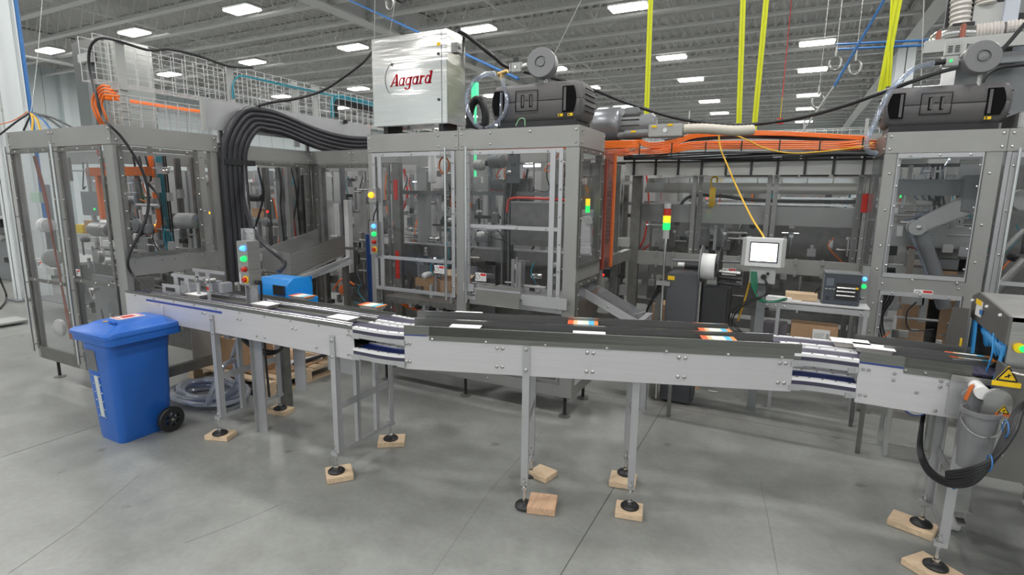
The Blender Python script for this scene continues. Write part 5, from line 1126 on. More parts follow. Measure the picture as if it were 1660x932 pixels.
for zz in (1.085, 1.12, 1.15): b = B(); b.cyl((.41, 5.245, zz), (.545, 5.245, zz), .010, 10); b.build('roller', chrome, mo)
B().box((.545, 5.235, 1.145), (.565, 5.255, 1.16)).build('yellow_latch', yellow, mo, bev=.003); B().box((.335, 5.256, 1.035), (.365, 5.262, 1.07)).build('vent', dark, PR, smooth=0)
cable([(.30, 5.40, 1.12), (.27, 5.42, 1.08), (.26, 5.43, 1.0), (.25, 5.47, .95)], .006, black, 'short black lead at the left side of the printer')
t = thing('carton', 'brown carton with a white shipping label on the lower table shelf', 'carton', (.29, 5.36, .61))
B().box((.10, 5.26, .612), (.46, 5.45, .80)).build('box', card, t, bev=.004); l = B().box((.27, 5.255, .66), (.40, 5.26, .77)).build('shipping_label', white, t, smooth=0)
b = B()
for k in range(6): b.box((.28, 5.2535, .67+.013*k), (.35+.004*(k % 3), 5.2555, .673+.013*k))
for k in range(5): b.box((.375+.004*k, 5.2535, .67), (.377+.004*k, 5.2555, .74))
b.build('label_print', gpaint, l, smooth=0, kind='stuff')
solo(B().box((.03, 5.30, 1.001+.004), (.28, 5.46, 1.06)), 'flat_carton', mat('pale cardboard', (.62, .46, .30), .8), 'open pale cardboard flap behind the papers on the printer table', 'carton', smooth=0)
solo(B().box((-.12, 5.28, .612), (.07, 5.42, .78)), 'parts_bin', mat('smoky bin', (.16, .15, .17), .4), 'dim smoky bin left of the labelled carton on the shelf', 'box', bev=.005)
CB2 = thing('switch_box', 'slim switch box with lit blue and green buttons on the right cabinet edge', 'control station', (.60, 5.44, .95))
B().box((.60, 5.44, .95), (.655, 5.52, 1.32)).build('box', steel, CB2, bev=.003); lamps(CB2, .622, 5.44, 1.215, .065, (('blue_lamp', g_blue, 0), ('green_lamp', g_green, 0)), r=.015)
b = B(); b.cyl((.61, 5.43, .97), (.61, 5.40, .97), .015, 10); b.cyl((.63, 5.42, 1.05), (.60, 5.38, 1.05), .012, 10); b.build('knobs', chrome, CB2, kind='stuff')
# switch boxes on the left stile of the centre cabinet
CB3 = thing('switch_box', 'switch box with lit blue and green buttons on the centre cabinet left post', 'control station', (-3.56, 4.05, 1.3))
B().box((-3.615, 4.03, 1.30), (-3.515, 4.09, 1.62)).build('box', steel, CB3, bev=.003); lamps(CB3, -3.555, 4.03, 1.575, .075, (('blue_lamp', g_blue, 0), ('green_lamp', g_green, 0), ('red_button', redp, 0), ('stop_button', redp, 1)), r=.018)
CB4 = thing('switch_box', 'small steel box with one lit amber lamp on the centre cabinet post', 'control station', (-3.56, 4.05, 1.8))
B().box((-3.615, 4.03, 1.80), (-3.515, 4.09, 1.94)).build('box', steel, CB4, bev=.003); lamps(CB4, -3.575, 4.03, 1.87, .1, (('amber_lamp', g_amber, 0),), r=.024)
cable([(-3.52, 4.04, 1.82), (-3.51, 4.03, 1.76), (-3.55, 4.03, 1.68), (-3.57, 4.04, 1.62)], .006, black, 'short black lead between the two switch boxes on the centre post')
# ---- clear lidded outfeed chute
CH = thing('outfeed_chute', 'inclined aluminium chute with clear cover right of the centre cabinet', 'chute', (-1.15, 4.5, .9))
c0_, c1_ = V((-1.56, 4.40, 1.115)), V((-1.02, 4.40, .865)); dd = c1_-c0_; up_ = V((.09, 0, .19)).normalized()
for yy in (4.36, 4.66): B().prism([c0_+V((0, yy-4.4, 0)), c1_+V((0, yy-4.4, 0)), c1_+V((0, yy-4.4, 0))-up_*.07, c0_+V((0, yy-4.4, 0))-up_*.07], (0, .008, 0)).build('side_rail', alu, CH)
B().prism([c0_+V((0, -.03, 0)), c1_+V((0, -.03, 0)), c1_+V((0, .25, 0)), c0_+V((0, .25, 0))], up_*.005).build('clear_cover', pane_m, CH, smooth=0)
B().prism([c0_+V((0, -.03, 0))-up_*.07, c1_+V((0, -.03, 0))-up_*.07, c1_+V((0, .25, 0))-up_*.07, c0_+V((0, .25, 0))-up_*.07], up_*.005).build('slide_bed', steel_d, CH, smooth=0)
for q_ in (c0_, c1_): b = B(); b.bar(q_+V((0, -.05, .01)), q_+V((0, .28, .01)), .05, .012); b.build('cross_strap', alu, CH)
bolts_on(CH, [c0_+dd*k+V((0, -.035, 0))-up_*.03 for k in (.06, .5, .94)], (0, -1, 0), .012)
b = B(); b.cyl(c1_+V((-.10, .03, .03)), c1_+V((-.02, .16, .05)), .006, 8); b.build('latch', chrome, CH)
b = B(); b.bar((c1_.x, 4.62, 0), c1_+V((0, .22, 0)), .05, .05); b.build('leg', alu, CH)
# ================================================================== scanner with blue strip curtain, lower right
dkst = mat('dark brushed stainless', (.20, .195, .19), .45, .7, .03, 5, .08, (1, 30, 1))
SCN = thing('tunnel_scanner', 'stainless tunnel machine with a blue strip curtain at the right edge', 'machine', (1.25, 3.75, 0))
X0 = .93
e = lambda px, py, x=X0: P(px, py, x=x)
t0, t1, t2 = e(1577, 479), e(1602, 478), e(1637, 514)
b0, b1 = e(1571, 512), e(1634, 562)
yF, yN = t0.y, t2.y                                # far and near edges of the hood
hood = [V((X0, yF, t0.z)), V((X0, yF-.10, t0.z+.035)), V((X0, yN+.0, t2.z)), V((X0, yN, b1.z+.0)), V((X0, yF, b0.z))]
B().prism(hood, (.012, 0, 0)).build('end_plate', dkst, SCN, smooth=0)
ztop = t0.z
B().prism([V((X0+.012, yF, t0.z)), V((X0+.012, yF-.10, t0.z+.035)), V((X0+.012, yN, t2.z)), V((X0+.012, yN, t2.z-.02)), V((X0+.012, yF-.1, t0.z+.015)), V((X0+.012, yF, t0.z-.02))], (1.3, 0, 0)).build('hood_top', steel, SCN, smooth=0)
B().box((X0+.012, yN, .80), (X0+1.3, yN+.02, t2.z)).build('near_side', steel, SCN, smooth=0)
B().box((X0+.012, yF-.02, .80), (X0+1.3, yF, t0.z)).build('far_side', steel_d, SCN, smooth=0)
B().box((X0-.004, yN-.055, .62), (X0+.008, yN+.05, 1.16)).build('near_jamb', dkst, SCN)
B().box((X0+.008, yN-.055, .62), (X0+1.3, yN-.045, 1.15)).build('lower_near_side', dkst, SCN)
B().prism([e(1545, 497, .9), e(1571, 500, .9), e(1562, 577, .9), e(1526, 570, .9)], (.01, 0, 0)).build('far_jamb', dkst, SCN, smooth=0)
B().box((X0+.3, yN+.02, .85), (X0+1.25, yF-.02, 1.0)).build('bed', steel_d, SCN)
B().box((X0+.05, yN+.02, .60), (X0+1.3, yF, .80)).build('base_box', steel, SCN, bev=.004)
# the curtain strips, each a strip of its own, gathered toward the near side
cb = mat('blue curtain strip', (.05, .33, .72), .4)
for k in range(11):
    f0 = k/11; y_a = yF-.06-(yF-yN-.10)*f0; y_b = y_a-(yF-yN-.1)/11*1.05
    zt_ = b0.z+(b1.z-b0.z)*f0+.01; dz = .10+.012*((k*3) % 4)
    B().prism([V((X0+.02+.004*(k % 2), y_a, zt_)), V((X0+.02+.004*(k % 2), y_b, zt_-.01)), V((X0+.045, y_b-.01, zt_-dz)), V((X0+.045, y_a-.012, zt_-dz+.01))], (.003, 0, 0)).build('curtain_strip', cb, SCN, smooth=0)
    B().prism([V((X0+.045, y_a-.012, zt_-dz+.01)), V((X0+.045, y_b-.01, zt_-dz)), V((X0+.09, y_b, zt_-.02)), V((X0+.09, y_a, zt_-.01))], (.003, 0, 0)).build('curtain_strip', cb, SCN, smooth=0)
b = B(); b.tube([e(1586, 520, X0+.05), e(1608, 545, X0+.05), e(1634, 572, X0+.05)], [.018, .030, .022], 12); b.build('curtain_roll', cb, SCN)
b = B(); b.prism([e(1576, 517), e(1583, 520), e(1577, 573), e(1570, 573)], (.006, 0, 0)); b.build('hanging_strip', cb, SCN, smooth=0)
b = B(); b.tube(crv([e(1611, 540), e(1608, 575), e(1600, 600), e(1595, 612)], 5), .004, 6); b.build('hanging_cord', cb, SCN)
b = B(); b.prism([e(1624, 560), e(1628, 560), e(1612, 628), e(1606, 628)], (.005, 0, 0)); b.build('hanging_strip', cb, SCN, smooth=0)
b = B(); b.cyl((X0-.065, yN-.06, 1.02), (X0-.065, yF-.05, 1.02), .030, 20); b.build('white_roller', white, SCN)
# roller guard, rounded plate
rg = [V((X0-.06+.10*.5+.05*cos(a_), yN-.075, 1.0+.05*sin(a_))) for a_ in [radians(180-k*18) for k in range(11)]]+[V((X0+.04, yN-.075, .74)), V((X0-.07, yN-.075, .73))]
B().prism(rg, (0, .03, 0)).build('roller_guard', steel, SCN, smooth=30)
def tri_label(u, z, y, s, band, name='warning_label'):
    p = [V((u-s/2, y, z)), V((u+s/2, y, z)), V((u, y, z+s*.86))]
    l = B().prism(p, (0, .002, 0)).build(name, yellow, SCN, smooth=0)
    b = B()
    for i in range(3):
        m_ = (p[0]+p[1]+p[2])/3; q0, q1 = p[i]+(m_-p[i])*.14, p[(i+1)%3]+(m_-p[(i+1)%3])*.14; b.bar(q0-V((0, .002, 0)), q1-V((0, .002, 0)), s*.07, .001, (0, 1, 0))
    b.bar((u-s*.12, y-.002, z+s*.22), (u+s*.12, y-.002, z+s*.36), s*.06, .001, (0, 1, 0)); b.bar((u+s*.05, y-.002, z+s*.2), (u+s*.02, y-.002, z+s*.42), s*.05, .001, (0, 1, 0))
    b.build('pictogram', black, l, smooth=0)
    B().box((u-s*.6, y-.001, z-s*.3), (u+s*.6, y+.001, z-s*.03)).build('caption_band', band, SCN, smooth=0)
tri_label(P(1632, 618, y=yN-.058).x, P(1632, 618, y=yN-.058).z, yN-.058, .085, yellow)
tri_label(P(1626, 670, y=yN-.078).x, P(1626, 670, y=yN-.078).z, yN-.078, .045, orange_d)
l = B().obox(e(1587, 500, X0-.002), (0, .045, 0), (0, 0, .04), (.002, 0, 0)).build('instruction_label', white, SCN, smooth=0)
B().obox(e(1587, 490, X0-.0045), (0, .045, 0), (0, 0, .013), (.001, 0, 0)).build('yellow_band', yellow, l, smooth=0); B().obox(e(1590, 506, X0-.0045), (0, .022, 0), (0, 0, .012), (.001, 0, 0)).build('blue_box', bluecab, l, smooth=0)
q = P(1547, 550, x=X0-.031); B().obox(e(1557, 557, .898), (0, .012, 0), (0, 0, .03), (.002, 0, 0)).build('yellow_sticker', yellow, SCN, smooth=0)
for px, py in ((1577, 487), (1600, 497), (1622, 511)): q = e(px, py, X0-.002); b = B(); b.bolt(q, (-1, 0, 0), .008); b.build('cap_nut', white, SCN)
q = P(1654, 565, y=yN-.02)
b = B(); b.cyl((q.x, yN, q.z), (q.x, yN-.02, q.z), .022, 18); pb = b.build('button_collar', yellow, SCN); b = B(); b.cyl((q.x+.01, yN-.015, q.z), (q.x+.01, yN-.03, q.z), .014, 16); b.build('green_button', g_green, pb)
b = B(); b.cyl((q.x-.03, yN-.05, 1.135), (q.x+.02, yN-.12, 1.14), .006, 8); b.build('toggle_lever', chrome, SCN)
# stand on castors
for x_, y_ in ((1.02, 3.72), (1.04, 4.42), (1.50, 4.25), (1.56, 3.72)):
    s_ = B().box((x_-.035, y_-.035, .15), (x_+.035, y_+.035, .62 if y_ < 3.7 else .80)).build('leg', steel, SCN)
    B().box((x_-.05, y_-.05, .14), (x_+.05, y_+.05, .152)).build('castor_plate', steel, s_)
    w_ = B().lathe((x_-.012, y_, .048), (1, 0, 0), [(0, -.015), (.04, -.015), (.048, -.008), (.048, .020), (.04, .028), (0, .028)], 20).build('castor_wheel', mat('pale nylon', (.55, .55, .55), .5), s_)
    b = B(); b.bar((x_-.03, y_, .14), (x_-.03, y_, .04), .03, .004, (1, 0, 0)); b.bar((x_+.03, y_, .14), (x_+.03, y_, .04), .03, .004, (1, 0, 0)); b.bar((x_, y_-.04, .10), (x_, y_-.10, .09), .04, .006); b.build('castor_fork', chrome, s_)
B().box((.98, 3.69, .60), (1.60, 4.46, .66)).build('stand_frame', steel, SCN)
# bucket, scoop and hose bundle
q = P(1583, 710, y=3.06); BK = thing('reject_bucket', 'translucent grey bucket hanging beside the rightmost conveyor leg', 'bucket', (q.x, 3.06, q.z-.15))
bm_ = mat('smoky translucent plastic', (.20, .20, .21), .35)
B().lathe((q.x, 3.06, q.z-.14), Z, [(0, .003), (.060, 0), (.068, .26), (.074, .26), (.074, .28), (.069, .28), (.065, .262), (.056, .01), (0, .01)], 32).build('bucket_wall', bm_, BK, smooth=40)
b = B(); b.tube([(q.x+.074*cos(a_), 3.06+.074*sin(a_)*.9-.02, q.z+.10-.06*sin(a_+pi)) for a_ in [pi+k*pi/12 for k in range(13)]], .004, 6); b.build('bail_handle', chrome, BK)
solo(B().prism([P(1560, 640, y=3.12), P(1578, 625, y=3.12), P(1592, 630, y=3.12), P(1600, 690, y=3.12), P(1565, 690, y=3.12)], (0, .03, 0)), 'scoop_guard', gpaint, 'dark curved guard rising out of the grey bucket', 'guard', bev=.003)
solo(B().prism([P(1572, 625, y=3.115), P(1580, 622, y=3.115), P(1568, 650, y=3.115), P(1562, 646, y=3.115)], (0, .003, 0)), 'warning_sticker', orange_d, 'orange warning sticker on the dark guard above the bucket', 'sticker', smooth=0)
for k in range(6):
    o = k*.012
    cable([P(1497, 672, y=3.42), P(1494, 690+k, y=3.38), (P(1490+k*2, 730, y=3.32)), P(1503+k*2, 765-k*3, y=3.2), P(1535, 786-k*4, y=3.08), P(1572, 785-k*5, y=2.94), P(1600+k*3, 760-k*4, y=2.92), P(1625+k*4, 710-k*2, y=2.95), P(1648+k*2, 665, y=3.02), P(1680+k, 640, y=3.0)][0 if k < 3 else 4:], .0095, black, ('black hose in the bundle sweeping from the take up drum to the lower right' if k < 3 else 'black hose in the short bundle rising past the bucket'), 'hose', 'hose', group='black hose bundle at the right' if k < 3 else 'short black hoses by the bucket')
q = P(1583, 786, y=3.12); 
for i, (px, py) in enumerate(((1545, 788), (1602, 758), (1628, 703))):
    c_ = P(px, py-8, y=[3.06, 2.92, 2.95][i]); b = B(); b.tube([c_+V((.004, .036*cos(a_), .036*sin(a_))) for a_ in [k*pi/5 for k in range(11)]], .003, 5); solo(b, 'cable_tie', bluecab, ['blue cable tie at the lowest point of the hose bundle', 'blue cable tie on the hose bundle beside the bucket', 'blue cable tie on the hose bundle under the roller guard'][i], 'cable tie')
# ================================================================== inside the guards
def part_box(root, a, b_, name, m, bev=.003): return B().box(a, b_).build(name, m, root, bev=bev)
def motor(root, p, ax, r, L, m=None, name='motor'):
    ax = V(ax).normalized(); o = B().lathe(p, ax, [(0, 0), (r*.8, 0), (r, .01), (r, L*.7), (r*.92, L*.72), (r*.92, L), (r*.5, L+.01), (0, L+.01)], 20).build(name, m or gpaint, root)
    return o
def clutter(root, x0, x1, y0, y1, z0, z1, n, seed):    # small brackets, rods, housings and leads of a machine interior
    r = random.Random(seed)
    for k in range(n):
        x, y, z = r.uniform(x0, x1), r.uniform(y0, y1), r.uniform(z0, z1); c_ = r.random(); m_ = r.choice([steel, alu, lgrey, gpaint, steel_d, white, black, chrome, mirror, alu])
        if c_ < .35: a_, b2 = r.uniform(.02, .09), r.uniform(.02, .10); B().box((x-a_/2, y, z-b2/2), (x+a_/2, y+.04, z+b2/2)).build('bracket', m_, root, smooth=0)
        elif c_ < .55: l_ = r.uniform(.08, .35); b = B(); b.cyl((x-l_/2, y, z), (x+l_/2, y, z), r.uniform(.006, .016), 8); b.build('rod', r.choice([chrome, steel, alu]), root)
        elif c_ < .72: l_ = r.uniform(.1, .5); b = B(); b.bar((x, y, max(z0, z-l_/2)), (x, y, min(z1, z+l_/2)), r.uniform(.012, .035)); b.build('upright', m_, root, smooth=0)
        elif c_ < .86: motor(root, (x, y, z), r.choice([(1, 0, 0), (0, -1, 0), (0, 0, 1)]), r.uniform(.018, .04), r.uniform(.04, .12), m_, 'cylinder')
        else: b = B(); b.tube(crv([(x, y, z+.15), (x+r.uniform(-.06, .06), y-.02, z+.05), (x+r.uniform(-.12, .12), y, z-.10), (x+r.uniform(-.2, .2), y, z-.08)]), .006, 6); b.build('lead', r.choice([black, black, orange, teal, red, tube_m]), root)
# robot gantry of the centre cabinet
G1 = thing('pick_and_place_unit', 'gantry with cable bundle, steel plate and grippers inside the centre cabinet', 'machine', (-2.5, 4.9, .2))
Yi = 4.86
zb1 = P(780, 403, y=Yi).z
part_box(G1, (-4.05, Yi, zb1-.13), (-1.62, Yi+.10, zb1), 'main_beam', steel_d); part_box(G1, (-4.05, Yi-.01, zb1), (-1.62, Yi+.10, zb1+.012), 'beam_flange', alu)
zr1 = P(760, 313, y=Yi).z; part_box(G1, (-4.1, Yi, zr1-.02), (-1.62, Yi+.04, zr1+.02), 'upper_rail', gpaint)
part_box(G1, (-1.60, 4.74, zb1-.13), (-1.53, 5.9, zb1-.02), 'side_beam', steel)
q = P(677, 300, y=5.0), P(691, 300, y=5.0); part_box(G1, (q[0].x, 4.98, .3), (q[1].x+.02, 5.06, 2.35), 'column', lgrey)
q = P(793, 300, y=5.1); part_box(G1, (q.x, 5.08, .3), (q.x+.05, 5.16, 2.35), 'column', gpaint)
pl = P(828, 328, y=4.8), P(912, 402, y=4.8)
part_box(G1, (pl[0].x, 4.80, pl[1].z), (pl[1].x, 4.83, pl[0].z), 'steel_plate', steel_d, .002); part_box(G1, (pl[0].x-.01, 4.795, pl[0].z), (pl[1].x+.12, 4.84, pl[0].z+.012), 'plate_edge', alu)
b = B(); b.tube(crv([(pl[0].x-.03, 4.78, pl[0].z-.10), (pl[0].x-.02, 4.78, pl[0].z+.0), (pl[0].x+.02, 4.78, pl[0].z+.04), (pl[0].x+.2, 4.78, pl[0].z+.045), (pl[1].x+.1, 4.78, pl[0].z+.03)]), .013, 8); b.build('red_hose', mat('red hose', (.7, .05, .03), .4), G1)
for k in range(6):
    px = 815+k*3.4; q0, q1, q2 = P(px+10, 250, y=4.85), P(px, 340, y=4.83), P(px-2, 478, y=4.83)
    b = B(); b.tube(crv([q0, q1, (q2.x, q2.y, 1.35), q2]), .009, 6); b.build('drop_cable', black if k % 3 else gpaint, G1)
q = P(824, 360, y=4.84); part_box(G1, (q.x-.01, 4.86, .85), (q.x+.03, 4.90, 2.3), 'cable_duct', gpaint)
for px, py, r, L in ((775, 268, .055, .10), (800, 262, .07, .16), (806, 300, .06, .14)):
    q = P(px, py, y=4.85); motor(G1, (q.x-.03, q.y, q.z), (1, -.2, 0), r, L, lgrey if px == 775 else gpaint)
for (px, py, w, h, m_) in ((775, 292, .09, .07, white), (782, 385, .16, .10, gpaint), (770, 395, .07, .09, steel), (818, 372, .04, .10, white), (790, 352, .30, .03, black), (795, 425, .10, .06, black), (850, 310, .20, .25, steel_d), (862, 268, .17, .03, g_white), (905, 285, .10, .16, lgrey), (795, 372, .40, .015, chrome), (640, 410, .20, .10, steel_d), (650, 345, .18, .05, steel), (735, 385, .12, .09, gpaint), (720, 365, .30, .02, black), (742, 340, .20, .03, steel), (712, 398, .06, .09, lgrey)):
    q = P(px, py, y=4.95); part_box(G1, (q.x-w/2, 4.93, q.z-h/2), (q.x+w/2, 4.98, q.z+h/2), 'block', m_)
q = P(701, 272, y=4.9); motor(G1, (q.x, q.y, q.z-.16), Z, .045, .32, white, 'bright_cylinder')
b = B(); q = P(720, 268, y=4.3); b.tube([q+V((.055*cos(a_), 0, .075*sin(a_))) for a_ in [k*pi/8 for k in range(17)]], .009, 7); b.build('orange_loop', orange, G1)
text('19', .055, black, 'number', G1, P(832, 269, y=4.80), (1, 0, 0), (0, 0, 1)); part_box(G1, (P(832, 269, y=4.80).x-.07, 4.805, 2.0), (P(832, 269, y=4.80).x+.07, 4.815, 2.27), 'number_plate', gpaint)
# deck, rollers and wheels
part_box(G1, (-2.55, 4.14, .90), (-1.63, 4.75, .99), 'deck', alu); part_box(G1, (-3.6, 4.2, .80), (-2.65, 4.75, .86), 'deck', steel_d)
for px in (848, 873):
    q = P(px, 468, y=4.5); part = B().lathe(q, (0, -1, 0), [(0, 0), (.03, 0), (.036, .01), (.03, .02), (.012, .02), (0, .016)], 18).build('white_wheel', white, G1)
for k in range(6):
    px = 675+k*11; q = P(px, 493+k*1.5, y=4.3); b = B(); b.cyl(q+V((0, -.1, 0)), q+V((.02, .15, .01)), .030 if k % 2 else .022, 12); b.build('roller', black if k % 2 else chrome, G1)
for px, py in ((733, 488), (700, 470), (690, 500)): q = P(px, py, y=4.25); part_box(G1, (q.x-.015, 4.23, q.z-.08), (q.x+.015, 4.27, q.z+.05), 'guide_finger', lgrey)
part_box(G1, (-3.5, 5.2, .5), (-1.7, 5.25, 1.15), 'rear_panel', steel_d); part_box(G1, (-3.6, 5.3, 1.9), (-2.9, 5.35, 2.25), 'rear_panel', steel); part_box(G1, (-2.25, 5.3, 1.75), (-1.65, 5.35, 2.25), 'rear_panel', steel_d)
part_box(G1, (P(713, 268, y=5.4).x-.1, 5.4, 1.95), (P(713, 268, y=5.4).x+.15, 5.43, 2.3), 'bright_sheet', white)
t = thing('carton', 'open brown carton behind the left door of the centre cabinet', 'carton', (-2.95, 4.5, .95)); ca_, cb_ = P(673, 450, y=4.45), P(742, 472, y=4.45)
for (u0, u1, v0, v1) in ((ca_.x, cb_.x, 4.45, 4.455), (ca_.x, cb_.x, 4.72, 4.725), (ca_.x, ca_.x+.005, 4.455, 4.72), (cb_.x-.005, cb_.x, 4.455, 4.72)):
    B().box((u0, v0, cb_.z-.03), (u1, v1, ca_.z+.0)).build('side', card, t, smooth=0)
B().box((ca_.x, 4.45, cb_.z-.035), (cb_.x, 4.725, cb_.z-.03)).build('bottom', card, t, smooth=0)
b = B(); b.prism([(ca_.x, 4.725, ca_.z), (cb_.x, 4.725, ca_.z), (cb_.x, 4.83, ca_.z+.05), (ca_.x, 4.83, ca_.z+.05)], (0, 0, .004)); b.build('flap', mat('pale carton flap', (.62, .48, .33), .8), t, smooth=0)
# orange tinted shield, gripper robot on the right side of the centre cabinet
OS = thing('orange_shield', 'orange tinted corner shield on the right side of the centre cabinet', 'shield', (-1.45, 4.78, 1.2))
B().box((-1.50, 4.73, 1.22), (-1.495, 5.0, 2.27)).build('tinted_pane', orange_pane, OS, smooth=0); B().box((-1.50, 4.99, 1.22), (-1.48, 5.03, 2.27)).build('orange_edge', orange_d, OS); B().box((-1.50, 4.73, 1.22), (-1.48, 4.76, 2.2)).build('orange_edge', mat('dull red edge', (.30, .06, .04), .5), OS)
RB = thing('white_robot_arm', 'small white robot arm behind the right side pane of the centre cabinet', 'robot', (-1.75, 4.6, 1.3)); q = P(948, 405, y=4.55)
motor(RB, (q.x, q.y, q.z-.04), Z, .055, .10, white, 'base'); motor(RB, (q.x, q.y, q.z+.06), Z, .045, .18, white, 'arm'); B().box((q.x-.03, q.y-.04, q.z+.22), (q.x+.05, q.y+.04, q.z+.30)).build('head', white, RB, bev=.012)
b = B(); b.cyl((q.x+.02, q.y-.02, q.z+.33), (q.x+.02, q.y-.02, q.z+.39), .020, 12); b.build('green_lamp', g_green, RB); b = B(); b.cyl((q.x+.02, q.y-.02, q.z+.39), (q.x+.02, q.y-.02, q.z+.45), .020, 12); b.build('yellow_lamp', g_yel, RB)
# cable chain, bright strips beside the centre cabinet
EC = thing('cable_chain', 'vertical black cable chain right of the centre cabinet', 'cable chain', (-1.5, 5.5, 1.4)); q = P(988, 330, y=5.5)
for k in range(14): B().box((q.x-.045, 5.48, 1.42+.045*k), (q.x+.035, 5.52, 1.45+.045*k)).build('link', blackp, EC, bev=.002)
B().box((q.x-.075, 5.49, .9), (q.x-.05, 5.53, 2.25)).build('side_rail', lgrey, EC); B().box((q.x-.02, 5.53, 1.40), (q.x+.0, 5.55, 2.15)).build('back_strip', alu, EC); B().box((q.x+.04, 5.5, .2), (q.x+.09, 5.56, 2.2)).build('mounting_post', steel_d, EC); B().box((q.x-.1, 5.46, 0), (q.x+.12, 5.6, .2)).build('base', steel_d, EC)
q = P(1004, 395, y=5.6); part_box(EC, (q.x-.12, 5.58, q.z-.03), (q.x+.10, 5.66, q.z+.06), 'cross_box', lgrey)
# left cabinet interior
L1 = thing('wrapping_unit', 'film rollers, motor and grippers inside the left cabinet', 'machine', (-5.7, 2.95, .3))
for px, py, y_, r, L, ax, m_ in ((75, 365, 2.85, .075, .12, (1, 0, 0), white), (85, 418, 2.8, .09, .10, (1, -.3, 0), lgrey), (165, 372, 2.95, .07, .30, (1, 0, 0), steel), (160, 415, 2.8, .07, .05, (0, -1, 0), steel), (223, 365, 2.9, .06, .05, (0, -1, 0), gpaint), (305, 358, 3.2, .075, .22, (1, .2, 0), lgrey), (270, 362, 3.3, .06, .2, (1, 0, 0), white)):
    q = P(px, py, y=y_); motor(L1, q-V(ax)*L*.5, ax, r, L, m_, 'roller_motor' if m_ is not steel else 'drum')
for k in range(5):
    q = P(150, 398+k*14, y=2.75); b = B(); b.bar((-5.72, 2.72+.03*k, q.z), (-4.98, 2.72+.03*k, q.z), .03, .018); b.build('guide_bar', alu if k % 2 else lgrey, L1)
for (px, py, w, h, m_) in ((180, 395, .25, .06, white), (150, 388, .2, .05, lgrey), (60, 320, .20, .12, mat('pale green panel', (.45, .6, .5), .5)), (150, 330, .35, .25, gpaint), (200, 345, .15, .2, steel_d), (85, 440, .18, .08, lgrey), (285, 405, .30, .05, alu), (300, 415, .10, .04, black), (235, 400, .20, .18, steel), (245, 330, .14, .10, lgrey), (250, 300, .08, .14, white)):
    q = P(px, py, y=3.1); part_box(L1, (q.x-w/2, 3.08, q.z-h/2), (q.x+w/2, 3.14, q.z+h/2), 'block', m_)
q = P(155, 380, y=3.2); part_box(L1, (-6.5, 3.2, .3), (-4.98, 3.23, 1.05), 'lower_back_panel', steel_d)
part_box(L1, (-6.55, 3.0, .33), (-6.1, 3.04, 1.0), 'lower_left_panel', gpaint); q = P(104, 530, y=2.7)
B().lathe(q, (0, -1, 0), [(0, 0), (.06, 0), (.09, .02), (.09, .05), (.05, .08), (0, .09)], 24).build('white_dome', white, L1)
for px, m_ in ((255, gpaint), (262, gpaint), (292, steel_d), (318, steel_d)): q = P(px, 330, y=3.3); part_box(L1, (q.x-.02, 3.28, 1.2), (q.x+.02, 3.33, 2.2), 'upright', m_)
for k in range(3): q = P(246+k*2.6, 270, y=3.22); b = B(); b.tube(crv([(q.x, 3.2, 2.22), (q.x+.01, 3.2, 1.9), (q.x+.05, 3.2, 1.62), (q.x-.02, 3.2, 1.5), (q.x-.16, 3.2, 1.45)]), .011, 6); b.build('orange_cable', orange, L1)
for k in range(5): q = P(258+k*3.5, 270, y=3.26); b = B(); b.cyl((q.x, 3.25, 1.2), (q.x-.01, 3.25, 2.22), .009, 6); b.build('teal_cable', teal if k < 3 else black, L1)
for k in range(3): b = B(); b.tube(crv([(-6.5+.02*k, 2.62, 2.2), (-6.45+.02*k, 2.64, 1.8), (-6.42, 2.66, 1.2), (-6.35+.02*k, 2.66, .4)]), .009, 6); b.build('red_cable', mat('dull red jacket', (.34, .08, .04), .5), L1)
part_box(L1, (-6.2, 2.9, 2.02), (-5.2, 2.96, 2.10), 'orange_beam', orange_d); part_box(L1, (-6.05, 2.9, 1.6), (-6.0, 2.95, 2.02), 'orange_column', orange_d)
q = P(154, 339, y=3.05); b = B(); b.cyl(q, q-V((0, .01, 0)), .010, 10); b.build('green_led', g_green, L1); q = P(221, 289, y=3.0); b = B(); b.cyl(q, q-V((0, .01, 0)), .012, 10); b.build('red_led', g_red, L1)
for k in range(3): b = B(); b.tube(crv([(-5.55+.1*k, 3.0, 2.2), (-5.5+.1*k, 3.0, 2.0), (-5.35, 3.0, 1.95), (-5.2, 3.0, 1.8), (-5.18, 3.0, 1.4)]), .010, 6); b.build('black_cable', black, L1)
q = P(148, 472, y=2.49); b = B(); b.bar(q, q+V((.07, -.03, .03)), .03, .02); b.bar(q+V((.06, -.03, .03)), q+V((.10, -.03, -.06)), .025, .015); b.build('door_latch', chrome, GL)
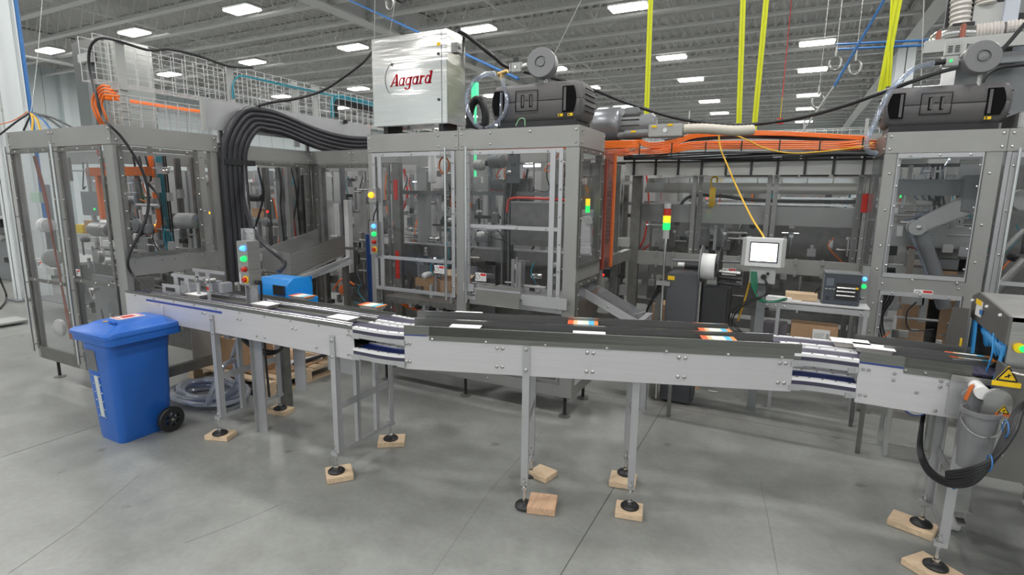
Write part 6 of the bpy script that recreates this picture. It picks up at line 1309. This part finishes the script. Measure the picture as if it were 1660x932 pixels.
# behind the inner fence
L2 = thing('stacking_unit', 'columns, white cabinets and cylinders behind the recessed inner guard', 'machine', (-4.6, 5.2, .2))
for px, w, m_, z0, z1 in ((430, .06, steel_d, .4, 2.2), (452, .08, gpaint, .3, 2.2), (490, .02, black, 1.0, 2.1), (521, .05, steel_d, .3, 2.2), (545, .09, white, .9, 1.75), (560, .07, white, .9, 1.8), (553, .03, gpaint, .9, 2.2), (480, .06, steel_d, 1.2, 2.2), (500, .05, lgrey, 1.3, 1.75)):
    q = P(px, 330, y=5.0); part_box(L2, (q.x-w/2, 5.0, z0), (q.x+w/2, 5.07, z1), 'column', m_)
for (px, py, w, h, m_) in ((550, 256, .35, .04, g_white), (470, 275, .16, .06, lgrey), (540, 262, .4, .05, alu), (430, 325, .12, .02, g_white), (420, 345, .25, .12, card), (510, 345, .30, .10, card), (530, 420, .35, .10, steel_d), (520, 450, .9, .10, steel_d), (560, 470, .3, .08, gpaint), (470, 385, .3, .05, white), (586, 400, .08, .12, lgrey), (538, 276, .3, .03, alu), (490, 268, .3, .05, steel_d), (440, 250, .5, .05, steel), (585, 390, .05, .2, steel)):
    q = P(px, py, y=5.1); part_box(L2, (q.x-w/2, 5.08, q.z-h/2), (q.x+w/2, 5.15, q.z+h/2), 'block', m_)
for k in range(5): q = P(518, 335+k*9, y=5.05); part_box(L2, (q.x-.03, 5.03, q.z), (q.x+.03, 5.06, q.z+.018), 'white_rung', white)
q = P(434, 360, y=4.9); motor(L2, q, (0, -1, 0), .06, .05, gpaint); q = P(434, 343, y=4.9); b = B(); b.cyl(q, q-V((0, .01, 0)), .018, 10); b.build('red_lamp', g_red, L2)
for k in range(4): q = P(455+k*14, 290, y=5.02); b = B(); b.tube(crv([(q.x, 5.0, 2.2), (q.x+.03, 5.0, 2.0), (q.x-.01, 5.0, 1.7), (q.x+.02, 5.0, 1.2)]), .011, 6); b.build('black_cable', black, L2)
motor(L2, P(560, 470, y=4.85), (0, -1, 0), .07, .05, orange_d); b = B(); b.tube(crv([P(540, 470, y=4.8), P(555, 452, y=4.8), P(575, 462, y=4.8)]), .010, 6); b.build('orange_cable', orange, L2)
part_box(L2, (-5.2, 5.3, .3), (-3.7, 5.33, 1.25), 'rear_panel', steel_d)
for k in range(4): cable([P(630+k*5, 478+k*2, y=4.5), P(650+k*2, 490+k*2, y=4.45), P(680, 497+k*2, y=4.45)], .010, orange, 'short orange cable low behind the left door of the centre cabinet', group='orange cables low in the centre cabinet', n=6)
b = B(); q = P(615, 440, y=4.6); b.cyl((q.x, 4.5, .45), (q.x, 4.5, 1.45), .07, 16); solo(b, 'blue_cylinder', mat('deep blue paint', (.01, .04, .16), .4), 'dark blue upright cylinder inside the left end of the centre cabinet', 'cylinder')
# right cabinet: angled arm
R1 = thing('robot_arm', 'grey two link robot arm bent behind the right cabinet pane', 'robot', (1.0, 5.9, .5))
q0, q1, q2 = P(1570, 333, y=5.85), P(1487, 369, y=5.8), P(1532, 500, y=5.85)
b = B(); d_ = (q0-q1).normalized(); nrm = V((-d_.z, 0, d_.x))
b.prism([q1-nrm*.06, q0-nrm*.075, q0+nrm*.09, q1+nrm*.055], (0, .09, 0)); b.build('upper_link', lgrey, R1, bev=.01)
b = B(); b.cyl((q1.x, 5.78, q1.z), (q1.x, 5.92, q1.z), .065, 22); b.build('elbow_joint', lgrey, R1); b = B(); b.bolt((q1.x+.01, 5.78, q1.z), (0, -1, 0), .022); b.build('elbow_bolt', bolt_m, R1)
b = B(); b.tube([q1+V((.04, .06, -.05)), (q1+q2)/2+V((.02, .06, 0)), q2], [.055, .062, .05], 16); b.build('forearm', gpaint, R1); b = B(); b.tube(crv([q1+V((.0, .0, .07)), q1+V((-.06, 0, .01)), q1+V((-.02, 0, -.1)), (q1+q2)/2+V((-.05, 0, 0)), q2+V((-.05, 0, 0))]), .012, 8); b.build('feed_hose', tube_m, R1)
part_box(R1, (q0.x-.05, 5.83, q0.z-.05), (q0.x+.16, 6.0, q0.z+.25), 'shoulder_plate', gpaint); part_box(R1, (.8, 5.95, P(1500, 300, y=5.95).z-.09), (q0.x, 6.0, P(1500, 300, y=5.95).z+.05), 'cross_beam', gpaint)
part_box(R1, (.72, 6.1, P(1500, 380, y=6.1).z-.12), (1.5, 6.14, P(1500, 380, y=6.1).z+.08), 'rear_beam', steel); 
R2 = thing('gripper_station', 'cluttered valve and gripper station behind the right cabinet panes', 'machine', (1.2, 6.3, .2))
for (px, py, w, h, m_) in ((1452, 293, .07, .22, g_white if False else white), (1500, 268, .5, .03, dark), (1480, 262, .18, .05, lgrey), (1570, 262, .14, .04, lgrey), (1512, 325, .08, .09, gpaint), (1520, 318, .05, .12, black), (1525, 395, .28, .28, steel_d), (1575, 400, .16, .5, steel_d), (1465, 318, .05, .03, g_green), (1560, 372, .2, .06, white), (1480, 330, .6, .015, chrome), (1440, 370, .03, .07, white), (1450, 440, .12, .14, lgrey), (1600, 395, .6, .05, steel_d), (1560, 430, .5, .12, gpaint), (1480, 480, .18, .16, lgrey), (1530, 440, .2, .05, card), (1440, 460, .06, .3, gpaint), (1500, 480, .05, .5, lgrey), (1455, 386, .02, .04, g_yel)):
    q = P(px, py, y=6.2); part_box(R2, (q.x-w/2, 6.18, q.z-h/2), (q.x+w/2, 6.24, q.z+h/2), 'block', m_)
for k in range(5): q = P(1495+k*7, 300, y=6.1); b = B(); b.tube(crv([(q.x, 6.1, 2.2), (q.x-.05+.02*k, 6.1, 1.95), (q.x+.05, 6.1, 1.8), (q.x-.1, 6.1, 1.7)]), .010, 6); b.build('tube', tube_m if k < 2 else black, R2)
for k in range(4): q = P(1430+k*5, 470, y=5.7); b = B(); b.tube(crv([(q.x, 5.7, 1.3), (q.x+.02, 5.7, 1.05), (q.x-.04, 5.7, .85), (q.x+.02, 5.7, .6)]), .010, 6); b.build('cable', black, R2)
for (a_, b2, c_) in (((1613, 420), (1660, 372), .02), ((1603, 482), (1660, 420), .035)): q0, q1 = P(*a_, y=5.8), P(*b2, y=5.8); b = B(); b.cyl(q0, q1, c_, 12); b.build('strut', steel, R2)
part_box(R2, (1.60, 6.3, .5), (3.0, 6.33, 2.2), 'rear_panel', steel_d)
t = thing('clamp_device', 'angular pale clamp at the right edge behind the pane', 'clamp', (1.75, 5.8, 1.7)); q = P(1652, 325, y=5.8)
B().prism([q+V((-.09, 0, 0)), q+V((.0, 0, .09)), q+V((.15, 0, .09)), q+V((.15, 0, -.09)), q+V((.0, 0, -.08))], (0, .1, 0)).build('jaw', lgrey, t, bev=.008)
for i, (px, py, w, h, lab) in enumerate(((1545, 505, .42, .22, 'long row of brown cartons on the floor behind the right cabinet'), (1500, 500, .25, .2, 'brown carton in shadow behind the right cabinet post'))):
    q = P(px, py, y=6.9); solo(B().box((q.x-w/2, 6.9, 0), (q.x+w/2, 7.6, q.z+h/2)), 'carton', card, lab, 'carton', smooth=0)
DS = thing('roller_outfeed', 'low roller table between the middle conveyor and the right cabinet', 'conveyor', (.3, 5.0, 0))
for yy in (4.55, 5.12): part_box(DS, (-.9, yy, .60), (.72, yy+.03, .68), 'side_rail', steel)
for k in range(12): b = B(); b.cyl((-.82+.13*k, 4.58, .66), (-.82+.13*k, 5.12, .66), .022, 10); b.build('roller', steel, DS)
for xx, yy in ((-.8, 4.56), (.6, 4.56), (-.8, 5.1), (.6, 5.1)): part_box(DS, (xx, yy, 0), (xx+.03, yy+.03, .60), 'leg', steel_d)
xsa, xsb = P(1452, 545, y=4.6).x, P(1560, 545, y=4.6).x; b = B().box((xsa, 4.6, .50), (xsb, 4.9, .56))
for xx_ in (xsa+.02, xsb-.06):
    for yy_ in (4.61, 4.86): b.box((xx_, yy_, 0), (xx_+.03, yy_+.03, .50))
solo(b, 'stage_plate', lgrey, 'light plate shelf behind the right conveyor, under the arm', 'shelf', bev=.004)
clutter(G1, -3.5, -2.7, 4.4, 4.8, .9, 1.25, 26, 1); clutter(G1, -2.6, -1.7, 4.3, 4.75, 1.0, 1.28, 26, 2); clutter(G1, -3.7, -2.8, 4.95, 5.15, 1.35, 2.2, 40, 3); clutter(G1, -2.75, -2.25, 4.7, 5.1, 1.35, 2.2, 30, 4); clutter(G1, -2.2, -1.6, 4.95, 5.2, 1.9, 2.25, 16, 5)
clutter(L1, -6.5, -5.8, 2.75, 3.2, 1.1, 2.2, 26, 6); clutter(L1, -5.7, -5.0, 2.75, 3.2, .95, 1.5, 40, 7); clutter(L1, -5.6, -5.0, 2.9, 3.3, 1.5, 2.2, 24, 8); clutter(L1, -6.5, -5.1, 2.7, 3.0, .35, .95, 16, 9)
clutter(L2, -5.1, -3.8, 4.95, 5.3, 1.25, 2.15, 60, 10); clutter(L2, -5.0, -3.7, 4.7, 5.1, .5, 1.15, 40, 11)
clutter(R2, .75, 1.5, 5.9, 6.2, 1.4, 2.2, 44, 12); clutter(R2, .8, 1.5, 5.7, 6.2, .4, 1.1, 26, 13); clutter(R2, 1.65, 2.4, 5.8, 6.2, .5, 2.1, 30, 14)
clutter(GB, -1.5, .75, 6.55, 6.8, 1.28, 1.58, 34, 15); clutter(GB, -1.5, .75, 6.6, 6.8, .5, 1.05, 24, 16)
# ================================================================== machines further back
FARM = [steel, steel_d, gpaint, lgrey, alu, dark, mirror]
def module(x, y, w, d, h, seed, label, n=16, pan=.5, base=.1, tall=True):
    r = random.Random(seed); t = thing('packing_machine', label, 'machine', (x, y, 0))
    x0, x1, y0, y1 = x-w/2, x+w/2, y-d/2, y+d/2
    for xx in (x0, x1-.06):
        for yy in (y0, y1-.06): B().box((xx, yy, 0), (xx+.06, yy+.06, h-.14)).build('post', satin, t, smooth=0)
    nm = max(1, int(w/1.1))
    for k in range(1, nm): xx = x0+w*k/nm; B().box((xx-.04, y0, .1), (xx+.04, y0+.05, h-.14)).build('post', satin, t, smooth=0)
    B().box((x0, y0-.005, h-.15), (x1, y0+.03, h)).build('header_panel', satin, t, smooth=0); B().box((x1-.03, y0+.031, h-.15), (x1+.005, y1, h)).build('header_panel', satin, t, smooth=0)
    B().box((x0+.06, y0+.01, .15), (x1-.06, y0+.05, .27)).build('bottom_rail', steel_d, t, smooth=0); B().box((x0+.06, y0+.01, h*.45), (x1-.06, y0+.04, h*.45+.06)).build('middle_rail', alu, t, smooth=0)
    B().box((x0+.08, y1-.12, .3), (x1-.08, y1-.09, h-.2 if r.random() < pan else h*.55)).build('rear_panel', r.choice([steel_d, gpaint, lgrey]), t, smooth=0)
    for k in range(int(n*1.8)):
        px_, pz = r.uniform(x0+.15, x1-.15), r.uniform(.4, h-.35); py_ = r.uniform(y0+.15, y1-.25); c_ = r.random()
        if c_ < .30: a_, b2 = r.uniform(.05, .28), r.uniform(.04, .2); B().box((px_-a_/2, py_, pz-b2/2), (px_+a_/2, py_+.1, pz+b2/2)).build('block', r.choice(FARM+[white]), t, smooth=0)
        elif c_ < .48: motor(t, (px_, py_, pz), r.choice([(1, 0, 0), (0, -1, 0), (0, 0, 1)]), r.uniform(.03, .08), r.uniform(.08, .25), r.choice([gpaint, lgrey, steel, white, black]))
        elif c_ < .62: B().box((max(x0+.07, px_-.5), py_, pz), (min(x1-.07, px_+.5), py_+.05, pz+.05)).build('beam', r.choice([alu, steel, lgrey, gpaint]), t, smooth=0)
        elif c_ < .76: B().box((px_, py_, .3), (px_+r.uniform(.03, .09), py_+.06, h-.2)).build('column', r.choice([gpaint, lgrey, steel_d, alu]), t, smooth=0)
        elif c_ < .93:
            q0 = V((px_, py_-.05, h-.2)); b = B(); b.tube(crv([q0, q0+V((r.uniform(-.1, .1), 0, -.4)), q0+V((r.uniform(-.2, .2), 0, -.9)), q0+V((r.uniform(-.3, .3), 0, -1.2))]), r.uniform(.009, .018), 6)
            b.build('cable', r.choice([black, black, orange, teal, tube_m, red]), t)
        else: b = B(); b.cyl((px_, y0+.06, pz), (px_, y0+.05, pz), .018, 10); b.build('status_lamp', r.choice([g_green, g_white, g_red, g_amber]), t)
    return t
MODS = [
 (-3.9, 6.6, 2.6, 1.3, 2.42, 11, 'first machine bay behind the centre cabinet, left end', 30),
 (-2.15, 7.9, 1.3, 1.6, 2.42, 12, 'narrow machine bay seen through the right centre door', 20),
 (-6.6, 5.6, 2.0, 1.6, 2.40, 13, 'machine bay behind the inner guard corner', 26),
 (-7.9, 4.4, 1.3, 1.4, 2.35, 14, 'machine bay directly behind the left cabinet', 22),
 (-9.8, 5.7, 2.2, 1.2, 2.2, 15, 'machine bay beyond the left cabinet, near the blue pipe column', 22),
 (-5.2, 8.3, 2.8, 1.4, 2.42, 16, 'second row machine behind the inner guard', 26),
 (-8.6, 8.6, 3.0, 1.4, 2.5, 17, 'second row machine left of the steel shield', 24),
 (-12.2, 9.2, 3.2, 1.4, 2.3, 18, 'second row machine behind the workbench', 22),
 (-.3, 8.3, 2.6, 1.2, 2.15, 19, 'second row machine behind the orange cable run', 18),
 (2.6, 8.6, 2.6, 1.6, 2.5, 20, 'second row machine behind the right cabinet', 22),
 (-3.2, 10.6, 3.4, 1.4, 2.45, 21, 'third row machine behind the centre cabinet', 20),
 (-7.2, 11.2, 3.4, 1.4, 2.5, 22, 'third row machine left of centre', 20),
 (-11.6, 12.2, 3.6, 1.4, 2.6, 23, 'third row machine towards the left wall', 18),
 (.8, 10.9, 3.4, 1.4, 2.35, 24, 'third row machine behind the yellow straps', 18),
 (4.8, 11.4, 3.2, 1.6, 2.6, 25, 'third row machine at the far right', 16),
 (-1.2, 13.8, 4.2, 1.4, 2.5, 26, 'fourth row machine below the distant lamps', 16),
 (-6.2, 14.6, 4.2, 1.4, 2.6, 27, 'fourth row machine left of centre', 16),
 (3.6, 14.6, 4.0, 1.4, 2.6, 28, 'fourth row machine on the right', 14),
 (-11.5, 16.0, 4.4, 1.4, 2.7, 29, 'fourth row machine far to the left', 14),
 (-17.0, 12.5, 4.0, 1.6, 2.5, 30, 'machine against the pale wall panels', 14),
 (-2.0, 18.5, 6.0, 1.6, 2.9, 31, 'long machine in the fifth row, centre', 14),
 (-9.5, 20.0, 6.0, 1.6, 2.9, 32, 'long machine in the fifth row, left', 14),
 (5.0, 19.0, 6.0, 1.6, 2.9, 33, 'long machine in the fifth row, right', 14),
 (-17.5, 20.0, 6.0, 1.6, 3.0, 34, 'long machine in the fifth row near the left wall', 12),
 (0.5, 26.0, 9.0, 2.0, 3.3, 35, 'farthest machine row right of centre', 12),
 (-11.0, 27.0, 9.0, 2.0, 3.4, 36, 'farthest machine row left of centre', 12),
]
for m_ in MODS: module(*m_)
# dark crates and baskets on the far machine tops
for i, (x, y, w, h, z0, lab) in enumerate(((-.55, 8.2, .55, .30, 2.151, 'dark crate on the far machine, left of three'), (.12, 8.2, .55, .28, 2.151, 'dark crate on the far machine, middle of three'), (.72, 8.2, .50, .32, 2.151, 'dark crate on the far machine, right of three'), (-3.9, 6.9, .8, .3, 2.421, 'low dark box on the machine behind the steel box'))):
    solo(B().box((x-w/2, y-.3, z0), (x+w/2, y+.3, z0+h)), 'dark_crate', dark if i != 1 else blackp, lab, 'crate', bev=.01)
for i, (x, y0, y1, z0, lab) in enumerate(((0, 0, 0, 0, ''),)):
    pass
def xbasket(x0, x1, y, z0, h, label):
    t = thing('wire_basket_tray', label, 'cable tray', ((x0+x1)/2, y, z0)); b = B(); x = x0
    while x <= x1: b.bar((x, y, z0), (x, y, z0+h), .008); b.bar((x, y, z0), (x, y+.3, z0), .008); x += .16
    for k in range(3): b.bar((x0, y, z0+h*k/2), (x1, y, z0+h*k/2), .008); b.bar((x0, y+.3, z0+h*k/2), (x1, y+.3, z0+h*k/2), .008)
    b.build('wire_mesh', chrome, t, smooth=0, kind='stuff')
    for xs_ in (x0+.1, x1-.1): B().box((xs_-.02, y+.13, 0), (xs_+.02, y+.17, z0)).build('stand', lgrey, t, smooth=0)
    for k in range(4): b = B(); b.tube(crv([(x0, y+.1+.03*k, z0+.03), ((x0+x1)/2, y+.12+.03*k, z0+.05+.02*k), (x1, y+.1+.03*k, z0+.03)]), .018, 5); b.build('cable', [bluecab, black, teal, orange][k], t)
    return t
xbasket(-2.0, 2.4, 10.2, 2.76, .22, 'far wire basket tray glinting below the distant lamps, right of centre'); xbasket(-5.0, -2.2, 10.3, 2.8, .24, 'far wire basket tray behind the steel lettered box')
xbasket(-3.2, 4.0, 13.2, 3.0, .3, 'farthest wire basket tray under the ceiling lamps')
for i, (px, py0, py1, y, w, lab) in enumerate(((1300, 195, 240, 6.9, .02, 'thin grey pole behind the orange cables, left'), (1401, 192, 240, 6.9, .03, 'grey pole behind the orange cables, right'), (1115, 180, 222, 6.6, .015, 'short thin pole beside the blower filter box'))):
    q0, q1 = P(px, py1, y=y), P(px, py0, y=y); b = B(); b.box((q0.x-w/2, y, min(q0.z, 2.1)), (q0.x+w/2, y+w, q1.z)); solo(b, 'pole', lgrey, lab, 'pole', smooth=0)
# machine with glossy doors running along the left of the recess, glowing sign
q = P(232, 173, y=6.2); t = thing('status_display', 'green lit display behind the lower wire basket', 'display', (q.x, 6.2, q.z-.1))
B().box((q.x-.38, 6.2, q.z-.10), (q.x+.38, 6.26, q.z+.10)).build('housing', steel_d, t); B().box((q.x-.10, 6.19, q.z-.05), (q.x+.28, 6.2, q.z+.05)).build('green_panel', glow('green panel glow', (.12, .75, .2), .8), t, smooth=0)
B().box((q.x-.05, 6.22, 2.2), (q.x+.05, 6.26, q.z-.1)).build('stand', steel_d, t)
# banner on the left
BN = thing('banner', 'dark banner with pale lettering and a red script at the left edge', 'banner', (-13.3, 5.2, 0)); y_ = 5.25
a_, b2 = P(-30, 130, y=y_), P(20, 196, y=y_)
B().box((a_.x, y_, b2.z), (b2.x, y_+.02, P(8, 132, y=y_).z)).build('cloth', mat('banner black', (.03, .025, .028), .7), BN, smooth=0)
def bt(s, px, py, sz, m_, sh=0): q = P(px, py, y=y_-.012); text(s, sz, m_, 'banner_text', BN, q, (1, 0, 0), (0, 0, 1), .002, sh, 0)
bt('ILL', 10, 146, .20, white); bt('NE', 11, 157, .18, white); bt('d', 10, 175, .62, mat('banner red', (.45, .03, .02), .6), .3)
B().box((a_.x, y_+.0, 0), (a_.x+.05, y_+.05, 3.9)).build('banner_stand', gpaint, BN)
# workbench area at the far left
def bench(x, y, w, h, label, seed):
    r = random.Random(seed); t = thing('workbench', label, 'workbench', (x, y, 0))
    B().box((x-w/2, y-.35, h-.04), (x+w/2, y+.35, h)).build('worktop', lgrey, t); B().box((x-w/2, y+.3, h*.2), (x+w/2, y+.33, h-.04)).build('back_panel', steel_d, t)
    for xx in (x-w/2+.03, x+w/2-.09):
        for yy in (y-.33, y+.25): B().box((xx, yy, 0), (xx+.06, yy+.06, h-.04)).build('leg', gpaint, t)
    B().box((x-w/2+.05, y-.3, h*.25), (x+w/2-.05, y+.3, h*.27)).build('shelf', gpaint, t)
    return t
bench(-12.6, 6.3, 2.6, .95, 'low grey workbench at the left edge of the photo', 3); bench(-9.6, 4.2, 1.2, .85, 'small bench between the workbench and the left cabinet', 4)
r = random.Random(5)
names = [('tool_case', 'yellow and black tool case on the left workbench', mat('tool yellow', (.75, .55, .03), .5), .3, .18), ('carton', 'open brown carton on the left workbench', card, .38, .28), ('monitor_box', 'grey instrument box on the left workbench', gpaint, .35, .3), ('parts_bin', 'pale parts bin on the left workbench', lgrey, .3, .16), ('paper_stack', 'white paper stack on the left workbench', paper, .34, .10), ('gearbox', 'dark gearbox on the left workbench', steel_d, .26, .22)]
for i, (n_, l_, m_, w_, h_) in enumerate(names):
    x_ = -13.6+i*.42; solo(B().box((x_-w_/2, 6.1, .951), (x_+w_/2, 6.4, .951+h_)), n_, m_, l_, n_.replace('_', ' '), bev=.01)
for i, (px, py, w_, h_, m_, l_) in enumerate(((18, 265, .5, .45, card, 'brown carton on the tall cabinet beside the blue pipe'), (8, 285, .6, .25, white, 'white carton beside the brown one on the tall cabinet'))):
    q = P(px, py, y=5.3); solo(B().box((q.x-w_/2, 5.1, q.z-h_/2), (q.x+w_/2, 5.6, q.z+h_/2)), 'carton', m_, l_, 'carton', smooth=0)
q = P(12, 300, y=5.3); TC = thing('machine_cabinet', 'grey equipment cabinet with fittings at the left edge', 'cabinet', (q.x, 5.4, 0))
B().box((q.x-1.4, 5.05, .0), (q.x+.55, 5.8, q.z+.02)).build('body', gpaint, TC, bev=.01)
for k in range(22):
    u, v = r.uniform(-.9, .45), r.uniform(.4, q.z-.2); w_, h_ = r.uniform(.05, .3), r.uniform(.04, .2); B().box((q.x+u-w_/2, 5.0-r.uniform(0, .06), v-h_/2), (q.x+u+w_/2, 5.05, v+h_/2)).build('fitting', r.choice([steel, lgrey, dark, steel_d, white, black]), TC, bev=.004)
B().box((q.x-1.2, 4.72, 1.28), (q.x+.5, 5.05, 1.33)).build('shelf', lgrey, TC)
for k in range(3): cable([P(70-k*8, 462+k, y=5.6), P(45, 466+k*2, y=5.3), P(15, 462+k*2, y=5.1), P(-20, 465+k*2, y=5.1)], .014, orange_d, 'orange extension cable on the floor at the left edge', group='orange floor cables at the left', n=6)
cable([P(0, 500, z=.015), P(8, 490, z=.015), P(10, 478, z=.1), P(4, 462, z=.35), P(-5, 440, z=.6)], .014, black, 'black cable curving to the floor at the left edge')
solo(B().box((P(4, 528, z=0).x-.25, P(4, 528, z=0).y-.1, .03), (P(4, 528, z=0).x+.15, P(4, 528, z=0).y+.25, .06)), 'foot_plate', lgrey, 'pale foot plate on the floor at the left edge', 'plate', bev=.008)
# ================================================================== hanging straps, hooks and air lines
def strap(p0, p1, w, label):
    t = thing('lifting_strap', label, 'strap', (p1[0], p1[1], p1[2])); d = (V(p0)-V(p1)).normalized(); rt = V((cos(.35), sin(.35), 0))
    B().obox((V(p0)+V(p1))/2, (V(p0)-V(p1))/2, rt*w/2, d.cross(rt)*.003).build('webbing', yel_strap, t, smooth=0)
    B().obox((V(p0)+V(p1))/2-V((0, .004, 0)), (V(p0)-V(p1))/2, rt*w*.06, d.cross(rt)*.004).build('centre_stitch', mat('strap stitch', (.5, .54, .02), .7), t, smooth=0)
    return t
for (a_, b2, y, lab, w) in (((1055, -10), (1048, 186), 7.2, 'leftmost yellow strap hanging behind the blower', .062), ((1205, -10), (1197, 222), 7.4, 'yellow strap hanging upright, left of the middle pair', .062), ((1243, -10), (1222, 214), 7.4, 'slanting yellow strap, right of the middle pair', .062), ((1458, -10), (1428, 152), 7.0, 'yellow strap beside the white column, left leg', .075), ((1450, -30), (1440, 140), 7.0, 'yellow strap beside the white column, right leg', .05)):
    q1 = P(*b2, y=y); q0 = P(*a_, y=y); d = (q0-q1); k = (6.6-q1.z)/d.z; strap(q1+d*k, q1, w, lab)
q0, q1 = P(1268, 158, y=14), P(1265, 192, y=14); b = B(); b.bar(q0, q1, .10, .01); solo(b, 'lifting_strap', yel_strap, 'short far yellow strap with a red hook', 'strap'); b = B(); b.cyl(q1, q1-V((0, 0, .12)), .07, 8); b.cyl(q1, V((q1.x, q1.y, 6.8)), .01, 6); solo(b, 'hook_block', red, 'small red hook block below the far yellow strap', 'hook')
for i, (x0_, y0_, x1_, y1_, yy, lab, m_, r_) in enumerate(((555, -5, 840, 128, 6.0, 'blue compressed air line sloping down behind the steel box', bluecab, .018), (1436, -5, 1352, 140, 9.0, 'blue air line descending at the right of the hall', bluecab, .018), (1352, 140, 1300, 215, 9.0, 'pale lower stretch of the right air line', lgrey, .014), (945, -5, 895, 95, 5.0, 'thin steel wire from the roof to the centre filter', lgrey, .004), (608, -5, 607, 62, 4.3, 'thin steel wire above the left corner of the steel box', lgrey, .003), (640, 5, 632, 55, 4.4, 'thin steel wire holding the steel box hook', lgrey, .003), (1498, -5, 1492, 160, 6.0, 'thin vertical wire left of the right pump', lgrey, .004))):
    q0, q1 = P(x0_, y0_, y=yy+ (2.0 if i == 0 else 0)), P(x1_, y1_, y=yy)
    if i in (3, 4, 5, 6): d = q0-q1; q0 = q1+d*((6.8-q1.z)/d.z)
    b = B(); b.cyl(q0, q1, r_, 8); solo(b, 'air_line' if i < 3 else 'suspension_wire', m_, lab, 'air line' if i < 3 else 'wire')
for i, (yy, zz, lab) in enumerate(((9.0, 72, 'upper blue pipe crossing behind the white column'), (9.0, 80, 'lower blue pipe crossing behind the white column'))):
    q0, q1 = P(1355, zz, y=12), P(1660, zz-14, y=12); b = B(); b.cyl(q0, q1, .02, 8); solo(b, 'air_line', bluecab, lab, 'air line')
def hook(px, py, y, s, label):
    q = P(px, py, y=y); b = B(); b.tube([q+V((s*cos(a_), 0, s*1.3*sin(a_))) for a_ in [radians(150+k*22) for k in range(14)]], s*.22, 8); b.cyl(q+V((0, 0, s*1.3)), q+V((0, 0, s*3)), s*.2, 8); b.cyl(q+V((0, 0, s*3)), V((q.x, q.y, 6.8)), .004, 5)
    solo(b, 'crane_hook', steel, label, 'hook')
hook(632, 6, 4.6, .045, 'steel hook hanging above the lettered steel box'); hook(1354, 103, 9, .07, 'steel hook hanging left of the right air line'); hook(1386, 110, 9, .07, 'steel hook beside the right air line knot'); hook(1326, 165, 10, .08, 'dark ring hook hanging low over the orange cables')
# ================================================================== ducts and boxes, upper right
DU = thing('dust_duct', 'tall grey machine head with ribbed ducts at the upper right', 'machine', (1.9, 7.0, 2.4)); yD = 7.0
D = lambda px, py, y=yD: P(px, py, y=y)
rib = mat('ribbed pale hose', (.60, .57, .54), .45)
def ribbed(p, q, r_, name='ribbed_hose', n=26):
    p, q = V(p), V(q); pts = [p+(q-p)*i/n for i in range(n+1)]; b = B(); b.tube(pts, [r_*(1.08 if i % 2 else .92) for i in range(n+1)], 14); return b.build(name, rib, DU, smooth=20)
q = D(1555, 50); ribbed(D(1556, 44), D(1562, -60), .085); ribbed(D(1597, 10), D(1600, -60), .085); ribbed(D(1580, 53, 6.9), D(1625, 48, 6.9), .075, n=16); ribbed(D(1630, 45, 6.9), D(1662, 42, 6.9), .06, n=10)
b = B(); b.tube(crv([D(1517, 78, 6.9), D(1517, 66, 6.9), D(1530, 57, 6.9), D(1555, 53, 6.9), D(1582, 53, 6.9)]), .062, 16); b.build('elbow_duct', chrome, DU)
for px, py in ((1519, 64), (1559, 53)): q = D(px, py, 6.88); B().obox(q, (.02, 0, .0), (0, .07, 0), (0, 0, .07)).build('hose_band', mat('rust band', (.35, .12, .08), .5), DU, bev=.01)
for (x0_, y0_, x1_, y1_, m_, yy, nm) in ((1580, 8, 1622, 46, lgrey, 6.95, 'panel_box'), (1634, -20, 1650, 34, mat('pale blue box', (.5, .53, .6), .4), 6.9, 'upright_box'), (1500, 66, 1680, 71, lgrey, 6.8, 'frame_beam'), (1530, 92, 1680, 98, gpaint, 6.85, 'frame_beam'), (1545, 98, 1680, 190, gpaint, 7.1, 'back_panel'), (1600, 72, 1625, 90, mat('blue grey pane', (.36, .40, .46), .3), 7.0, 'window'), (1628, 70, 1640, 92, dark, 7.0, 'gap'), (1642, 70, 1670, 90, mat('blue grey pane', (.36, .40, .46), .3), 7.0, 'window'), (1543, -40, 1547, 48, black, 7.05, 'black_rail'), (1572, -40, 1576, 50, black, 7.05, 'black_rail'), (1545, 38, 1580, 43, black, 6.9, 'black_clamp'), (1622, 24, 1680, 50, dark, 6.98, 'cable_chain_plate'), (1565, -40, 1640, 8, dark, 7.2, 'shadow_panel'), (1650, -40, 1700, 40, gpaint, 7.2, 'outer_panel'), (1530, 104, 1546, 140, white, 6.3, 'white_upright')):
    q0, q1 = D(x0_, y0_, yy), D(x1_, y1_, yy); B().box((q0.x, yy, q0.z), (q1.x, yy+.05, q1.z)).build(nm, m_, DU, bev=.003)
for px in (1564, 1605): q = D(px, 68, 6.78); B().box((q.x-.02, 6.78, q.z-.2), (q.x+.02, 6.82, q.z)).build('gusset', lgrey, DU)
B().prism([D(1545, 72, 6.8), D(1600, 70, 6.8), D(1545, 100, 6.8)], (0, .03, 0)).build('gusset_plate', gpaint, DU)
bolts_on(DU, [D(px, py, 7.09) for px in (1636, 1648) for py in (92, 100)], (0, -1, 0), .02)
cable([D(1590, 140, 6.2), D(1600, 122, 6.2), D(1620, 110, 6.2), D(1650, 106, 6.2), D(1670, 104, 6.2)], .014, black, 'black cable rising behind the right round filter')
B().box((1.5, 7.12, 2.0), (3.0, 7.6, 2.7)).build('lower_body', gpaint, DU)
B().box((.9, 6.3, 2.44), (1.62, 6.34, 2.75)).build('mount_plate', steel_d, DU)
solo(B().box((P(1637, 197, y=5.75).x, 5.55, 2.437), (P(1660, 197, y=5.75).x+.2, 5.95, 2.56)), 'bracket_box', steel, 'grey bracket box right of the right pump housing', 'bracket', bev=.008)
